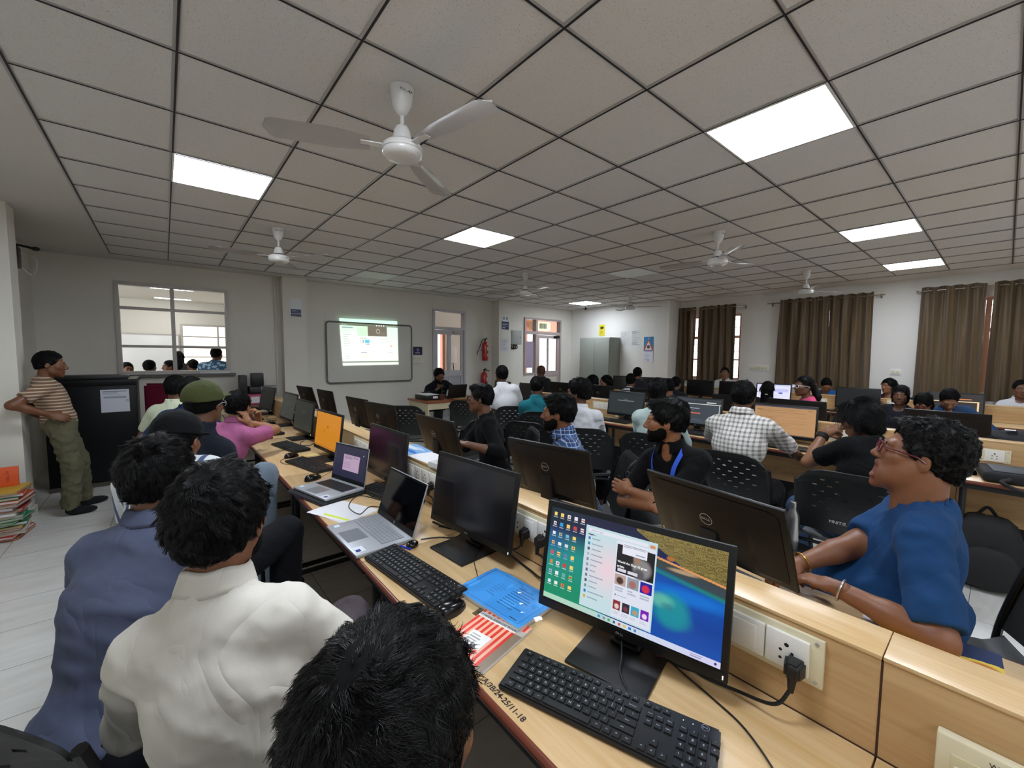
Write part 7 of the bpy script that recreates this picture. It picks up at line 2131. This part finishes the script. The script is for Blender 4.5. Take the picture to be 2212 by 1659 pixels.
# --- near side of the nearest row
p1 = person('person in the foreground, only the curly-topped black haired head showing at bottom centre', (.12, .20, .50), (.172, .398, 1.188), 45, 28, -6, skinc='#6b4630', shirt=cloth('shirt_grey_dark', '#2c2c30'), sleeve='short', trousers=M_lj,
    hair='short', res=.012, hres=.0042, strand=60000, slen=.022, flow='crown', curl=.22, thick=.017, lift=.20, clump=.5, lock=30, armL=dict(w=(.38, -.10, .10)), armR=dict(w=(.38, .10, .10)), S=.95, seed=11)
p2 = person('person in cream white collared shirt seen from behind, thick black hair, watching the board', (.10, .95, .53), (.085, 1.10, 1.225), 66, 60, 0, skinc='#7a4f35', shirt=M_cream_s, sleeve='half', trousers=M_grey_t,
    hair='short', res=.0095, hres=.0042, strand=44000, slen=.030, flow='crown', curl=.06, thick=.024, lift=.09, clump=.6, kneeR=(.60, .13, .13), kneeL=(.50, -.10, .06), armL=dict(w=(.34, -.10, .20)), armR=dict(w=(.36, .10, .22)), foldamp=.009, S=.88, seed=5, beard=.3)
p3 = person('person in slate blue shirt leaning forward, black hair sticking out at the back', (-.20, 1.50, .53), (-.025, 1.70, 1.20), 52, 60, -6, skinc='#6b4630', shirt=M_slate, sleeve='half', trousers=M_dk_t,
    hair='short', res=.0105, hres=.0045, strand=34000, slen=.036, flow='crown', curl=.10, thick=.022, lift=.20, clump=.65, kneeR=(.52, .14, .06), armL=dict(w=(.42, -.06, .12)), armR=dict(w=(.44, .10, .14)), foldamp=.009, S=.92, seed=6, hunch=.05)
seat_chair(p1, (.12, .20), 45, 'black chair under the foreground person at bottom centre')
seat_chair(p2, (.085, .93), 66, 'black chair of the cream white shirt person at bottom left', None, .03)
seat_chair(p3, (-.15, 1.47), 52, 'black chair of the slate blue shirt person at lower left', None, .02)
p4 = person('person in black cap and white shirt with blue stripes, behind the slate blue shirt person', (.0, 2.24, .56), (.035, 2.45, 1.19), 60, 62, -18, skinc='#7a4f35', shirt=pattern_mat('shirt_white_blue_stripe', pl_vstripes), sleeve='short', trousers=M_dk_t, kneeR=(.36, .32, .10),
    hair='short', res=.013, hres=.006, strand=1500, slen=.02, seed=7, neckdz=.06, armL=dict(w=(.38, -.1, .12)), armR=dict(w=(.42, .10, .14)))
p5 = person('person in olive green cap and glasses near the pink shirt person', (-.12, 2.80, .53), (.17, 2.98, 1.30), 50, 55, -4, skinc='#6b4630', shirt=cloth('shirt_charcoal', '#1e222c'), sleeve='short', trousers=M_lj,
    hair='short', res=.013, hres=.006, strand=1500, slen=.02, seed=8, kneeR=(.58, .28, .28), armR=dict(w=(.30, .10, .14)), thick=.022)
glasses(p5, '#b9b9b9', True)
p6 = person('person in pink shirt leaning on the desk with hand on cheek and neck', (.17, 3.80, .53), (.445, 3.98, 1.165), 40, 60, -4, skinc='#9a6a4a', shirt=cloth('shirt_pink', '#a05a80', var=.04), sleeve='short', trousers=M_lj,
    hair='short', res=.012, hres=.0055, strand=5000, slen=.03, seed=9, thick=.018,
    armR=dict(W=(.50, 3.88, 1.04), pole=(1.2, .6, -1.2), dir=(-.2, -.3, 1), n=(.3, 1, 0), curl=.7), armL=dict(W=(.60, 4.10, 1.02), pole=(1.0, .1, -1.), dir=(-.3, .2, 1), n=(1, .2, 0), curl=.9))
mb = MB(); ring(mb, .034, .039, -.011, .011, M_dark, Matrix.Translation(tuple(vec(.59, 4.09, .985) - p6['off'])) @ RX(R(20))); mb.build('smartwatch', p6['root'])
p7 = person('person in navy shirt mostly hidden behind the olive cap', (-.02, 4.15, .53), (.17, 4.42, 1.27), 60, 60, 0, skinc='#6b4630', shirt=cloth('shirt_navy', '#1c2a4a'), trousers=M_dk_t, res=.016, hres=.008, seed=10)
p8 = person('person with glasses and pale yellow-green shirt, farthest on the near side', (-.05, 4.92, .53), (.085, 5.10, 1.255), 55, 50, 0, skinc='#6b4630', shirt=cloth('shirt_pale_lime', '#c3c9ae'), trousers=M_dk_t, res=.015, hres=.0065, seed=12, strand=2500, slen=.02)
glasses(p8, '#b9b9b9', True)
for (x, y, a, l) in ((-.02, 2.20, 60, 'black cap'), (.02, 2.78, 55, 'olive cap'), (.17, 3.80, 40, 'pink shirt'), (-.02, 4.15, 60, 'navy shirt'), (-.05, 4.92, 55, 'pale yellow-green shirt')):
    chair(x + .14, y, 12, 'black chair under the person in the ' + l, big=0)
def cap(p, col, label, tilt=8):
    m = cloth('cap_' + col[1:], col, var=.06, crease=.1)
    g = Grid((-.13, -.16, -.03), (.13, .24, .16), .005)
    g.put(('el', (0, -.018, .045), (.097, .116, .100), None, 0.)); g.plane((0, 0, -1), (0, 0, .028), .004)
    g.put(('el', (0, .115, .040), (.075, .082, .008), None, .01))
    g.put(('el', (0, -.018, .146), (.008, .008, .005), None, .004))
    g.folds(.002, 4, (.05, .1))
    P, F = g.mesh(); P = smooth_mesh(P, F, 2)
    Hm = p['Hm'] @ euler_m(90, tilt)
    o = np_obj('cap', [(p['hd'] + P @ Hm.T, F, m)], p['root'], p['off'])
    mb = MB(); M = Matrix.Translation(tuple(p['hd'] - p['off'])) @ Matrix([list(r) + [0] for r in Hm] + [[0, 0, 0, 1]])
    mb.box((-.02, -.139, .030), (.02, -.130, .040), M_dark, .002, M); mb.tube([(.03 * math.cos(a), -.131, .045 + .022 * math.sin(a)) for a in [PI * q / 8 for q in range(9)]], .003, m, 6, M); mb.build('strap', o) if False else mb.build('cap_strap', p['root'])
    return o
cap(p4, '#0d0e10', '', 4); cap(p5, '#4a4f2c', '', 6)
# --- standing by the column
p9 = person('person standing and leaning on the left column in tan striped tee and olive cargo trousers', (-.80, 5.86, .90), (-.835, 5.87, 1.475), 8, 0, -4, skinc='#74492f', shirt=pattern_mat('tee_tan_stripe', lambda nt, v: pl_stripes(nt, v, '#7c5f49', '#c7b49d', .030, .36)), sleeve='short', trousers=M_olive_t,
    stand=(((-.70, 5.98, .50), (-.70, 6.10, .08), (.95, .30, 0)), ((-.73, 5.80, .49), (-.76, 5.82, .08), (1, -.05, 0))), res=.012, hres=.0055, collar=False, shoe=M_sock, beard=.1, hem=.15, strand=3500, slen=.018, seed=13, foldamp=.007,
    armR=dict(W=(-.84, 5.66, 1.02), pole=(-1.2, .5, -.1), dir=(.8, .1, -.3), n=(.2, 1, .4), curl=.3), armL=dict(W=(-.86, 6.0, .93), pole=(-1, -.6, -.2)), S=.95, eyes=True)
# --- teacher
def scaled(sc, hip, head, **k):
    """a person whose drawn size is sc times the standard, same hip and head positions"""
    h2 = (hip[0], hip[1], hip[2] / sc); d = (hip[0] + (head[0] - hip[0]) / sc, hip[1] + (head[1] - hip[1]) / sc, head[2] / sc)
    p = person(k.pop('label'), h2, d, **k); p['root'].scale = (sc, sc, sc); return p
p10 = scaled(1.18, (4.35, 7.62, .60), (4.22, 7.32, 1.17), label='person in dark jacket with beard sitting behind the teacher desk', byaw=262, hyaw=268, hpitch=-22, skinc='#6b4630', shirt=cloth('jacket_black_navy', '#10131a'), sleeve='long', trousers=cloth('trousers_grey_green', '#3a4240'),
    res=.016, hres=.007, beard=1, strand=2500, slen=.025, seed=14, thick=.02, armL=dict(w=(.36, -.16, .26)), armR=dict(w=(.36, .16, .26)), shoe=M_shoe)
# --- far side of the nearest row
p11 = person('person in black tee with glasses turned left, tall dark hair', (2.24, 2.86, .53), (2.11, 2.95, 1.215), 150, 132, 0, skinc='#6b4630', shirt=M_blk_s, sleeve='half', trousers=M_dk_t, res=.012, hres=.0055, hair='quiff', strand=7000, slen=.03, seed=15, thick=.017, collar=False,
    armL=dict(W=(1.80, 2.66, .90), pole=(-.3, -1, -.8), dir=(.8, .1, .2)), armR=dict(W=(1.86, 2.95, .86), pole=(-.3, 1, -.6)), eyes=True)
glasses(p11, '#2a2a2c')
p12 = person('person in blue and white plaid shirt with beard turned left', (2.12, 1.78, .53), (1.995, 1.90, 1.215), 140, 122, 0, skinc='#74492f', shirt=pattern_mat('shirt_blue_plaid', lambda nt, v: pl_plaid(nt, v, '#32507f', '#1c2c4f', '#b9cbe2', .055)), sleeve='half', trousers=M_jean,
    res=.012, hres=.005, beard=1, strand=9000, slen=.03, seed=16, thick=.018, armL=dict(w=(.34, -.12, .24)), armR=dict(w=(.34, .12, .24)), hair='quiff')
p13 = person('person in black polo with blue lanyard and arms crossed, bearded, looking left', (2.27, 1.08, .53), (2.13, 1.205, 1.235), 178, 118, 0, skinc='#8c5c3d', shirt=M_blk_s, sleeve='short', trousers=M_jean,
    res=.0105, hres=.0045, beard=1, strand=16000, slen=.032, seed=17, thick=.020, hair='quiff', eyes=True, S=.93,
    armR=dict(W=(1.955, 1.16, .80), pole=(.2, 1, -.8), dir=(.1, -1, .25), n=(.6, .1, .8), curl=.25), armL=dict(W=(1.99, 1.32, .84), pole=(.5, -1, -.7), dir=(.1, 1, .1), n=(1, .1, .3)))
p14 = person('heavyset person in blue tee with red-framed glasses laughing with open mouth', (2.04, .20, .55), (2.015, .185, 1.255), 98, 103, 14, skinc='#845539', shirt=cloth('tee_royal_blue', '#1a3f6a', var=.06, vscale=5), sleeve='short', trousers=M_dk_t,
    res=.0105, hres=.0042, strand=30000, slen=.018, flow='crown', curl=.75, thick=.017, hair='curly', hairm=M_hairg, seed=18, S=1.08, belly=.12, fat=1., slv=.9, collar=False, mouth=2.1, beard=.15, foldamp=.008, lift=.5,
    armL=dict(W=(1.69, .33, .835), pole=(.0, -1, -1.4), dir=(1, .3, -.1), curl=.8), armR=dict(W=(1.70, .50, .80), pole=(-1, .2, -1.2), curl=.7))
glasses(p14, '#5a1a22', False, .0022)
def bracelet(p, k, col, r=.036):
    sh, el, w, side = p['arms'][k]; d = unit(w - el); c = w - d * .02 - p['off']
    z = Vector(d); q = Vector((0, 0, 1)).rotation_difference(z).to_matrix().to_4x4()
    mb = MB(); pts = [(r * math.cos(a), r * math.sin(a), 0) for a in [2 * PI * i / 24 for i in range(24)]]; mb.tube(pts, .003, mat('bangle_' + col[1:], col, rough=.25, metal=.8), 8, Matrix.Translation(tuple(c)) @ q, closed=True)
    return mb.build('bracelet', p['root'])
bracelet(p14, 0, '#d0cdc6'); bracelet(p14, 1, '#c89a3a')
# lanyard and card
def lanyard(p):
    C, tf, tr = p['C'], p['tf'], p['tr']; m = mat('lanyard_blue', '#1c50c4', rough=.6); off = p['off']
    mb = MB(); 
    def strip(pts, w=.011):
        V = []; Fs = []
        for i, (q, n) in enumerate(pts):
            t = unit(np.array(pts[min(i + 1, len(pts) - 1)][0]) - np.array(pts[max(i - 1, 0)][0])); s = unit(np.cross(t, n)) * w
            for dd in (0, .0014): V += [tuple(q - off - s + n * dd), tuple(q - off + s + n * dd)]
        for i in range(len(pts) - 1):
            a = i * 4; b = a + 4
            Fs += [(a + 2, a + 3, b + 3, b + 2), (a + 1, a, b, b + 1), (a, a + 2, b + 2, b), (a + 3, a + 1, b + 1, b + 3)]
        mb.add(V, Fs, m)
    for s in (-1, 1):
        raw = [(1.02, -.055, s * .035), (1.04, -.02, s * .072), (1.0, .05, s * .085), (.90, .118, s * .066), (.76, .142, s * .045), (.60, .142, s * .025), (.44, .136, s * .010)]
        pts = []
        for (t, f, q) in raw:
            c = C(t, f, q); pts.append((c, unit(tf * f + tr * q * (1 if abs(q) > .03 else .3) + 1e-3 * p['ax'] + (vec(0, 0, .06) if t > .9 else 0))))
        fine = bez([tuple(a) for a, b in pts], 5); fn = []
        for i, q in enumerate(fine):
            k = min(i // 5, len(pts) - 1); fn.append((np.array(q), pts[k][1]))
        strip(fn)
    o = mb.build('lanyard', p['root'])
    c = C(.37, .142, 0) - off; 
    M = Matrix([[p['tr'][0], p['ax'][0], tf[0], c[0]], [p['tr'][1], p['ax'][1], tf[1], c[1]], [p['tr'][2], p['ax'][2], tf[2], c[2]], [0, 0, 0, 1]])
    mb = MB(); mb.box((-.032, -.05, 0), (.032, .05, .003), mat('card_white', '#d9dde6', rough=.3), .001, M); mb.box((-.028, -.045, .003), (.028, .012, .0036), mat('card_orange', '#d9a04a', rough=.4), 0, M); mb.box((-.012, .04, .001), (.012, .062, .005), m, 0, M)
    mb.text('MNIT', .013, mat('print_white', '#e8ecf4'), M @ T(.0, .17, .009) @ RZ(R(90)), 'CENTER', .0002); mb.build('id_card', p['root'])
lanyard(p13)
for (x, y, a, l, w) in ((2.24, 2.86, 150, 'black tee with glasses', None), (2.12, 1.78, 140, 'blue plaid shirt', None), (2.25, 1.12, 235, 'black polo and blue lanyard', None), (2.14, .03, 118, 'blue tee', None)):
    chair(x, y, a, 'black chair under the person in the ' + l, w)
# --- near side of the middle row
p15 = person('person in white short-sleeved polo at the middle row, seen from behind', (3.62, 4.28, .55), (3.52, 4.42, 1.33), 50, 66, 0, skinc='#5a3a28', shirt=cloth('polo_white', '#d9d9da'), sleeve='short', trousers=M_dk_t, res=.014, hres=.0065, strand=3000, slen=.02, seed=21, thick=.018)
p16 = person('person in teal shirt at the middle row, seen from behind', (3.55, 3.66, .50), (3.50, 3.70, 1.21), 40, 40, -6, skinc='#5a3a28', shirt=cloth('shirt_teal', '#1d6a74'), sleeve='half', trousers=M_dk_t, res=.014, hres=.0065, strand=3000, slen=.02, seed=22, thick=.018)
p17 = person('slim person in long white tunic with wavy dark hair, face turned left', (3.14, 2.60, .53), (3.02, 2.62, 1.24), 35, 108, 0, skinc='#6b4630', shirt=cloth('tunic_white', '#d6d5d8'), sleeve='half', trousers=M_dk_t, res=.013, hres=.006, strand=6000, slen=.035, seed=23, thick=.026, hair='curly', curl=.4, S=.92, foldamp=.013, sex='m')
p18 = person('person in pale mint shirt mostly hidden behind the head of the lanyard wearer', (3.42, 1.98, .53), (3.42, 2.02, 1.27), 12, 20, -4, skinc='#6b4630', shirt=cloth('shirt_mint', '#b7c9c4'), sleeve='half', trousers=M_dk_t, res=.013, hres=.006, strand=4000, slen=.03, seed=24, thick=.020)
p19 = person('person in white and grey checked shirt with rolled sleeves working at the tan page', (3.34, 1.30, .53), (3.53, 1.335, 1.275), 5, 12, -6, skinc='#6b4630', shirt=pattern_mat('shirt_white_check', lambda nt, v: pl_check(nt, v, '#d6d2cb', '#7f7a74', .032)), sleeve='half', trousers=M_dk_t,
    res=.0115, hres=.005, strand=10000, slen=.03, seed=25, thick=.020, foldamp=.008, S=1.16, armR=dict(W=(4.02, 1.08, .80), pole=(-.4, 1.3, -.9), curl=.6), armL=dict(W=(3.95, 1.72, .80), pole=(-.3, -1.3, -.7)), beard=.4)
p20 = person('person in black tee with bobbed black hair leaning cheek on fist, smartwatch on wrist', (3.28, .50, .53), (3.46, .60, 1.20), 45, 82, -26, -8, skinc='#8a5e42', shirt=M_blk_s, sleeve='short', trousers=M_jean,
    res=.012, hres=.005, strand=9000, slen=.09, flow='down', seed=26, thick=.022, hair='bob', sex='f', collar=False, lift=.03, clump=.3, armL=dict(W=(3.56, .80, 1.07), pole=(.8, -.6, -1), dir=(-.6, .5, .5), n=(.2, -1, .2), curl=1.1, fist=True), armR=dict(w=(.36, .10, .14)))
mb = MB(); sh, el, w, sd = p20['arms'][0]; q = Vector((0, 0, 1)).rotation_difference(Vector(unit(w - el))).to_matrix().to_4x4(); ring(mb, .030, .038, -.016, .016, M_dark, Matrix.Translation(tuple(w - unit(w - el) * .03 - p20['off'])) @ q); mb.build('smartwatch', p20['root'])
for (x, y, a, l, w) in ((3.62, 4.28, 50, 'white polo', None), (3.55, 3.66, 40, 'teal shirt', None), (3.14, 2.60, 35, 'long white tunic', None), (3.42, 1.98, 12, 'pale mint shirt', None),
                        (3.26, 1.22, 3, 'checked shirt', 'MNIT/E.CE/LHT/BT/0-40/21-22'), (3.25, .55, 3, 'black tee leaning on a fist', 'MNIT/E. CPL. C/')):
    chair(x, y, a, 'black slotted chair under the person in the ' + l, w)
chair(3.0, 3.12, 20, 'empty wide black chair before the teal shirt person')
# --- beyond the middle row
FAR = [  # hip, head, byaw, hyaw, hair, sex, shirt colour, label, extra
 ((6.15, 6.2, .62), (6.05, 6.28, 1.26), 180, 80, 'short', 'm', '#2b2b30', 'person with hennaed reddish-brown hair before the far glazed door', dict(hairm=M_hairb)),
 ((6.2, 4.86, .53), (6.05, 4.92, 1.12), 150, 120, 'bob', 'f', '#23232a', 'person with a smooth black bob behind the middle row', {}),
 ((6.35, 4.66, .53), (6.2, 4.72, 1.12), 160, 140, 'long', 'f', '#8e8a94', 'person with very long black hair and grey top facing left', {}),
 ((6.1, 4.10, .53), (6.2, 4.18, 1.17), 20, 20, 'short', 'm', 'STR', 'person in white shirt with black stripes seen from behind', {}),
 ((7.1, 4.66, .58), (7.2, 4.70, 1.25), 10, 10, 'short', 'm', '#2a2a30', 'person whose black hair shows above the striped shirt wearer', {}),
 ((5.95, 3.38, .53), (5.98, 3.36, 1.12), 200, 60, 'short', 'm', '#2c3038', 'person whose dark head shows right above the pale mint shirt person', {}),
 ((7.0, 3.78, .53), (7.0, 3.78, 1.11), 0, 0, 'short', 'm', '#202024', 'person whose dark head shows between the far black monitors', {}),
 ((9.18, 3.84, .62), (9.12, 3.84, 1.25), 180, 200, 'short', 'm', '#c9c9c6', 'person facing us behind the farthest desks before the left curtain', dict(eyes=True)),
 ((6.95, 2.32, .50), (7.1, 2.34, 1.10), 0, 0, 'long', 'f', '#15151a', 'person with clipped long black hair before the bright lilac monitor', dict(clips=True)),
 ((6.05, 1.48, .55), (5.98, 1.58, 1.245), 120, 140, 'pony', 'f', '#c2416c', 'person in pink top with white glasses, ponytail and red hair tie', dict(pink=True)),
 ((9.2, 2.02, .53), (9.08, 2.06, 1.10), 180, 200, 'pony', 'f', '#1f4f86', 'person in blue top looking down behind the farthest desks', dict(hp=-35)),
 ((9.2, 1.16, .53), (9.1, 1.23, 1.14), 170, 150, 'long', 'f', '#4a2636', 'person with long dark hair and maroon top before the white wall', {}),
 ((7.15, .90, .50), (7.1, .84, 1.13), 170, 180, 'bob', 'f', '#20202a', 'person with short dark hair left of the two leaning heads at right', {}),
 ((7.0, .55, .48), (7.0, .62, 1.05), 150, 170, 'bob', 'f', '#26262c', 'person with glasses leaning over, head low', dict(hp=-30, gl=True)),
 ((7.4, .35, .52), (7.15, .42, 1.11), 190, 190, 'short', 'm', '#2b4568', 'person in dusty blue shirt slumped forward at right', dict(hp=-40)),
 ((9.15, -.20, .53), (9.1, -.15, 1.18), 180, 190, 'short', 'm', '#c9c9cc', 'person in white shirt facing us at the right edge before the curtain', dict(eyes=True)),
]
for k, (hp_, hd_, by, hy, hs, sx, sc_, lab, ex) in enumerate(FAR):
    sh = pattern_mat('shirt_black_stripe', lambda nt, v: pl_stripes(nt, v, '#d8d8d8', '#1c1c20', .05, .4)) if sc_ == 'STR' else cloth('shirt_' + sc_[1:], sc_)
    p = person(lab, hp_, hd_, by, hy, ex.get('hp', 0), skinc=('#6b4630', '#7a4f35', '#8a5e42')[k % 3], shirt=sh, sleeve='half', trousers=M_dk_t, res=.019, hres=.0085, hair=hs, sex=sx, seed=30 + k, hairm=ex.get('hairm'), eyes=ex.get('eyes', False), collar=sx == 'm', thick=.018, legs=True)
    if ex.get('pink'):
        glasses(p, '#d9d4d4', False, .0022)
        mb = MB(); M = hmat(p); mb.ell((0, -.125, .02), (.03, .02, .03), mat('hair_tie_red', '#d83a58', rough=.7), M); mb.build('hair_tie', p['root'])
        g = Grid((-.08, -.28, -.40), (.08, -.05, .08), .01); g.put(('rc', (0, -.11, .02), (0, -.17, -.12), .035, .045, 0)); g.put(('rc', (0, -.17, -.12), (0, -.15, -.34), .045, .02, .02)); g.folds(.005, 3, (.02, .05)); P, F = g.mesh()
        np_obj('ponytail', [(p['hd'] + P @ p['Hm'].T, F, M_hair)], p['root'], p['off'])
    if ex.get('gl'): glasses(p, '#8a2a34')
    if ex.get('clips'):
        for (a, b) in ((.0, .02), (.03, -.06)): mb = MB(); mb.box((a - .018, -.125 if b > 0 else -.155, b - .006), (a + .018, -.112 if b > 0 else -.14, b + .006), M_white, .002, hmat(p)); mb.build('hair_clip', p['root'])
    chair(hp_[0], hp_[1], by, 'black chair of the ' + ' '.join(lab.split()[:12]))
# --- people in the next room, seen through the interior window
for k, (x, y, z, by, c, lab) in enumerate([(-.49, 9.6, 1.30, 290, '#b9b6ac', 'person facing us at the left end beyond the interior window'), (-.20, 9.7, 1.34, 60, '#cfcbb8', 'person in pale shirt left of centre beyond the interior window'),
        (.06, 10.5, 1.32, 200, '#3a3f48', 'person bending low at the centre beyond the interior window'), (.42, 10.3, 1.34, 120, '#d99aa0', 'person in pink shirt beyond the interior window'),
        (.24, 11.4, 1.50, 90, '#33363c', 'person with long hair standing far beyond the interior window'), (.72, 9.05, 1.57, 60, 'PRN', 'person in pale blue printed shirt standing right beyond the interior window')]):
    sh = pattern_mat('shirt_blue_print', pl_print) if c == 'PRN' else cloth('shirt_' + c[1:], c)
    person(lab, (x, y, z - .62), (x, y + .02, z), by, by, 0, skinc='#6b4630', shirt=sh, sleeve='half', res=.019, hres=.009, seed=60 + k, hair='long' if k == 4 else 'short', trousers=M_dk_t, S=1.3 if k == 5 else 1.)
t = thing('desk', 'pale desk with dark laptops beyond the interior window', 'desk', (.1, 9.15, 0))
mb = MB(); mb.box((-.75, -.2, .99), (.8, .2, 1.02), mat('far_desk', '#bfae90', rough=.5)); mb.box((-.7, -.02, 0), (.75, .02, .99), M_pan); mb.build('top', t, smooth=False)
for (x, w, l) in ((-.05, .14, 'left'), (.33, .12, 'right')):
    t = thing('laptop', 'dark laptop lid on the pale desk beyond the interior window, %s one' % l, 'laptop', (x, 9.1, 1.02)); mb = MB(); mb.box((-w, 0, 0), (w, .012, .16), M_blk, .003); mb.build('lid', t); mb = MB(); mb.box((-w, 0, 0), (w, .15, .012), M_blk, .003); mb.build('base', t)
# hidden templates are removed
for tpl in (mon_t, CP):
    for c in list(kids(tpl)):
        for g in list(kids(c)): bpy.data.objects.remove(g)
        bpy.data.objects.remove(c)
    bpy.data.objects.remove(tpl)
